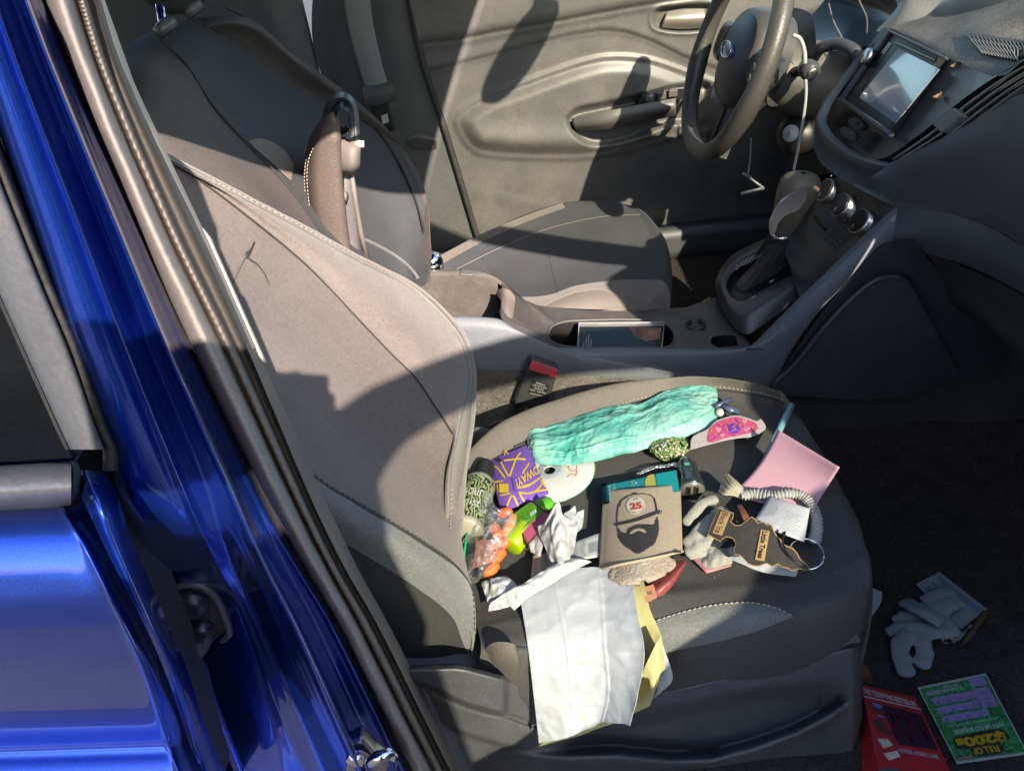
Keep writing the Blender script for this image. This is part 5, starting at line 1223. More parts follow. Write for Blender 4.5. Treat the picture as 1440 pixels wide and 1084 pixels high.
# ---- disc
def disc():
    c = C(773, 662, .006); n = (C(780, 640, .006)-c).cross(C(790, 662, .006)-c).normalized(); n = n if n.z > 0 else -n
    s, u, _ = frame(n)
    V = []; prof = [(.0075, 0), (.0075, .0012), (.018, .0014), (.059, .0014), (.06, .0007), (.059, 0)]
    for r, h in prof:
        for k in range(72):
            a = 2*math.pi*k/72; V.append(c+n*h+s*r*math.cos(a)+u*r*math.sin(a))
    t = put('compact_disc', (V, gridf(6, 72, True)), flat('disc_white', (.72, .74, .72), .35), 'white recordable disc with an orange handwritten 25', 'disc')
    ring = []
    for r, h in ((.0078, .0016), (.0165, .0019), (.0172, .0013)):
        for k in range(48):
            a = 2*math.pi*k/48; ring.append(c+n*h+s*r*math.cos(a)+u*r*math.sin(a))
    obj('disc_hub', (ring, gridf(3, 48, True)), surf('disc_hub', (.35, .38, .38), .15, metal=.3), t)
    rim = [c+n*.0008+(s*math.cos(a)+u*math.sin(a))*.0602 for a in [2*math.pi*k/72 for k in range(72)]]
    obj('disc_edge', tube(rim, .0005, 5, closed=True), flat('disc_edge', (.05, .45, .3), .2), t)
    o = C(806, 672, .0076); du = (C(806, 652, .0076)-o); dv = (C(796, 671, .0076)-o)
    du, dv = C(803, 654, .0076)-o, C(792, 668, .0076)-o
    o2 = C(800, 655, .0078); 
    A = [(811, 655), (807, 652), (801, 654), (800, 659), (803, 661)]
    B = [(798, 668), (803, 667), (806, 664), (804, 660)]
    obj('handwriting', join(tube([C(x, y, .0077) for x, y in crp([(811, 655), (811, 660), (806, 662), (801, 660), (799, 656), (803, 653)], 20)], .0006, 5),
        tube([C(x, y, .0077) for x, y in crp([(810, 669), (806, 666), (802, 667), (798, 670)], 14)], .0006, 5), tube([C(x, y, .0077) for x, y in ((810, 669), (811, 662))], .0006, 5)), flat('orange_ink', (.75, .16, .05)), t)
disc()
# ---- purple can cooler
def purple():
    p = Pad([(686, 648), (741, 625), (772, 694), (705, 721)], lambda u, v: .010+.016*(math.sin(math.pi*max(.02, min(.98, u)))**.5)*(math.sin(math.pi*max(.03, min(.97, v)))**.4))
    foam = surf('purple_foam', (.13, .055, .32), .9, bump=.4, bscale=500, var=.08)
    t = put('can_cooler', p.mesh(30, 30), foam, 'purple foam can cooler printed with yellow stripes and block letters', 'can cooler')
    ye = flat('yellow_print', (.78, .56, .03)); ol = flat('dark_print', (.08, .03, .06))
    cv = lambda x, y: None
    # crop pixels of the photo (x/8.47+680, y/8.47+615) to uv by inverse bilinear search
    def uv(x, y):
        X, Y_ = x/8.47+680, y/8.47+615; u = v = .5
        for _ in range(30):
            a, b = p.px(u, v); du = (p.px(u+.01, v)[0]-a, p.px(u+.01, v)[1]-b); dv = (p.px(u, v+.01)[0]-a, p.px(u, v+.01)[1]-b)
            d = du[0]*dv[1]-du[1]*dv[0]; ex, ey = X-a, Y_-b
            u += .01*(ex*dv[1]-ey*dv[0])/d; v += .01*(ey*du[0]-ex*du[1])/d
        return u, v
    U = lambda *pts: [uv(x, y) for x, y in pts]
    lines = [((440, 180), (380, 270), (310, 460)), ((205, 290), (250, 380), (300, 460)), ((240, 275), (400, 255), (500, 262)), ((65, 330), (150, 350), (210, 420), (255, 485)),
             ((415, 650), (520, 665), (640, 640), (760, 620)), ((430, 670), (460, 720), (485, 765)), ((270, 840), (340, 690), (415, 820)), ((460, 430), (520, 340), (545, 300)), ((430, 600), (540, 570), (690, 465)), ((690, 500), (690, 560), (620, 640)), ((700, 520), (740, 590)), ((190, 690), (320, 665))]
    obj('cooler_lines', join(*[p.line(U(*l), 2.5, .0012, 14) for l in lines]), ye, t, smooth=False)
    obj('cooler_stripes', join(*[p.poly(U(*q), .0013) for q in [((120, 520), (230, 505), (240, 525), (130, 545)), ((150, 560), (170, 560), (180, 650), (165, 650)), ((185, 550), (295, 548), (300, 652), (190, 655))]]), ye, t, smooth=False)
    def tx(s, a, b, c): # baseline from a to b (reading direction), c = text-up corner at a
        A, B, Cc = uv(*a), uv(*b), uv(*c)
        return p.text(s, A, (B[0]-A[0], B[1]-A[1]), (Cc[0]-A[0], Cc[1]-A[1]), .0018, bold=.02)
    sh = p.poly(U((365, 500), (640, 330), (690, 440), (560, 560), (385, 605)), .0010)
    obj('cooler_letters', tx('DWAY!', (630, 330), (375, 500), (665, 425)), ye, t, smooth=False)
    obj('cooler_letters', tx('V', (290, 145), (230, 165), (300, 195)), ye, t, smooth=False)
    obj('cooler_band', p.poly(U((400, 590), (560, 545), (690, 455), (700, 470), (560, 565), (410, 612)), .0013), ye, t, smooth=False)
    obj('cooler_fold', p.line(U((340, 480), (360, 600), (430, 770)), 2.2, .0009), flat('fold_purple', (.06, .03, .17)), t, smooth=False)
    obj('cooler_opening', p.poly(U((115, 260), (180, 240), (210, 265), (185, 300), (140, 275)), .0014), M['black'], t, smooth=False)
purple()
# ---- beige can cooler with a bearded face
def beige():
    p = Pad([(848, 690), (957, 681), (960, 776), (842, 800)], lambda u, v: .014+.022*(math.sin(math.pi*max(.02, min(.98, u)))**.6)*(.75+.25*v))
    foam = surf('beige_foam', (.26, .22, .17), .9, bump=.25, bscale=700, var=.12, dust=.6, dcol=(.24, .17, .1), dscale=9)
    t = put('can_cooler', p.mesh(36, 30), foam, 'stained beige foam can cooler showing a black beard under a cap', 'can cooler')
    f = lambda *pts: [((x-100)/457, (y-175)/470-.0*x) for x, y in pts]
    # photo crop coordinates (scale 4 from 820,640) -> uv
    def uv(x, y):
        X, Y_ = x/4+820, y/4+640; u = v = .5
        for _ in range(30):
            a, b = p.px(u, v); du = (p.px(u+.01, v)[0]-a, p.px(u+.01, v)[1]-b); dv = (p.px(u, v+.01)[0]-a, p.px(u, v+.01)[1]-b)
            d = du[0]*dv[1]-du[1]*dv[0]; ex, ey = X-a, Y_-b
            u += .01*(ex*dv[1]-ey*dv[0])/d; v += .01*(ey*du[0]-ex*du[1])/d
        return u, v
    U = lambda *pts: [uv(x, y) for x, y in pts]
    ink = flat('black_ink', (.02, .018, .022), .8); wh = flat('white_ink', (.6, .58, .5), .8)
    def sub(pts, n=3):
        o = []
        for a, b in zip(pts, pts[1:]+pts[:1]):
            for k in range(n): o.append((lerp(a[0], b[0], k/n), lerp(a[1], b[1], k/n)))
        return o
    random.seed(3)
    beard = crp([(192, 393), (205, 420), (222, 434), (243, 436), (254, 415), (280, 396), (312, 389), (345, 390), (366, 404), (378, 412), (396, 398), (408, 370), (418, 345), (427, 395), (420, 452), (398, 500), (355, 528), (312, 553), (272, 534), (228, 505), (202, 465)], 110, True)
    beard = [(x+random.uniform(-3, 3), y+random.uniform(-3, 3)) for x, y in beard]
    # triangulated so the print follows the padded face
    def patch(poly, e):
        bm = bmesh.new(); vs = [bm.verts.new((x, y, 0)) for x, y in poly]
        bm.faces.new(vs); bmesh.ops.triangulate(bm, faces=bm.faces); bmesh.ops.subdivide_edges(bm, edges=bm.edges, cuts=2, use_grid_fill=True)
        bm.verts.index_update()
        r = [p.P(*uv(v.co.x, v.co.y), e) for v in bm.verts], [tuple(v.index for v in g.verts) for g in bm.faces]; bm.free(); return r
    obj('beard', patch(beard, .0012), ink, t, smooth=False)
    obj('mouth', patch(crp([(262, 440), (275, 424), (298, 413), (322, 411), (345, 418), (354, 436), (335, 431), (318, 424), (296, 430), (280, 440)], 40, True), .0018), foam, t, smooth=False)
    L_ = lambda pts, w, e=.0012, n=24: p.line(U(*pts), w, e, n)
    obj('cap_outline', join(L_([(192, 386), (192, 340), (198, 290), (216, 255), (250, 230), (292, 219), (345, 216), (385, 228), (402, 250), (410, 290), (413, 322)], 1.3, n=50), L_([(400, 240), (412, 290), (418, 322)], 2.2),
        L_([(205, 290), (216, 255), (250, 232)], 1.6), L_([(258, 250), (262, 290), (280, 325)], .6), L_([(276, 218), (292, 209), (305, 216)], 1.2), L_([(420, 330), (438, 326), (442, 312), (428, 310)], .8), L_([(190, 384), (175, 386), (178, 393), (195, 392)], .8)), ink, t, smooth=False)
    obj('cap_brim', patch(crp([(186, 380), (240, 368), (310, 348), (370, 326), (425, 308), (430, 322), (375, 346), (310, 368), (240, 385), (192, 393)], 50, True), .0013), ink, t, smooth=False)
    obj('cap_badge', patch([(297+54*math.cos(a), 283+51*math.sin(a)) for a in [2*math.pi*k/32 for k in range(32)]], .0013), wh, t, smooth=False)
    A, B, Cc = uv(268, 307), uv(334, 297), uv(262, 270)
    obj('cap_number', p.text('25', A, (B[0]-A[0], B[1]-A[1]), (Cc[0]-A[0], Cc[1]-A[1]), .0022, bold=.04), flat('red_ink', (.6, .03, .03)), t, smooth=False)
    obj('badge_marks', join(L_([(280, 247), (310, 242)], 1., .0018, 4), L_([(256, 312), (280, 322), (300, 318)], .4, .0018, 8), L_([(318, 325), (334, 315), (342, 290)], .4, .0018, 8)), ink, t, smooth=False)
    # open end and hanging bottom disc
    rim = flat('foam_edge', (.5, .42, .3))
    obj('opening', fill([C(*q) for q in [(843, 800, .013), (852, 806, .004), (870, 800, .006), (900, 790, .006), (935, 786, .006), (957, 779, .012), (958, 774, .03), (935, 780, .033), (900, 788, .035), (868, 794, .03)]]), M['black'], t, smooth=False)
    obj('foam_lip', tube([C(*q) for q in crp3([(842, 799, .014), (854, 798, .026), (870, 794, .034), (900, 788, .037), (935, 781, .034), (950, 777, .026), (960, 775, .014)], 30)], .0017, 8), rim, t)
    tg = Pad([(871, 793), (934, 783), (950, 806), (858, 828)], lambda u, v: .018+.012*math.sin(math.pi*max(0, min(1, u)))-.004*v)
    rows = []
    for j in range(14):
        v = j/13
        w = math.sqrt(max(0, 1-(max(0, v-.5)/.5)**4))
        rows.append([tg.P(.5+(i/15-.5)*(w*.9+.1)*(1+.22*math.sin(math.pi*min(1, v*1.2))), v) for i in range(16)])
    obj('bottom_flap', ([x for r in rows for x in r], gridf(14, 16)), surf('flap_foam', (.30, .265, .22), .95, bump=.9, bscale=250, var=.15, dust=.8, dcol=(.2, .11, .05), dscale=14), t, solid=.005)
def crp3(pts, n): return [tuple(v) for v in cr(pts, n)]
beige()
# ---- teal card box, chain, beads, charger
def small_stuff():
    p = Pad([(845, 681), (952, 660), (957, 690), (848, 709)], lambda u, v: .022)
    t = put('card_box', p.mesh(8, 8), flat('teal_card', (.01, .17, .19), .4), 'slim teal card box with pale lettering lying behind the beige can cooler', 'box', bevel=.001)
    obj('box_panel', p.poly([(.72, .02), (.99, .02), (.99, .98), (.72, .98)], .0006), flat('teal_bright', (.01, .33, .36), .35), t, smooth=False)
    obj('box_emblem', p.poly([(.64+.075*math.cos(a), .5+.5*math.sin(a)) for a in [math.pi/2+math.pi*k/14 for k in range(15)]]+[(.70, .0), (.70, 1)], .0009), flat('emblem', (.42, .42, .07)), t, smooth=False)
    obj('box_lettering', join(*[p.text(s, (x, .9), (0, -.8), (-.03, 0), .0010) for s, x in (('MENTHOL', .12), ('20 CLASS A', .18), ('BOX', .42), ('FLT', .47))]), flat('pale_ink', (.35, .6, .6)), t, smooth=False)
    # chain
    pts = crp([(898, 666), (912, 660), (926, 656), (938, 655), (948, 652), (952, 655)], 22)
    links = []
    for k, (x, y) in enumerate(pts):
        c = C(x, y, .012); a = (C(x+6, y-2, .012)-c).normalized(); b = Vector((0, 0, 1)).cross(a) if k % 2 else Vector((0, 0, 1))
        links.append(tube([c+a*.0032*math.cos(q)+b*.0019*math.sin(q) for q in [2*math.pi*i/10 for i in range(10)]], .0005, 5, closed=True))
    put('key_chain', join(*links), M['chrome'], 'thin silver chain trailing behind the teal card box', 'chain')
    # beads
    random.seed(5); vf = []
    mats = [flat('green_bead', (.12, .22, .06), .3), flat('gold_bead', (.38, .32, .12), .25, metal=.5), flat('white_bead', (.6, .6, .52), .25)]
    ctr = (940, 628)
    strands = []
    for s in range(26):
        a = random.uniform(0, 6.28); r = random.uniform(.1, .95)
        pts = []
        for k in range(7):
            a += random.uniform(.3, .75); rr = min(1, r+random.uniform(-.2, .2))
            x, y = ctr[0]+33*rr*math.cos(a), ctr[1]+19*rr*math.sin(a)
            pts.append((x, y, .004+.016*(1-rr*rr)+random.uniform(0, .004)))
        strands.append(crp3(pts, 24))
    base = Pad([(906, 612), (974, 608), (972, 644), (912, 648)], lambda u, v: .003+.014*max(0, 1-((u-.5)/.5)**2-((v-.5)/.5)**2)**.5)
    R = [[C(ctr[0]+31*r*math.cos(a), ctr[1]+17*r*math.sin(a), .001+.015*(1-r*r)) for a in [2*math.pi*k/24 for k in range(25)]] for r in (1, .8, .5, .2, .02)]
    t = put('bead_necklace', loft(R, 8, 25), flat('bead_core', (.05, .09, .03)), 'tangled green and gold beads heaped under the end of the teal bag', 'beads')
    groups = [[], [], []]
    for k, st in enumerate(strands):
        for i, q in enumerate(st):
            c = C(*q); m_ = 0 if k % 3 else (1 if i % 3 else 2)
            r = .0017 if m_ < 2 else .0021
            groups[m_].append(lathe(c, (0, .3, 1), [(r*.1, -r), (r*.8, -r*.6), (r, 0), (r*.8, r*.6), (r*.1, r)], 6))
    for nm, g, m_ in zip(('green_strand', 'gold_strand', 'white_strand'), groups, mats): obj(nm, join(*g), m_, t)
    # usb charger
    a, b = C(965, 650, .014), C(973, 688, .014); ax = (b-a).normalized(); L_ = (b-a).length
    body = lathe(a, ax, [(.004, -.004), (.009, -.002), (.0115, .004), (.012, L_*.4), (.0135, L_*.72), (.0155, L_*.9), (.0155, L_), (.0145, L_+.001)], 28, sx=1.05, sy=.95)
    t = put('car_charger', body, surf('charger_plastic', (.02, .028, .026), .18, coat=.6), 'black car charger with two gold sockets beside the teal card box', 'charger')
    s_, u_, n_ = frame(ax)
    fc = a+ax*(L_+.0015)
    obj('charger_face', lathe(a, ax, [(.0143, L_+.0008), (.0143, L_+.0016), (.002, L_+.0018)], 28, sx=1.05, sy=.95), surf('charger_face', (.10, .10, .09), .3), t)
    for k in (-1, 1):
        sk = obj('usb_socket', box(fc+s_*(.0048*k)+ax*.0004, (.0062, .0125, .0012), (s_, u_, ax)), M['black'], t, smooth=False)
        obj('usb_contacts', box(fc+s_*(.0048*k+.001)+ax*.0010, (.0022, .0115, .001), (s_, u_, ax)), surf('gold', (.8, .5, .15), .25, metal=1), sk, smooth=False)
    obj('charger_mark', box(C(966, 652, .0262), (.006, .004, .0006)), flat('green_mark', (.1, .5, .35)), t, smooth=False)
    # spray can
    a, b = C(655, 745, .024), C(676, 676, .024); ax = (b-a).normalized(); L_ = (b-a).length
    camo, nt, bb = newmat('can_print'); LK = nt.links.new
    tc = N(nt, 'ShaderNodeTexCoord'); w = N(nt, 'ShaderNodeTexWave', Scale=60., Distortion=22., Detail=4.); LK(tc.outputs['Object'], w.inputs['Vector'])
    rp = N(nt, 'ShaderNodeValToRGB'); e = rp.color_ramp.elements; e[0].position = .3; e[0].color = (.015, .018, .012, 1); e[1].position = .62; e[1].color = (.22, .25, .12, 1)
    LK(w.outputs['Fac'], rp.inputs[0]); LK(rp.outputs[0], bb.inputs['Base Color']); bb.inputs['Roughness'].default_value = .3
    t = put('spray_can', lathe(a, ax, [(.018, 0), (.021, .002), (.0215, .006), (.0215, L_*.86), (.020, L_*.93), (.0165, L_*.99)], 36), camo, 'small green camouflage spray can with a black cap by the seat back', 'spray can')
    obj('can_shoulder', lathe(a, ax, [(.0208, L_*.90), (.0200, L_*.95), (.0165, L_*1.0), (.0155, L_*1.03)], 32), surf('shoulder', (.14, .15, .12), .35), t)
    obj('can_cap', lathe(a, ax, [(.0150, L_*1.0), (.0150, L_*1.05), (.0135, L_*1.28), (.012, L_*1.36), (.004, L_*1.38)], 28), M['black'], t)
    obj('can_base', lathe(a, ax, [(.0205, -.004), (.0225, -.002), (.0225, .004), (.021, .006)], 32), flat('can_base', (.5, .45, .36), .4), t)
    s_, u_, n_ = frame(ax)
    view = (CAM-a).normalized(); view = (view-ax*view.dot(ax)).normalized(); sd = ax.cross(view).normalized()
    def on(th, z, e=.0005): return a+ax*z+(view*math.cos(th)+sd*math.sin(th))*(.0215+e)
    for s, z0, hgt in (('sour', .46, .14), ('mist', .26, .14)):
        obj('can_lettering', text_vf(s, lambda u, v: on(-.75+u*1.1, L_*(z0+v*hgt))), flat('white_letter', (.6, .62, .55)), t, smooth=False)
    # vape bar
    p = Pad([(721, 723), (746, 703), (778, 726), (741, 768)], lambda u, v: .024)
    pink = flat('pink_plastic', (.62, .13, .26), .35, coat=.3)
    V, Fc = p.mesh(12, 12)
    t = put('vape_device', (V, Fc), pink, 'pink and green vape bar with a honeycomb front', 'vape', bevel=.002)
    q = Pad([(722, 722), (746, 706), (765, 720), (727, 750)], lambda u, v: .0255)
    gf = obj('honeycomb_face', q.mesh(8, 8, .024), flat('green_plastic', (.12, .36, .02), .35, coat=.3), t, smooth=False)
    hx = []
    for i in range(5):
        for j in range(3):
            cx, cy = .08+i*.2, .18+j*.2+(.1 if i % 2 else 0)
            if cx+cy*.55 > 1.0: continue
            hx.append(q.line([(cx+.11*math.cos(k*math.pi/3), cy+.11*math.sin(k*math.pi/3)) for k in range(7)], .35, .0006))
    obj('honeycomb_lines', join(*hx), flat('dark_green', (.02, .09, .01)), gf, smooth=False)
    obj('vape_lettering', q.text('B A R', (.05, .93), (.5, -.10), (.0, -.12), .0008), flat('pale_green', (.35, .6, .3)), gf, smooth=False)
    obj('vape_logo', join(*[q.poly([(x, .72), (x+.06, .72), (x+.10, .52), (x+.04, .52)], .0008) for x in (.62, .71, .80)]), flat('logo_white', (.6, .75, .8)), gf, smooth=False)
    a, b = C(742, 738, .013), C(719, 768, .013); ax = (b-a).normalized()
    obj('vape_end', lathe(a, ax, [(.011, 0), (.0135, .006), (.0135, (b-a).length), (.012, (b-a).length+.001), (.002, (b-a).length+.0012)], 28), flat('lime', (.42, .62, .005), .35), t)
    a, b = C(758, 714, .012), C(772, 706, .012); ax = (b-a).normalized()
    obj('mouthpiece', lathe(a, ax, [(.008, -.004), (.009, .0), (.0085, .014), (.006, .019), (.002, .02)], 20, sx=1.1, sy=.7), flat('lime2', (.15, .55, .03), .35), t)
    # zip bag with ear plugs
    film, nt, bb = newmat('clear_film'); LK = nt.links.new
    tr = N(nt, 'ShaderNodeBsdfTransparent', Color=(.9, .92, .92, 1)); gl = N(nt, 'ShaderNodeBsdfGlossy', Roughness=.12); df = N(nt, 'ShaderNodeBsdfDiffuse', Color=(.7, .74, .74, 1))
    tc = N(nt, 'ShaderNodeTexCoord'); n1 = N(nt, 'ShaderNodeTexNoise', Scale=90., Detail=5., Roughness=.7); LK(tc.outputs['Object'], n1.inputs['Vector'])
    r1 = N(nt, 'ShaderNodeMapRange'); r1.inputs[1].default_value = .5; r1.inputs[2].default_value = .68; r1.inputs[3].default_value = .10; r1.inputs[4].default_value = .5; LK(n1.outputs['Fac'], r1.inputs[0])
    m1 = N(nt, 'ShaderNodeMixShader'); LK(r1.outputs[0], m1.inputs[0]); LK(tr.outputs[0], m1.inputs[1]); LK(df.outputs[0], m1.inputs[2])
    m2 = N(nt, 'ShaderNodeMixShader'); m2.inputs[0].default_value = .14; LK(m1.outputs[0], m2.inputs[1]); LK(gl.outputs[0], m2.inputs[2])
    LK(m2.outputs[0], nt.nodes['Material Output'].inputs['Surface'])
    rows = [[(672, 682, .034), (680, 681, .040), (690, 688, .034)], [(667, 705, .030), (682, 706, .044), (699, 713, .034)], [(661, 728, .02), (686, 730, .044), (724, 722, .034)], [(655, 760, .018), (684, 760, .046), (724, 742, .034)], [(651, 790, .016), (680, 785, .044), (712, 766, .032)], [(656, 806, .014), (676, 803, .036), (698, 790, .026)], [(664, 820, .010), (674, 817, .016), (684, 808, .014)]]
    t = put('zip_bag', crumple(rows, 50, 40, .010, 55, 2), film, 'clear zip bag holding bright orange foam ear plugs', 'bag')
    obj('zip_strip', tube([C(*q) for q in [(672, 682, .036), (667, 705, .033), (661, 728, .026), (655, 760, .022), (651, 790, .018)]], .0016, 6, flat=.6), flat('zip_green', (.02, .28, .13), .3), t)
    obj('bag_label', loft([[C(670, 760, .030), C(690, 758, .038)], [C(664, 800, .026), C(697, 788, .030)]], 6, 6), surf('pale_red_label', (.5, .2, .17), .6, alpha=.75), t)
    pm = surf('orange_foam', (.85, .13, .02), .6, bump=.3, bscale=300, var=.05)
    pmb = surf('orange_foam_bright', (.9, .26, .02), .5, bump=.3, bscale=300, var=.05)
    k = 0
    for (x0, y0, x1, y1, r, m_) in ((712, 751, 722, 728, .0075, pmb), (695, 742, 703, 757, .0075, pm), (694, 770, 712, 762, .0072, pm), (690, 790, 706, 776, .0075, pm), (686, 806, 697, 795, .0068, pm), (706, 722, 716, 720, .007, pm), (680, 764, 688, 778, .0068, pm)):
        a, b = C(x0, y0, .020), C(x1, y1, .022); ax = (b-a).normalized(); L_ = (b-a).length
        o = put('ear_plug', lathe(a, ax, [(r*.3, -r*.8), (r*.8, -r*.5), (r, .002), (r*.95, L_*.6), (r*.8, L_+r*.2), (r*.3, L_+r*.6)], 20), m_, ['orange foam ear plug nearest the vape bar, glossy and upright in the zip bag', 'orange foam ear plug at the middle left of the zip bag, upper one', 'orange foam ear plug lying level across the middle of the zip bag', 'orange foam ear plug low in the zip bag, beside the pale label', 'orange foam ear plug lowest in the zip bag, at its bottom corner', 'orange foam ear plug topmost in the zip bag, under the purple can cooler', 'orange foam ear plug behind the pale red label in the zip bag'][k], 'ear plug'); o['group'] = 'ear plugs in the zip bag'; k += 1
small_stuff()
# ---- papers
def papers():
    def H(x, y, h): return C(x, y, h)
    rows = [[C(730, 838, .016), C(766, 822, .016), C(803, 800, .017), C(850, 796, .017), C(884, 790, .016)],
            [C(737, 876, .014), C(775, 868, .015), C(812, 852, .015), C(855, 846, .015), C(890, 840, .014)],
            [Y(744, 925, -.672), Y(785, 920, -.671), Y(820, 912, -.669), Y(858, 906, -.670), Y(900, 893, -.667)],
            [Y(751, 985, -.690), Y(790, 982, -.691), Y(825, 975, -.689), Y(862, 965, -.692), Y(893, 945, -.690)],
            [Y(758, 1048, -.700), Y(792, 1037, -.705), Y(826, 1025, -.703), Y(852, 1012, -.706), Y(880, 996, -.706)]]
    def rel(v, a, b):
        f = .0035*abs(nz(v, 22, 1))-.0025*abs(nz(v, 45, 4)) + .024*max(0, b-.70)/.30 + .0016*math.exp(-((b-.70)/.012)**2) + .0012*math.exp(-((b-.34)/.012)**2)+.001*math.exp(-((a-.52)/.012)**2) - .004*max(0, .30-b)/.3 + .0012*nz(v, 90, 2)
        return v+Vector((0, -1, .45))*f
    V, Fc = loft(rows, 140, 110, rel)
    put('paper_sheet', (V, Fc), paper, 'large creased white sheet hanging over the near edge of the seat', 'paper', solid=.0003)
    ry = [[C(845, 800, .012), C(880, 806, .013), C(905, 815, .014)], [C(850, 850, .010), C(888, 850, .012), C(914, 856, .012)], [Y(852, 905, -.664), Y(900, 903, -.664), Y(930, 896, -.668)], [Y(850, 965, -.684), Y(900, 962, -.684), Y(930, 940, -.694)], [Y(756, 1051, -.697), Y(850, 1021, -.700), Y(914, 992, -.702)]]
    def rely(v, a, b): return v+Vector((0, -1, .5))*(.003*nz(v, 30, 6)+.004*max(0, b-.75)*math.sin(a*14))
    t = put('yellow_sheet', loft(ry, 60, 40, rely), yell, 'yellow carbon copy sheet showing along the right edge under the large white sheet', 'paper', solid=.0003)
    curl = [[Y(930, 893, -.680), Y(921, 908, -.690), Y(908, 935, -.696), Y(901, 952, -.695)], [Y(933, 915, -.684), Y(926, 925, -.696), Y(918, 945, -.701), Y(913, 955, -.699)], [Y(936, 940, -.686), Y(930, 945, -.696), Y(922, 960, -.701), Y(917, 985, -.700)]]
    obj('turned_corner', loft(curl, 24, 24), surf('yellow_back', (.47, .43, .2), .8), t)
    wt = [[C(893, 815, .010), C(912, 830, .010)], [Y(905, 900, -.662), Y(932, 905, -.664)], [Y(925, 960, -.688), Y(946, 952, -.690)], [Y(915, 985, -.69), Y(930, 972, -.692)]]
    put('backing_sheet', loft(wt, 30, 14, lambda v, a, b: v+Vector((0, -.002*nz(v, 40), 0))), paper2, 'narrow white sheet peeping out beyond the yellow sheet', 'paper', solid=.0003)
    # crumpled white plastic-like tissue strip and its fans
    st = [[C(832, 790, .020), C(820, 786, .030), C(800, 785, .030), C(806, 800, .018)], [C(800, 806, .022), C(790, 796, .036), C(772, 796, .034), C(776, 812, .020)], [C(766, 826, .022), C(758, 816, .036), C(744, 816, .034), C(748, 834, .020)], [C(736, 846, .022), C(726, 832, .036), C(712, 832, .036), C(716, 852, .018)], [C(722, 858, .018), C(706, 842, .030), C(692, 846, .028), C(686, 860, .014)]]
    t = put('crumpled_tissue', crumple(st, 90, 30, .007, 60, 3), paper2, 'twisted white tissue lying across the top of the white sheet', 'tissue')
    f1 = [[C(778, 796, .026), C(789, 798, .034), C(801, 790, .026)], [C(766, 768, .030), C(784, 765, .046), C(802, 762, .036)], [C(756, 742, .034), C(782, 738, .056), C(806, 732, .040)], [C(766, 738, .034), C(783, 707, .062), C(796, 734, .040)]]
    obj('tissue_fan', crumple(f1, 40, 40, .007, 50, 7), paper2, t)
    f2 = [[C(799, 788, .020), C(803, 786, .022)], [C(796, 745, .028), C(812, 742, .026)], [C(794, 722, .032), C(809, 711, .028)]]
    obj('tissue_fan', crumple(f2, 24, 18, .005, 50, 9), paper2, t)
    f3 = [[C(800, 765, .016), C(806, 752, .02)], [C(806, 740, .020), C(818, 742, .018)], [C(812, 720, .024), C(822, 716, .018)]]
    obj('tissue_fan', crumple(f3, 20, 16, .004, 60, 2), paper2, t)
    f4 = [[C(720, 852, .020), C(706, 838, .030), C(690, 860, .016)], [C(728, 826, .022), C(700, 824, .036), C(682, 836, .022)], [C(712, 810, .020), C(694, 812, .032), C(679, 818, .022)]]
    obj('tissue_fan', crumple(f4, 36, 36, .009, 55, 12), paper2, t)
    f5 = [[C(745, 776, .016), C(760, 782, .02)], [C(744, 758, .02), C(764, 762, .028)], [C(752, 742, .018), C(768, 748, .03)]]
    obj('tissue_fan', crumple(f5, 24, 20, .004, 70, 15), surf('tissue_grey', (.42, .42, .44), .6, alpha=.9), t)
    # printed leaflet and candy wrapper
    p = Pad([(800, 765), (846, 748), (848, 782), (800, 790)], lambda u, v: .012+.004*math.sin(3*u))
    t = put('leaflet', p.mesh(12, 8, .008), flat('leaflet', (.5, .53, .52), .6), 'grey printed leaflet tucked under the left side of the beige can cooler', 'leaflet')
    obj('print_lines', join(*[p.poly([(.06+.0*k, .08+k*.09), (.48+.05*math.sin(k), .08+k*.09), (.48, .11+k*.09), (.06, .11+k*.09)], .0005) for k in range(9)]+[p.poly([(.6+.035*k, .3), (.615+.035*k, .3), (.615+.035*k, .75), (.6+.035*k, .75)], .0005) for k in range(9)]), flat('grey_ink', (.16, .18, .2)), t, smooth=False)
    p = Pad([(750, 780), (776, 776), (780, 806), (746, 816)], lambda u, v: .010)
    t = put('wrapper', p.mesh(8, 8, .006), flat('wrapper', (.62, .5, .45), .6), 'cream wrapper with red and yellow print below the white tissue', 'wrapper')
    obj('wrapper_print', join(*[p.line([(.35+.05*k, .05), (.45+.06*k, .5), (.35+.06*k, .95)], .7, .0006, 10) for k in range(6)]), flat('wrap_yellow', (.55, .38, .06)), t, smooth=False)
    obj('wrapper_letters', join(*[p.line([(.1, .15+.14*k), (.25, .18+.14*k)], 1.2, .0006) for k in range(6)]), flat('wrap_red', (.55, .05, .1)), t, smooth=False)
    # pink sheet, curved
    def PK(u, v):
        A, B, Cc, D = (1094, 604), (1181, 657), (1139, 724), (1026, 696)
        x = (A[0]*(1-u)+B[0]*u)*(1-v)+(D[0]*(1-u)+Cc[0]*u)*v; y = (A[1]*(1-u)+B[1]*u)*(1-v)+(D[1]*(1-u)+Cc[1]*u)*v
        s = math.sin(math.pi*v)
        return C(x+6*s*(1-u), y+5*s*(1-u), .012+.050*(1-v)**1.6*(.75+.25*u))
    put('pink_card', ([PK(i/19, j/19) for j in range(20) for i in range(20)], gridf(20, 20)), surf('pink_paper', (.42, .24, .30), .6, var=.03, grain=.02), 'blank pink card curling up at the front of the cushion', 'card', solid=.0005)
    # pen under it
    a, b = C(1113, 570, .02), C(1079, 640, .018); ax = (b-a).normalized()
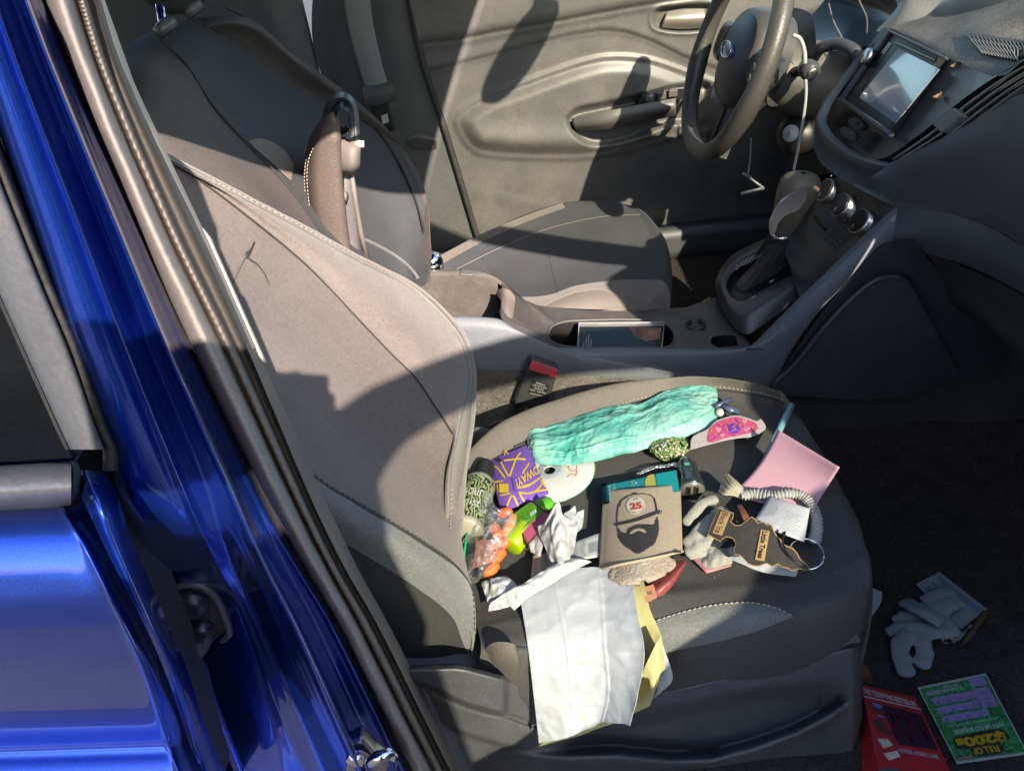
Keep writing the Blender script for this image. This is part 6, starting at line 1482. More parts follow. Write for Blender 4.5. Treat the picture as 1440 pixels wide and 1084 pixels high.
    t = put('pen', lathe(a, ax, [(.003, -.002), (.0045, 0), (.0045, (b-a).length*.45), (.0042, (b-a).length*.46), (.0042, (b-a).length)], 18), surf('pen_barrel', (.13, .28, .31), .3), 'slim blue-grey pen sticking out from behind the pink card', 'pen')
    obj('pen_clip', tube([a+Vector((0, -.004, .003)), a+ax*.03+Vector((0, -.004, .003))], .0009, 6), surf('clip', (.1, .2, .22), .3), t)
    # receipts
    p = Pad([(1083, 697), (1139, 715), (1131, 762), (1058, 735)], lambda u, v: .028+.006*math.sin(2.5*u+v))
    t = put('receipt', p.mesh(14, 14, .020), paper, 'white printed receipt lying behind the black air freshener', 'receipt')
    obj('receipt_text', join(*[p.poly([(.5+.02*(k % 3), .30+.075*k), (.86-.07*(k % 2), .30+.075*k), (.86-.07*(k % 2), .315+.075*k), (.5+.02*(k % 3), .315+.075*k)], .0006) for k in range(8)]), flat('faint_ink', (.25, .25, .3)), t, smooth=False)
    p = Pad([(1022, 770), (1085, 760), (1122, 808), (1090, 812)], lambda u, v: .008+.006*math.sin(3*u))
    rows = [[(1028, 768, .012), (1050, 770, .012), (1090, 775, .014), (1121, 794, .014)], [(1021, 776, .012), (1045, 784, .013), (1085, 794, .014), (1122, 802, .012)], [(1019, 783, .008), (1042, 792, .010), (1075, 805, .010), (1119, 811, .008)]]
    put('receipt', crumple(rows, 20, 30, .003, 40, 3), paper, 'curled white receipt sticking out below the black air freshener', 'receipt')
papers()
# ---- pink patterned strip
def strip():
    base = [(971, 629), (974, 614), (995, 603), (1008, 591), (1033, 584), (1050, 587), (1064, 592), (1070, 589), (1077, 600), (1072, 607), (1058, 614), (1040, 616), (1022, 619), (998, 625), (972, 632)]
    pol = crp(base, 70, True)
    t = put('fabric_pouch', prism([C(x, y, .018) for x, y in pol], C(1000, 600, .008)-C(1000, 600, .018)), surf('white_cloth', (.38, .33, .34), .8, bump=.4, bscale=300), 'narrow pink patterned cloth pouch with white ends by the teal bag', 'pouch', smooth=False, bevel=.002)
    pk = crp([(997, 622), (997, 606), (1008, 594), (1033, 586), (1050, 590), (1063, 595), (1064, 605), (1044, 611), (1022, 615)], 50, True)
    f = obj('pattern', fill([C(x, y, .0188) for x, y in pk]), flat('hot_pink', (.72, .10, .25), .7), t, smooth=False)
    h = .0194
    def poly(*pts): return fill([C(x, y, h) for x, y in pts])
    hearts = []
    for cx, cy, s in ((1011, 604, 5), (1050, 603, 5), (1016, 612, 3.6), (1047, 592, 4)):
        hearts.append(poly(*[(cx+s*math.sin(a)**3, cy-s*.85*(math.cos(a)-.35*math.cos(2*a)-.15*math.cos(3*a))) for a in [2*math.pi*k/20 for k in range(20)]]))
    obj('hearts', join(*hearts), flat('light_pink', (.85, .33, .42)), f, smooth=False)
    obj('orange_dots', join(*[poly((cx, cy-3), (cx+2.2, cy), (cx, cy+3), (cx-2.2, cy)) for cx, cy in ((1006, 611), (1022, 605), (1041, 597), (1058, 600), (1020, 594), (1000, 606))]), flat('orange_print', (.85, .25, .04)), f, smooth=False)
    ln = [((998, 614), (1030, 606), (1062, 598)), ((1008, 596), (1024, 608), (1034, 614)), ((1034, 588), (1040, 596), (1056, 607)), ((1020, 592), (1026, 602)), ((1000, 620), (1012, 610), (1020, 596))]
    obj('pattern_lines', join(*[tube([C(x, y, h) for x, y in l], .0005, 4) for l in ln]), flat('violet_line', (.22, .03, .3)), f, smooth=False)
    obj('emblem_patch', poly(*crp([(1024, 600), (1031, 595), (1040, 600), (1039, 607), (1029, 609)], 24, True)), flat('violet_patch', (.13, .05, .6)), f, smooth=False)
    o = C(1029, 607, .02); obj('emblem_letter', text_vf('S', lambda u, v: C(1029+6*u+.6*v, 606-1.5*u-8*v, .02), bold=.02), flat('orange_letter', (.8, .2, .1)), f, smooth=False)
    # cable end beside the bag
    t = put('cable_plug', join(tube([C(1006, 572, .02), C(1018, 566, .018), C(1028, 561, .016)], .003, 8), prism([C(1016, 570, .014), C(1033, 578, .014), C(1031, 583, .014), C(1013, 575, .014)], (0, 0, .006))), surf('plug_blue', (.06, .08, .15), .3), 'dark cable with a small plug poking out of the end of the teal bag', 'cable')
    obj('plug_tip', prism([C(1033, 577, .015), C(1040, 580, .015), C(1038, 585, .015), C(1031, 583, .015)], (0, 0, .004)), M['satin'], t, smooth=False)
    obj('plug_cap', lathe(C(1012, 580, .014), (0, 0, 1), [(.005, -.004), (.006, 0), (.004, .005)], 14), flat('white_cap', (.6, .6, .58)), t)
strip()
# ---- gloves, cuff band, air freshener, ring
knit = surf('glove_knit', (.25, .245, .22), .95, bump=.15, bscale=700, grain=.12, var=.12, dust=.25, dcol=(.22, .2, .17), dscale=12, bdist=.0015)
coatm = surf('glove_coating', (.2, .205, .21), .75, bump=.5, bscale=200, var=.1, dust=.2, dscale=14)
def finger_unused(pts, r, on, m_, nm, parent):
    P = [on(*p) for p in crp3(pts, 22)]
    rr = [r*(.35 if k == 0 else .75 if k == 1 else .92 if k == 2 else 1)*(1+.06*math.sin(k*1.3)) for k in range(22)]
    rr[-1] *= .8
    V, Fc = tube(P, rr, 16, flat=.72)
    V = [v+Vector((.0012*nz(v, 70), .0012*nz(v, 70, 3), .0012*nz(v, 70, 6))) for v in V]
    return obj(nm, (V, Fc), m_, parent)
def glove_body(label, on, mat, palm, fingers, m_knit=None, m_coat=None):
    vfs = []
    V, Fc = palm; n = len(V); bot = [v+Vector((0, .001, -.010)) for v in V]
    vfs.append((list(V)+bot, list(Fc)+[tuple(i+n for i in f[::-1]) for f in Fc]))
    V2, F2 = [], []
    for pts, r in fingers:
        Q = [on(*p) for p in crp3(pts, 26)]
        rr = [r*(.3 if k == 0 else .68 if k == 1 else .88 if k == 2 else .97 if k == 3 else 1)*(1+.05*math.sin(k*.9+r*900)) for k in range(26)]
        rr[-1] *= .5
        vfs.append(tube(Q, rr, 16, flat=.46))
    o = obj('work_glove', join(*vfs) if mat else vfs[0], mat or m_knit, None)
    fo = [o] if mat else [o, obj('glove_fingers', join(*vfs[1:]), m_coat, o)]
    for o_ in fo:
      md = o_.modifiers.new('r', 'REMESH'); md.mode = 'VOXEL'; md.voxel_size = .0016; md.use_smooth_shade = True
      sm = o_.modifiers.new('s', 'SMOOTH'); sm.factor = .5; sm.iterations = 8
      tx = bpy.data.textures.new('glove_wrinkle', 'CLOUDS'); tx.noise_scale = .012
      dp = o_.modifiers.new('d', 'DISPLACE'); dp.texture = tx; dp.strength = .0016; dp.mid_level = .5
    return tag(o, label, 'glove')
def gloves():
    rows = [[(958, 735, .004), (970, 720, .014), (990, 704, .016), (1010, 699, .014), (1028, 708, .008)],
            [(956, 752, .004), (975, 742, .020), (995, 728, .022), (1012, 716, .016), (1030, 716, .006)],
            [(958, 770, .004), (980, 764, .018), (998, 752, .016), (1014, 738, .010), (1028, 728, .004)],
            [(962, 782, .002), (985, 776, .010), (1002, 766, .010), (1014, 752, .006), (1022, 742, .003)]]
    t = glove_body('grey knitted work glove lying folded beside the beige can cooler', C, knit, crumple(rows, 40, 40, .005, 45, 4),
        [([(962, 738, .014), (974, 722, .022), (990, 706, .024), (1008, 700, .018)], .0065), ([(961, 766, .010), (978, 752, .018), (998, 732, .021), (1020, 714, .016)], .0075), ([(962, 778, .008), (980, 768, .014), (998, 752, .016), (1016, 732, .012)], .007), ([(966, 782, .006), (986, 777, .009), (1006, 766, .010), (1022, 750, .008)], .007)])
    cf = [[(1010, 692, .018), (1018, 670, .026), (1026, 668, .022)], [(1018, 696, .022), (1028, 682, .032), (1040, 680, .022)], [(1030, 697, .022), (1040, 690, .028), (1050, 692, .018)], [(1040, 700, .016), (1050, 697, .018), (1056, 699, .012)]]
    V, Fc = loft([[C(*q) for q in r] for r in cf], 40, 60, lambda v, a, b: v+Vector((0, 0, .0022*math.sin(b*38))))
    obj('glove_cuff', (V, Fc), surf('cuff', (.36, .33, .27), .95, bump=.6, bscale=500), t)
    rows = [[(984, 782, .004), (1002, 772, .014), (1024, 770, .010)], [(986, 792, .004), (1006, 786, .014), (1030, 782, .010)], [(990, 800, .002), (1008, 798, .006), (1030, 792, .003)]]
    put('work_glove', crumple(rows, 30, 34, .004, 60, 8), knit, 'fingertip of a second grey knitted glove under the first one', 'glove')
    p = Pad([(968, 780), (1030, 784), (1028, 796), (994, 806)], lambda u, v: .004)
    put('pink_slip', p.mesh(8, 6, .002), flat('pink_slip', (.55, .25, .26)), 'dusky pink paper slip under the knitted gloves', 'paper')
    # pleated elastic band and key ring
    pts = crp3([(1042, 697, .022), (1062, 694, .022), (1085, 697, .024), (1106, 694, .028), (1126, 696, .026), (1140, 708, .022), (1148, 728, .018), (1148, 748, .014), (1144, 764, .012)], 120)
    P = [C(*q) for q in pts]
    rr = [.0062*(1+.28*math.sin(k*1.9))*(.7 if k < 4 or k > 116 else 1) for k in range(120)]
    put('elastic_band', tube(P, rr, 14, flat=.75), surf('elastic', (.30, .30, .29), .95, bump=.7, bscale=500), 'gathered off-white elastic wrist band curving to a metal key ring', 'wrist band')
    c = C(1134, 779, .014); n = (CAM-c).normalized()*.5+Vector((0, 0, .8)); s_, u_, n_ = frame(n)
    rg = [c+(s_*math.cos(a)+u_*math.sin(a))*.0175 for a in [2*math.pi*k/60 for k in range(60)]]
    put('key_ring', join(tube(rg, .0011, 8, closed=True), tube([p_+n_*.0012 for p_ in rg[:48]], .0010, 8)), M['chrome'], 'round metal split ring at the end of the elastic band', 'key ring')
    tuft = [tube([C(x, y, h_) for x, y, h_ in crp3(l, 10)], .0016, 6) for l in ([(1041, 712, .03), (1044, 722, .036), (1050, 736, .034)], [(1044, 712, .032), (1048, 724, .037), (1053, 735, .034)])]
    put('leather_tag', loft([[C(1037, 712, .034), C(1043, 710, .036)], [C(1042, 724, .038), C(1050, 722, .038)], [C(1046, 734, .036), C(1055, 731, .036)]], 16, 8), surf('brown_leather', (.13, .05, .02), .5, bump=.4, bscale=200), 'small brown leather tag standing up behind the air freshener', 'tag', solid=.002)
    # tree-shaped air freshener
    raw = [(1012, 714), (1032, 721), (1031, 729), (1028, 733), (1034, 738), (1042, 738), (1048, 733), (1053, 729), (1057, 726), (1062, 729), (1066, 735), (1074, 733), (1080, 738), (1085, 737), (1088, 744), (1092, 752), (1098, 758), (1103, 765), (1109, 768), (1115, 770), (1121, 777), (1126, 786), (1134, 792), (1140, 800), (1132, 802), (1124, 800), (1114, 803), (1108, 799), (1100, 798), (1094, 793), (1086, 797), (1078, 792), (1068, 796), (1060, 796), (1052, 793), (1046, 786), (1041, 781), (1033, 780), (1032, 772), (1035, 764), (1030, 757), (1022, 755), (1016, 758), (1013, 762), (1004, 757), (995, 751), (1000, 738), (1006, 724)]
    hh = lambda x, y: .036+.004*math.sin((x-1000)*.03)
    n_ = len(raw); ctr = (1062, 763)
    inn = []
    for i, (x, y) in enumerate(raw):
        a, b = raw[i-1], raw[(i+1) % n_]; dx, dy = b[0]-a[0], b[1]-a[1]; d = math.hypot(dx, dy)
        inn.append((x-dy/d*1.5, y+dx/d*1.5))
    dn = C(1060, 760, .028)-C(1060, 760, .030)
    t = put('air_freshener', prism([C(x, y, hh(x, y)) for x, y in raw], dn), flat('tan_card', (.55, .34, .14)), 'black tree-shaped air freshener card with tan edges and lettering', 'air freshener', smooth=False)
    obj('freshener_face', fill([C(x, y, hh(x, y)+.0006) for x, y in inn]), surf('freshener_black', (.035, .03, .028), .8, bump=.3, bscale=300), t, smooth=False)
    def lab(q, txt, bold=0., nm='freshener_label'):
        Q = [C(x, y, hh(x, y)+.0012) for x, y in q]; o = obj(nm, fill(Q), flat('tan_label', (.62, .40, .16)), t, smooth=False)
        nn = (Q[1]-Q[0]).cross(Q[3]-Q[0]).normalized(); nn = nn if nn.z > 0 else -nn
        # text runs from corner 0-1 edge towards 3-2 edge, top of the letters towards edge 1-2
        obj('lettering', text_vf(txt, lambda u, v: bil(Q, .2+.6*v, .05+.9*u)+nn*.0006, bold=bold), flat('label_ink', (.03, .02, .015)), o, smooth=False)
    lab([(1070, 744.5), (1082.5, 746.5), (1075, 789), (1062, 786.5)], 'Little Trees', .03)
    lab([(1014, 718.5), (1027.5, 721.5), (1015.5, 753), (1002, 749)], 'Black Ice')
    obj('freshener_mark', tube([C(1058+3*math.cos(a), 759+3*math.sin(a), .0325+.001) for a in [2*math.pi*k/16 for k in range(16)]], .0004, 4, closed=True), flat('mark_tan', (.5, .33, .13)), t, smooth=False)
    obj('freshener_string', tube([C(*q) for q in crp3([(1136, 797, .03), (1120, 790, .036), (1106, 776, .04), (1101, 760, .042), (1104, 748, .04), (1098, 752, .038)], 30)], .0011, 6), M['black'], t)
    # red pouch and tan stick under the beige can cooler
    rows = [[(905, 822, .004), (935, 800, .008), (966, 783, .010)], [(912, 836, .006), (940, 818, .014), (966, 790, .012)], [(920, 846, .002), (944, 826, .006), (964, 796, .004)]]
    put('red_pouch', crumple(rows, 24, 30, .003, 40, 5), surf('red_vinyl', (.20, .045, .045), .45, bump=.4, bscale=150), 'dull red vinyl pouch poking out under the beige can cooler', 'pouch')
    p = Pad([(903, 826), (919, 821), (924, 840), (910, 847)], lambda u, v: .014)
    t = put('wood_block', p.mesh(6, 6, .002), surf('tan_block', (.45, .22, .13), .5), 'small tan block printed on top, beside the yellow sheet', 'block', smooth=False, bevel=.0012)
    obj('block_print', p.text('THC', (.25, .62), (.5, 0), (0, -.25), .0006), flat('block_ink', (.15, .06, .04)), t, smooth=False)
gloves()
# ================================================================== THINGS ON THE FLOOR AND CONSOLE
def floor_items():
    # scratch ticket
    p = Pad([(1290, 966), (1386, 946), (1446, 1060), (1346, 1074)], lambda u, v: .004, FL)
    t = put('scratch_ticket', p.mesh(6, 6, .002), flat('ticket_white', (.55, .58, .55)), 'green scratch ticket lying upside down on the floor with gold 200s', 'lottery ticket', smooth=False)
    gm, nt, bb = newmat('money_green'); LK = nt.links.new
    tc = N(nt, 'ShaderNodeTexCoord'); w = N(nt, 'ShaderNodeTexNoise', Scale=180., Detail=8., Distortion=2.); LK(tc.outputs['Object'], w.inputs['Vector'])
    rp = N(nt, 'ShaderNodeValToRGB'); e = rp.color_ramp.elements; e[0].position = .4; e[0].color = (.01, .09, .025, 1); e[1].position = .65; e[1].color = (.08, .36, .12, 1)
    LK(w.outputs['Fac'], rp.inputs[0]); LK(rp.outputs[0], bb.inputs['Base Color']); bb.inputs['Roughness'].default_value = .35
    obj('ticket_face', p.poly([(.02, .03), (.98, .03), (.98, .965), (.02, .965)], .0005), gm, t, smooth=False)
    lil = flat('scratch_lilac', (.42, .30, .62))
    random.seed(11)
    def blob(u0, v0, u1, v1, n=26):
        o = []
        for k in range(n):
            a = 2*math.pi*k/n; f = lambda s: math.copysign(abs(s)**.35, s)
            o.append(((u0+u1)/2+(u1-u0)/2*f(math.cos(a))*random.uniform(.94, 1.05), (v0+v1)/2+(v1-v0)/2*f(math.sin(a))*random.uniform(.85, 1.1)))
        return p.poly(o, .0010)
    obj('scratched_panel', join(blob(.09, .16, .72, .26), blob(.70, .14, .94, .40), blob(.09, .28, .76, .37), blob(.10, .40, .78, .48), blob(.72, .02, .95, .13)), lil, t, smooth=False)
    ink = flat('ticket_ink', (.08, .05, .2))
    nums = []
    for r, (v, ns) in enumerate(((.235, ('6', '25', '31', '22')), (.345, ('17', '4', '12', '13')), (.455, ('26', '11', '31', '2')))):
        for k, s in enumerate(ns): nums.append(p.text(s, (.20+.16*k, v-.02), (-.06, 0), (0, .035), .0014))
    for v, s in ((.20, '15'), (.28, '19'), (.35, '20')): nums.append(p.text(s, (.87, v-.01), (-.06, 0), (0, .03), .0014))
    obj('ticket_numbers', join(*nums), ink, t, smooth=False)
    wh = flat('ticket_letter', (.7, .75, .7)); gold = flat('ticket_gold', (.75, .48, .02), .3); dk = flat('ticket_dark', (.02, .02, .01))
    for tx_ in (p.text('12 CHANCES', (.60, .085), (-.30, .0), (0, .035), .001, bold=.02), p.text('TO WIN!', (.56, .045), (-.22, 0), (0, .032), .001, bold=.02), p.text('WIN UP TO $10,000!', (.90, .575), (-.72, 0), (0, .065), .001, bold=.02)): obj('ticket_lettering', tx_, wh, t, smooth=False)
    obj('ticket_rules', join(*[p.poly([(.12, .535-.012*k), (.86, .535-.012*k), (.86, .539-.012*k), (.12, .539-.012*k)], .001) for k in range(2)]), wh, t, smooth=False)
    obj('gold_shadow', p.poly(crp([(.10, .80), (.12, .69), (.28, .66), (.60, .65), (.78, .655), (.86, .70), (.86, .79), (.72, .80), (.68, .93), (.30, .94), (.27, .84), (.2, .84)], 50, True), .0009), dk, t, smooth=False)
    obj('gold_letters', join(p.text('$200s', (.83, .675), (-.70, .0), (0, .135), .0015, bold=.05), p.text('FULL OF', (.66, .835), (-.36, .0), (0, .085), .0015, bold=.04)), gold, t, smooth=False)
    obj('ticket_footer', p.poly([(.05, .92), (.26, .92), (.26, .955), (.05, .955)], .001), flat('footer_red', (.5, .2, .2)), t, smooth=False)
    obj('ticket_barcode', p.poly([(.07, .08), (.28, .08), (.28, .13), (.07, .13)], .001), flat('stub', (.4, .42, .5)), t, smooth=False)
    # paperback
    q = [(1211, 962), (1287, 980), (1349, 1110), (1241, 1110)]
    bp = Pad(q, lambda u, v: .024, FL)
    t = put('paperback', bp.mesh(6, 6, .022), surf('book_red', (.30, .012, .018), .35, var=.2), 'red paperback book lying face up on the floor by the seat', 'book', smooth=False)
    obj('book_pages', prism([FL(1213, 966, .021), FL(1287, 982, .021), FL(1349, 1112, .021), FL(1241, 1112, .021)], (0, 0, -.018)), flat('pages', (.35, .3, .22)), t, smooth=False)
    obj('book_spine', loft([[FL(1211, 962, .024), FL(1211, 975, .010), FL(1211, 990, .002)], [FL(1241, 1110, .024), FL(1226, 1112, .012), FL(1212, 1112, .002)]], 14, 8), surf('spine_red', (.22, .01, .012), .4, bump=.3, bscale=60), t)
    obj('book_title', bp.text('THE TERRIFYING BESTSELLER', (.02, .085), (.93, .022), (0, -.055), .0008, bold=.02), flat('book_white', (.6, .6, .62)), t, smooth=False)
    obj('book_rule', bp.poly([(.0, .105), (1.0, .125), (1.0, .138), (.0, .118)], .0008), flat('book_rule', (.55, .55, .57)), t, smooth=False)
    obj('book_blurb', bp.text('AUTHOR of KISSING GAME', (.36, .625), (.56, .045), (0, -.045), .0008, bold=.02), flat('book_white2', (.5, .5, .52)), t, smooth=False)
    random.seed(4)
    foil = flat('book_foil', (.035, .015, .03), .2)
    obj('title_foil', bp.poly([(.33, .16), (.96, .19), (.965, .57), (.40, .55), (.34, .44), (.36, .36), (.30, .26)], .0007), foil, t, smooth=False)
    obj('title_strokes', join(*[bp.poly([(x, y), (x+.035, y+.002), (x+.06, y+l), (x+.03, y+l)], .0011) for x, y, l in [(random.uniform(.36, .9), random.uniform(.18, .46), random.uniform(.04, .10)) for _ in range(46)]]), surf('stroke_foil', (.10, .015, .03), .2, metal=.4), t, smooth=False)
    obj('cover_art', join(bp.poly([(.10, .20), (.2, .17), (.32, .19), (.30, .25), (.14, .24)], .001), bp.poly([(.08, .33), (.2, .31), (.3, .40), (.34, .48), (.22, .44), (.1, .40)], .001)), flat('art_dark', (.05, .02, .02)), t, smooth=False)
    obj('cover_blue', join(bp.poly([(.13, .16), (.27, .165), (.28, .2), (.17, .2)], .0013), bp.poly([(.16, .27), (.28, .275), (.28, .29), (.18, .29)], .0013)), flat('art_blue', (.10, .22, .6)), t, smooth=False)  # blue patches laid over the cover art
    obj('cover_bands', join(bp.poly([(.08, .51), (.24, .50), (.30, .56), (.14, .60)], .001), bp.poly([(.12, .65), (.34, .61), (.36, .67), (.18, .715)], .001)), surf('art_pale', (.42, .36, .30), .4, var=.3), t, smooth=False)
    obj('cover_base', bp.poly([(.02, .80), (.2, .785), (.62, .86), (.95, .95), (.95, .99), (.02, .99)], .001), surf('art_steel', (.06, .075, .10), .3, var=.5, vscale=60), t, smooth=False)
    # card and gloves
    cq = [(1287.5, 821), (1321, 804), (1388, 856), (1352, 884)]
    cp = Pad(cq, lambda u, v: .006, FL)
    t = put('care_card', cp.mesh(6, 6, .004), flat('card_pale', (.42, .46, .5), .5), 'pale blue printed card under the gloves on the floor', 'card', smooth=False)
    obj('card_print', join(*[cp.poly([(.72+.035*k, .06), (.735+.035*k, .06), (.735+.035*k, .95), (.72+.035*k, .95)], .0006) for k in range(6)]+[cp.poly([(.1+.05*k, .12), (.13+.05*k, .12), (.13+.05*k, .34), (.1+.05*k, .34)], .0006) for k in range(5)]+[cp.poly([(.45, .1), (.52, .1), (.52, .4), (.45, .4)], .0006)]), flat('card_blue', (.12, .18, .3)), t, smooth=False)
    knf = surf('floor_knit', (.27, .27, .28), .95, bump=1.2, bscale=420, weave=480, var=.25, vscale=300, bdist=.002)
    cof = surf('floor_coating', (.2, .21, .225), .8, bump=.4, bscale=200, var=.08)
    rows = [[(1330, 838, .022), (1345, 850, .030), (1362, 868, .028), (1376, 866, .014)], [(1318, 852, .024), (1332, 868, .036), (1352, 884, .032), (1366, 882, .012)], [(1304, 876, .022), (1318, 886, .034), (1338, 892, .028), (1352, 898, .010)], [(1296, 898, .012), (1306, 902, .018), (1318, 902, .014), (1338, 908, .004)]]
    t = glove_body('grey coated work glove lying on the dark floor with its fingers spread', FL, None, crumple(rows, 40, 40, .004, 50, 5, FL),
        [([(1271, 845, .020), (1284, 852, .030), (1304, 862, .038), (1326, 876, .036)], .0125), ([(1246, 891, .010), (1262, 883, .016), (1280, 881, .020), (1302, 882, .022)], .0085), ([(1277, 952, .011), (1269, 930, .013), (1266, 908, .016), (1280, 890, .018)], .0125), ([(1292, 938, .011), (1300, 922, .013), (1298, 906, .016), (1294, 890, .018)], .0115), ([(1258, 878, .012), (1275, 868, .016), (1296, 868, .018)], .011),
         ([(1300, 850, .020), (1320, 838, .024), (1338, 830, .022)], .013), ([(1310, 862, .020), (1330, 850, .024), (1346, 842, .020)], .014), ([(1300, 884, .018), (1320, 884, .020), (1344, 880, .018)], .016)], knf, cof)
    cu = [[(1350, 905, .012), (1362, 888, .028), (1374, 868, .028), (1382, 858, .014)], [(1346, 910, .006), (1362, 896, .02), (1378, 874, .02), (1388, 862, .006)]]
    obj('glove_cuff', loft([[FL(*q) for q in r] for r in cu], 10, 24), surf('cuff_brown', (.06, .035, .02), .9, bump=.5, bscale=400), t, solid=.003)
    rows = [[(1222, 824, .012), (1240, 832, .01)], [(1218, 850, .012), (1238, 848, .008)], [(1212, 880, .008), (1226, 866, .004)]]
    put('paper_scrap', crumple(rows, 16, 12, .003, 40, 2, FL), paper, 'torn white paper scrap on the floor against the seat front', 'paper')
    rows = [[(1208, 930, .02), (1218, 936, .024)], [(1210, 944, .024), (1226, 950, .028)], [(1212, 958, .014), (1230, 962, .014)]]
    put('dry_leaf', crumple(rows, 16, 14, .004, 60, 3, FL), surf('leaf_brown', (.16, .07, .03), .8), 'curled brown dry leaf standing at the top of the red book', 'leaf')
    # cd case in the cup holder
    q = [Y(814, 455, .02), Y(934, 454, .02), Y(930, 492, -.045), Y(812, 492, -.045)]
    n = (q[1]-q[0]).cross(q[3]-q[0]).normalized(); n = n if n.z > 0 else -n
    B = lambda u, v, h=0: bil(q, u, v)+n*h
    t = put('disc_case', prism([B(0, 0), B(1, 0), B(1, 1.15), B(0, 1.15)], n*-.010), surf('case_dark', (.012, .014, .016), .2, coat=.3), 'clear plastic disc case standing in the console cup holder', 'disc case', smooth=False, bevel=.0008)
    obj('case_spine', prism([B(.0, -.04, .001), B(1, -.04, .001), B(1, .12, .001), B(0, .12, .001)], n*-.009), surf('case_spine', (.16, .15, .14), .15, coat=1), t, smooth=False, bevel=.0006)
    obj('spine_text', join(text_vf('CLUB HITS', lambda u, v: B(.22+.16*u, .08-.08*v, .0016), bold=.02), text_vf('Fascinate', lambda u, v: B(.50+.2*u, .08-.07*v, .0016))), flat('spine_ink', (.55, .45, .42)), t, smooth=False)
    obj('case_photo', join(fill([B(.6, .2, .0006), B(.72, .18, .0006), B(.97, .2, .0006), B(.97, .62, .0006), B(.8, .7, .0006), B(.66, .5, .0006)])), surf('case_photo', (.20, .09, .05), .2, var=.6, vscale=40), t, smooth=False)
    obj('case_bars', join(*[fill([B(.06+.03*k, .95, .0006), B(.072+.03*k, .95, .0006), B(.072+.03*k, .95-h_, .0006), B(.06+.03*k, .95-h_, .0006)]) for k, h_ in enumerate((.2, .4, .5, .35))]), flat('bars', (.25, .25, .26)), t, smooth=False)
    edge = [B(0, 0), B(1, 0), B(1, 1.1), B(.985, 1.1), B(.985, .05), B(.015, .05), B(.015, 1.1), B(0, 1.1)]
    obj('case_edge', tube([B(0, 1.1, .001), B(0, 0, .001), B(1, 0, .001), B(1, 1.1, .001)], .0016, 6), surf('case_edge', (.3, .31, .31), .1), t)
    # bits on the console and beside it
    c = Y(607, 366, .15)
    put('silver_cap', lathe(c, (0, 0, 1), [(.020, -.03), (.0215, -.012), (.021, .0), (.017, .010), (.009, .015), (.001, .0165)], 32), surf('mirror_silver', (.85, .86, .88), .06, metal=1, var=.02), 'shiny silver round cap standing behind the console bin', 'cap')
    p = Pad([(966, 437), (980, 434), (984, 442), (970, 445)], lambda u, v: 0, lambda x, y, h=0: Y(x, y, .09)+Vector((0, 0, h)))
    put('lighter', join(p.mesh(4, 4, -.01), tube([Y(960, 441, .09), Y(972, 439, .09)], .004, 8)), surf('lighter', (.25, .27, .3), .25), 'small white and black lighter on the far edge of the console', 'lighter')
    rows = [[Y(970, 436, .12), Y(985, 426, .12), Y(998, 416, .12)], [Y(978, 442, .115), Y(992, 434, .11), Y(1000, 432, .11)]]
    put('paper_wad', crumple(rows, 14, 16, .006, 50, 4), surf('kraft', (.22, .12, .06), .8), 'crumpled brown paper beside the gear lever', 'paper')
    # cords near the steering column
    P_ = [Y(1115, 50, .17), Y(1125, 55, .165), Y(1131, 72, .16), Y(1132, 90, .155)]
    cord = flat('cord_white', (.5, .52, .48), .5)
    put('white_cord', join(tube(cr(P_, 20), .0035, 8), tube(cr([Y(1133, 112, .155), Y(1133, 140, .15), Y(1126, 190, .145), Y(1116, 240, .14)], 30), .0028, 8)), cord, 'white cord hanging from the column stalk down past the ignition', 'cord')
    put('zip_tie', join(tube(cr([Y(1056, 194, .33), Y(1055, 220, .33), Y(1052, 246, .32)], 14), .0022, 6), tube([Y(1050, 248, .32), Y(1062, 256, .31), Y(1074, 265, .30)], .0024, 6), tube([Y(1042, 273, .30), Y(1074, 265, .295)], .0035, 8), tube([Y(1044, 244, .32), Y(1056, 250, .32)], .003, 6)), flat('tie_white', (.28, .31, .32), .4), 'pale cable tie dangling below the steering wheel rim', 'cable tie')
    lm = surf('leaf_tan', (.20, .125, .07), .8, var=.3, vscale=120)
    for k, (x, y, s, lab) in enumerate(((1352, 97, 1.3, 'largest tan dry leaf, at the top edge of the screen surround'), (1325, 140, 1.0, 'middle tan dry leaf on the slope right of the screen'), (1323, 160, .6, 'smallest tan dry leaf, resting on the vent rim'))):
        yy = -.115 if k == 0 else -.135
        pts = crp([(x-8*s, y), (x-2*s, y-3*s), (x+3*s, y-6*s), (x+4*s, y-1*s), (x+9*s, y), (x+3*s, y+3*s), (x-1*s, y+5*s), (x-3*s, y+2*s)], 24, True)
        o = put('dry_leaf', prism([Y(a, b, yy-.001*math.sin(a))+Vector((-.006, 0, .004)) for a, b in pts], (.001, 0, .001)), lm, lab, 'leaf', smooth=False); o['group'] = 'dry leaves on the dashboard'
floor_items()
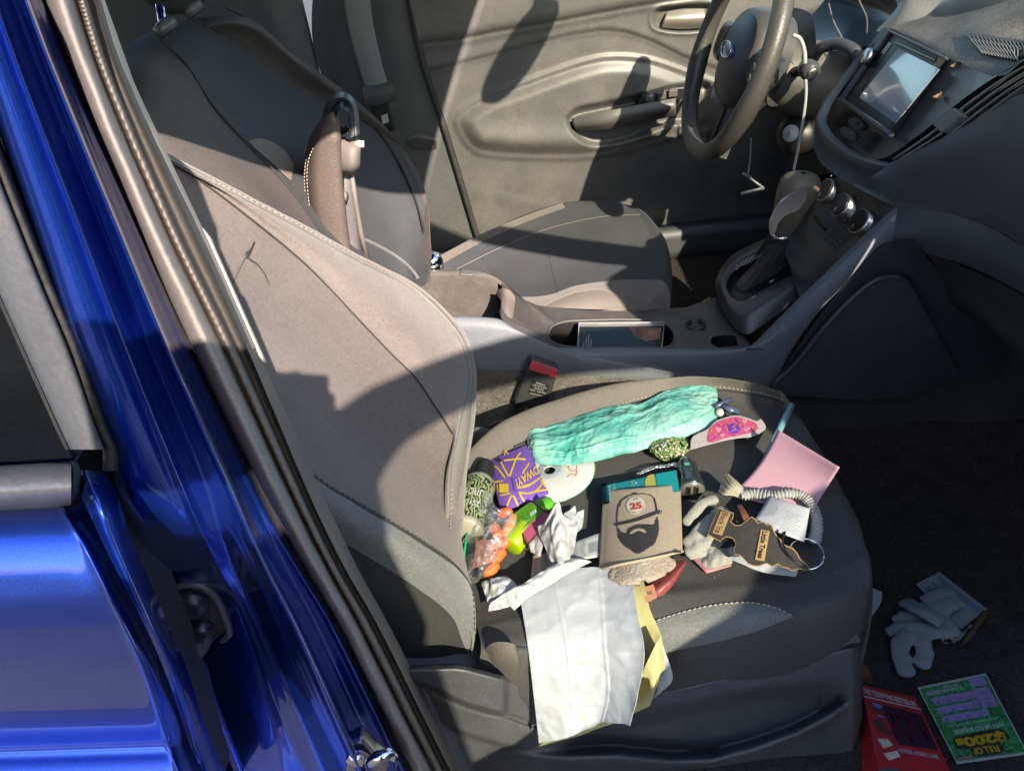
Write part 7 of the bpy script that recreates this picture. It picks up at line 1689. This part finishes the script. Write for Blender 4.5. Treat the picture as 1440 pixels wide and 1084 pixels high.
# ================================================================== crumbs, person with the phone
def crumbs():
    random.seed(21); vf = []
    def bit(c, r):
        return box(c, (r*random.uniform(.6, 1.6), r*random.uniform(.5, 1), r*.7), (Vector((math.cos(r*9e3), math.sin(r*9e3), 0)), Vector((-math.sin(r*9e3), math.cos(r*9e3), 0)), Vector((0, 0, 1))))
    for _ in range(70):
        x, y = random.uniform(760, 1180), random.uniform(600, 850); vf.append(bit(hit(CB, x, y, .0006), random.choice((.0008, .001, .0014, .002))))
    for _ in range(60):
        x, y = random.uniform(1215, 1440), random.uniform(660, 1080); vf.append(bit(FL(x, y, .006), random.choice((.0006, .0008, .001, .0018))))
    o = obj('crumbs', join(*vf), surf('crumb', (.12, .10, .08), .9), smooth=False)
    tag(o, 'scattered pale crumbs and grit on the cushion and floor carpet', 'crumbs', kind='stuff')
crumbs()
def photographer():
    P = {'pelvis': (-.30, -1.56, .98), 'waist': (-.30, -1.53, 1.14), 'chest': (-.30, -1.50, 1.33), 'top': (-.30, -1.50, 1.46), 'neck': (-.335, -1.49, 1.57), 'head': (-.35, -1.47, 1.66), 'crown': (-.36, -1.48, 1.77),
         'rs': (-.12, -1.48, 1.45), 're': (-.10, -1.37, 1.22), 'rw': (-.175, -1.215, 1.335), 'rh': (-.185, -1.185, 1.375),
         'ls': (-.48, -1.51, 1.45), 'le': (-.54, -1.53, 1.17), 'lw': (-.50, -1.44, .96), 'lh': (-.49, -1.41, .88),
         'rhip': (-.21, -1.56, .92), 'rk': (-.20, -1.54, .51), 'ra': (-.20, -1.58, .09), 'rt': (-.19, -1.43, .04),
         'lhip': (-.39, -1.56, .92), 'lk': (-.40, -1.55, .51), 'la': (-.41, -1.60, .09), 'lt': (-.42, -1.45, .04)}
    R = {'pelvis': (.165, .115), 'waist': (.15, .105), 'chest': (.175, .12), 'top': (.13, .09), 'neck': (.058, .06), 'head': (.078, .098), 'crown': (.05, .06), 'rs': (.07, .07), 're': (.046, .046), 'rw': (.031, .028), 'rh': (.038, .026),
         'ls': (.07, .07), 'le': (.046, .046), 'lw': (.031, .028), 'lh': (.038, .022), 'rhip': (.10, .10), 'rk': (.066, .066), 'ra': (.045, .045), 'rt': (.04, .035), 'lhip': (.10, .10), 'lk': (.066, .066), 'la': (.045, .045), 'lt': (.04, .035)}
    E_ = [('pelvis', 'waist'), ('waist', 'chest'), ('chest', 'top'), ('top', 'neck'), ('neck', 'head'), ('head', 'crown'), ('top', 'rs'), ('rs', 're'), ('re', 'rw'), ('rw', 'rh'), ('top', 'ls'), ('ls', 'le'), ('le', 'lw'), ('lw', 'lh'),
          ('pelvis', 'rhip'), ('rhip', 'rk'), ('rk', 'ra'), ('ra', 'rt'), ('pelvis', 'lhip'), ('lhip', 'lk'), ('lk', 'la'), ('la', 'lt')]
    # fingers: right hand closed round the phone, left hand hanging
    for s, h, base, dirs in (('r', 'rh', Vector(P['rh']), [(.0, .03, .03), (.012, .032, .02), (.02, .03, .008), (.024, .026, -.006)]), ('l', 'lh', Vector(P['lh']), [(-.02, .02, -.06), (-.006, .022, -.07), (.008, .02, -.065), (.02, .015, -.055)])):
        for k, d in enumerate(dirs):
            d = Vector(d); a = '%sf%d' % (s, k)
            P[a+'a'] = tuple(base+d*.9); P[a+'b'] = tuple(base+d*1.5+Vector((-.012 if s == 'r' else 0, .004, -.004)))
            R[a+'a'] = (.009, .009); R[a+'b'] = (.007, .007); E_ += [(h, a+'a'), (a+'a', a+'b')]
        th = Vector((-.035, .012, .012)) if s == 'r' else Vector((.034, .02, -.02))
        P[s+'ta'] = tuple(base+th); P[s+'tb'] = tuple(base+th*1.5+Vector((0, .012, .004))); R[s+'ta'] = (.011, .011); R[s+'tb'] = (.008, .008); E_ += [(h, s+'ta'), (s+'ta', s+'tb')]
    names = list(P); idx = {n: i for i, n in enumerate(names)}
    o0 = Vector((-.30, -1.56, 0))
    me = bpy.data.meshes.new('person'); me.from_pydata([tuple(Vector(P[n])-o0) for n in names], [(idx[a], idx[b]) for a, b in E_], [])
    o = bpy.data.objects.new('person', me); COL.objects.link(o); o.location = o0; ORG[o.name] = o0
    md = o.modifiers.new('skin', 'SKIN'); md.use_smooth_shade = True
    for n, v in zip(names, me.skin_vertices[0].data): v.radius = R[n]; v.use_root = (n == 'pelvis')
    sb = o.modifiers.new('sub', 'SUBSURF'); sb.levels = 2; sb.render_levels = 2
    # clothing by height: trousers, shirt, bare forearms and head
    m, nt, b = newmat('person_cloth_skin'); L = nt.links.new
    tc = N(nt, 'ShaderNodeTexCoord'); sx = N(nt, 'ShaderNodeSeparateXYZ'); L(tc.outputs['Object'], sx.inputs[0])
    rp = N(nt, 'ShaderNodeValToRGB'); rp.color_ramp.interpolation = 'CONSTANT'; e = rp.color_ramp.elements
    mp = N(nt, 'ShaderNodeMapRange'); mp.inputs[2].default_value = 2.; L(sx.outputs['Z'], mp.inputs[0]); L(mp.outputs[0], rp.inputs[0])
    e[0].position = 0; e[0].color = (.02, .018, .016, 1); e[1].position = .05; e[1].color = (.02, .03, .055, 1)
    for p_, c_ in ((.5, (.06, .065, .07, 1)), (.765, (.42, .24, .17, 1))):
        k = e.new(p_); k.color = c_
    fw = N(nt, 'ShaderNodeMath', operation='GREATER_THAN'); fw.inputs[1].default_value = .20; L(sx.outputs['Y'], fw.inputs[0])
    mx = N(nt, 'ShaderNodeMix', data_type='RGBA'); L(fw.outputs[0], mx.inputs[0]); L(rp.outputs[0], mx.inputs[6]); mx.inputs[7].default_value = (.42, .24, .17, 1)
    L(mx.outputs[2], b.inputs['Base Color']); b.inputs['Roughness'].default_value = .7
    me.materials.append(m)
    tag(o, 'person in a dark shirt standing at the doorway and holding up a phone', 'person')
    # hair, eyes
    hc = Vector((-.352, -1.478, 1.70))
    hv = []
    for i in range(10):
        a = math.pi*.5*i/9
        for k in range(24):
            q = 2*math.pi*k/24
            hv.append(hc+Vector((.092*math.cos(q)*math.sin(a+.12), .108*math.sin(q)*math.sin(a+.12)-.012, .10*math.cos(a))))
    obj('hair', (hv, gridf(10, 24, True)), surf('hair', (.03, .02, .014), .6, bump=.6, bscale=300), o, solid=.008)
    for s in (-1, 1): obj('eye', lathe(Vector((-.350+s*.032, -1.380, 1.675)), (0, 1, 0), [(.002, -.006), (.010, -.003), (.011, 0), (.006, .003), (.001, .004)], 14), flat('eye', (.5, .5, .5), .2), o)
    obj('nose', lathe(Vector((-.350, -1.378, 1.64)), (0, 1, -.3), [(.016, -.006), (.013, .006), (.006, .018), (.001, .02)], 12), flat('nose_skin', (.42, .24, .17)), o)
    # phone just behind the lens
    fwd = Vector((BX[2], BY[2], BZ[2])); rt = Vector((BX[0], BY[0], BZ[0])); up = Vector((BX[1], BY[1], BZ[1]))
    c = CAM-fwd*.010+rt*-.030+up*-.004
    t = obj('phone', box(c, (.115, .074, .008), (rt, up, fwd)), M['black'], None, smooth=False, bevel=.003)
    tag(t, 'black phone held in landscape in the raised hand of the standing person', 'phone')
photographer()
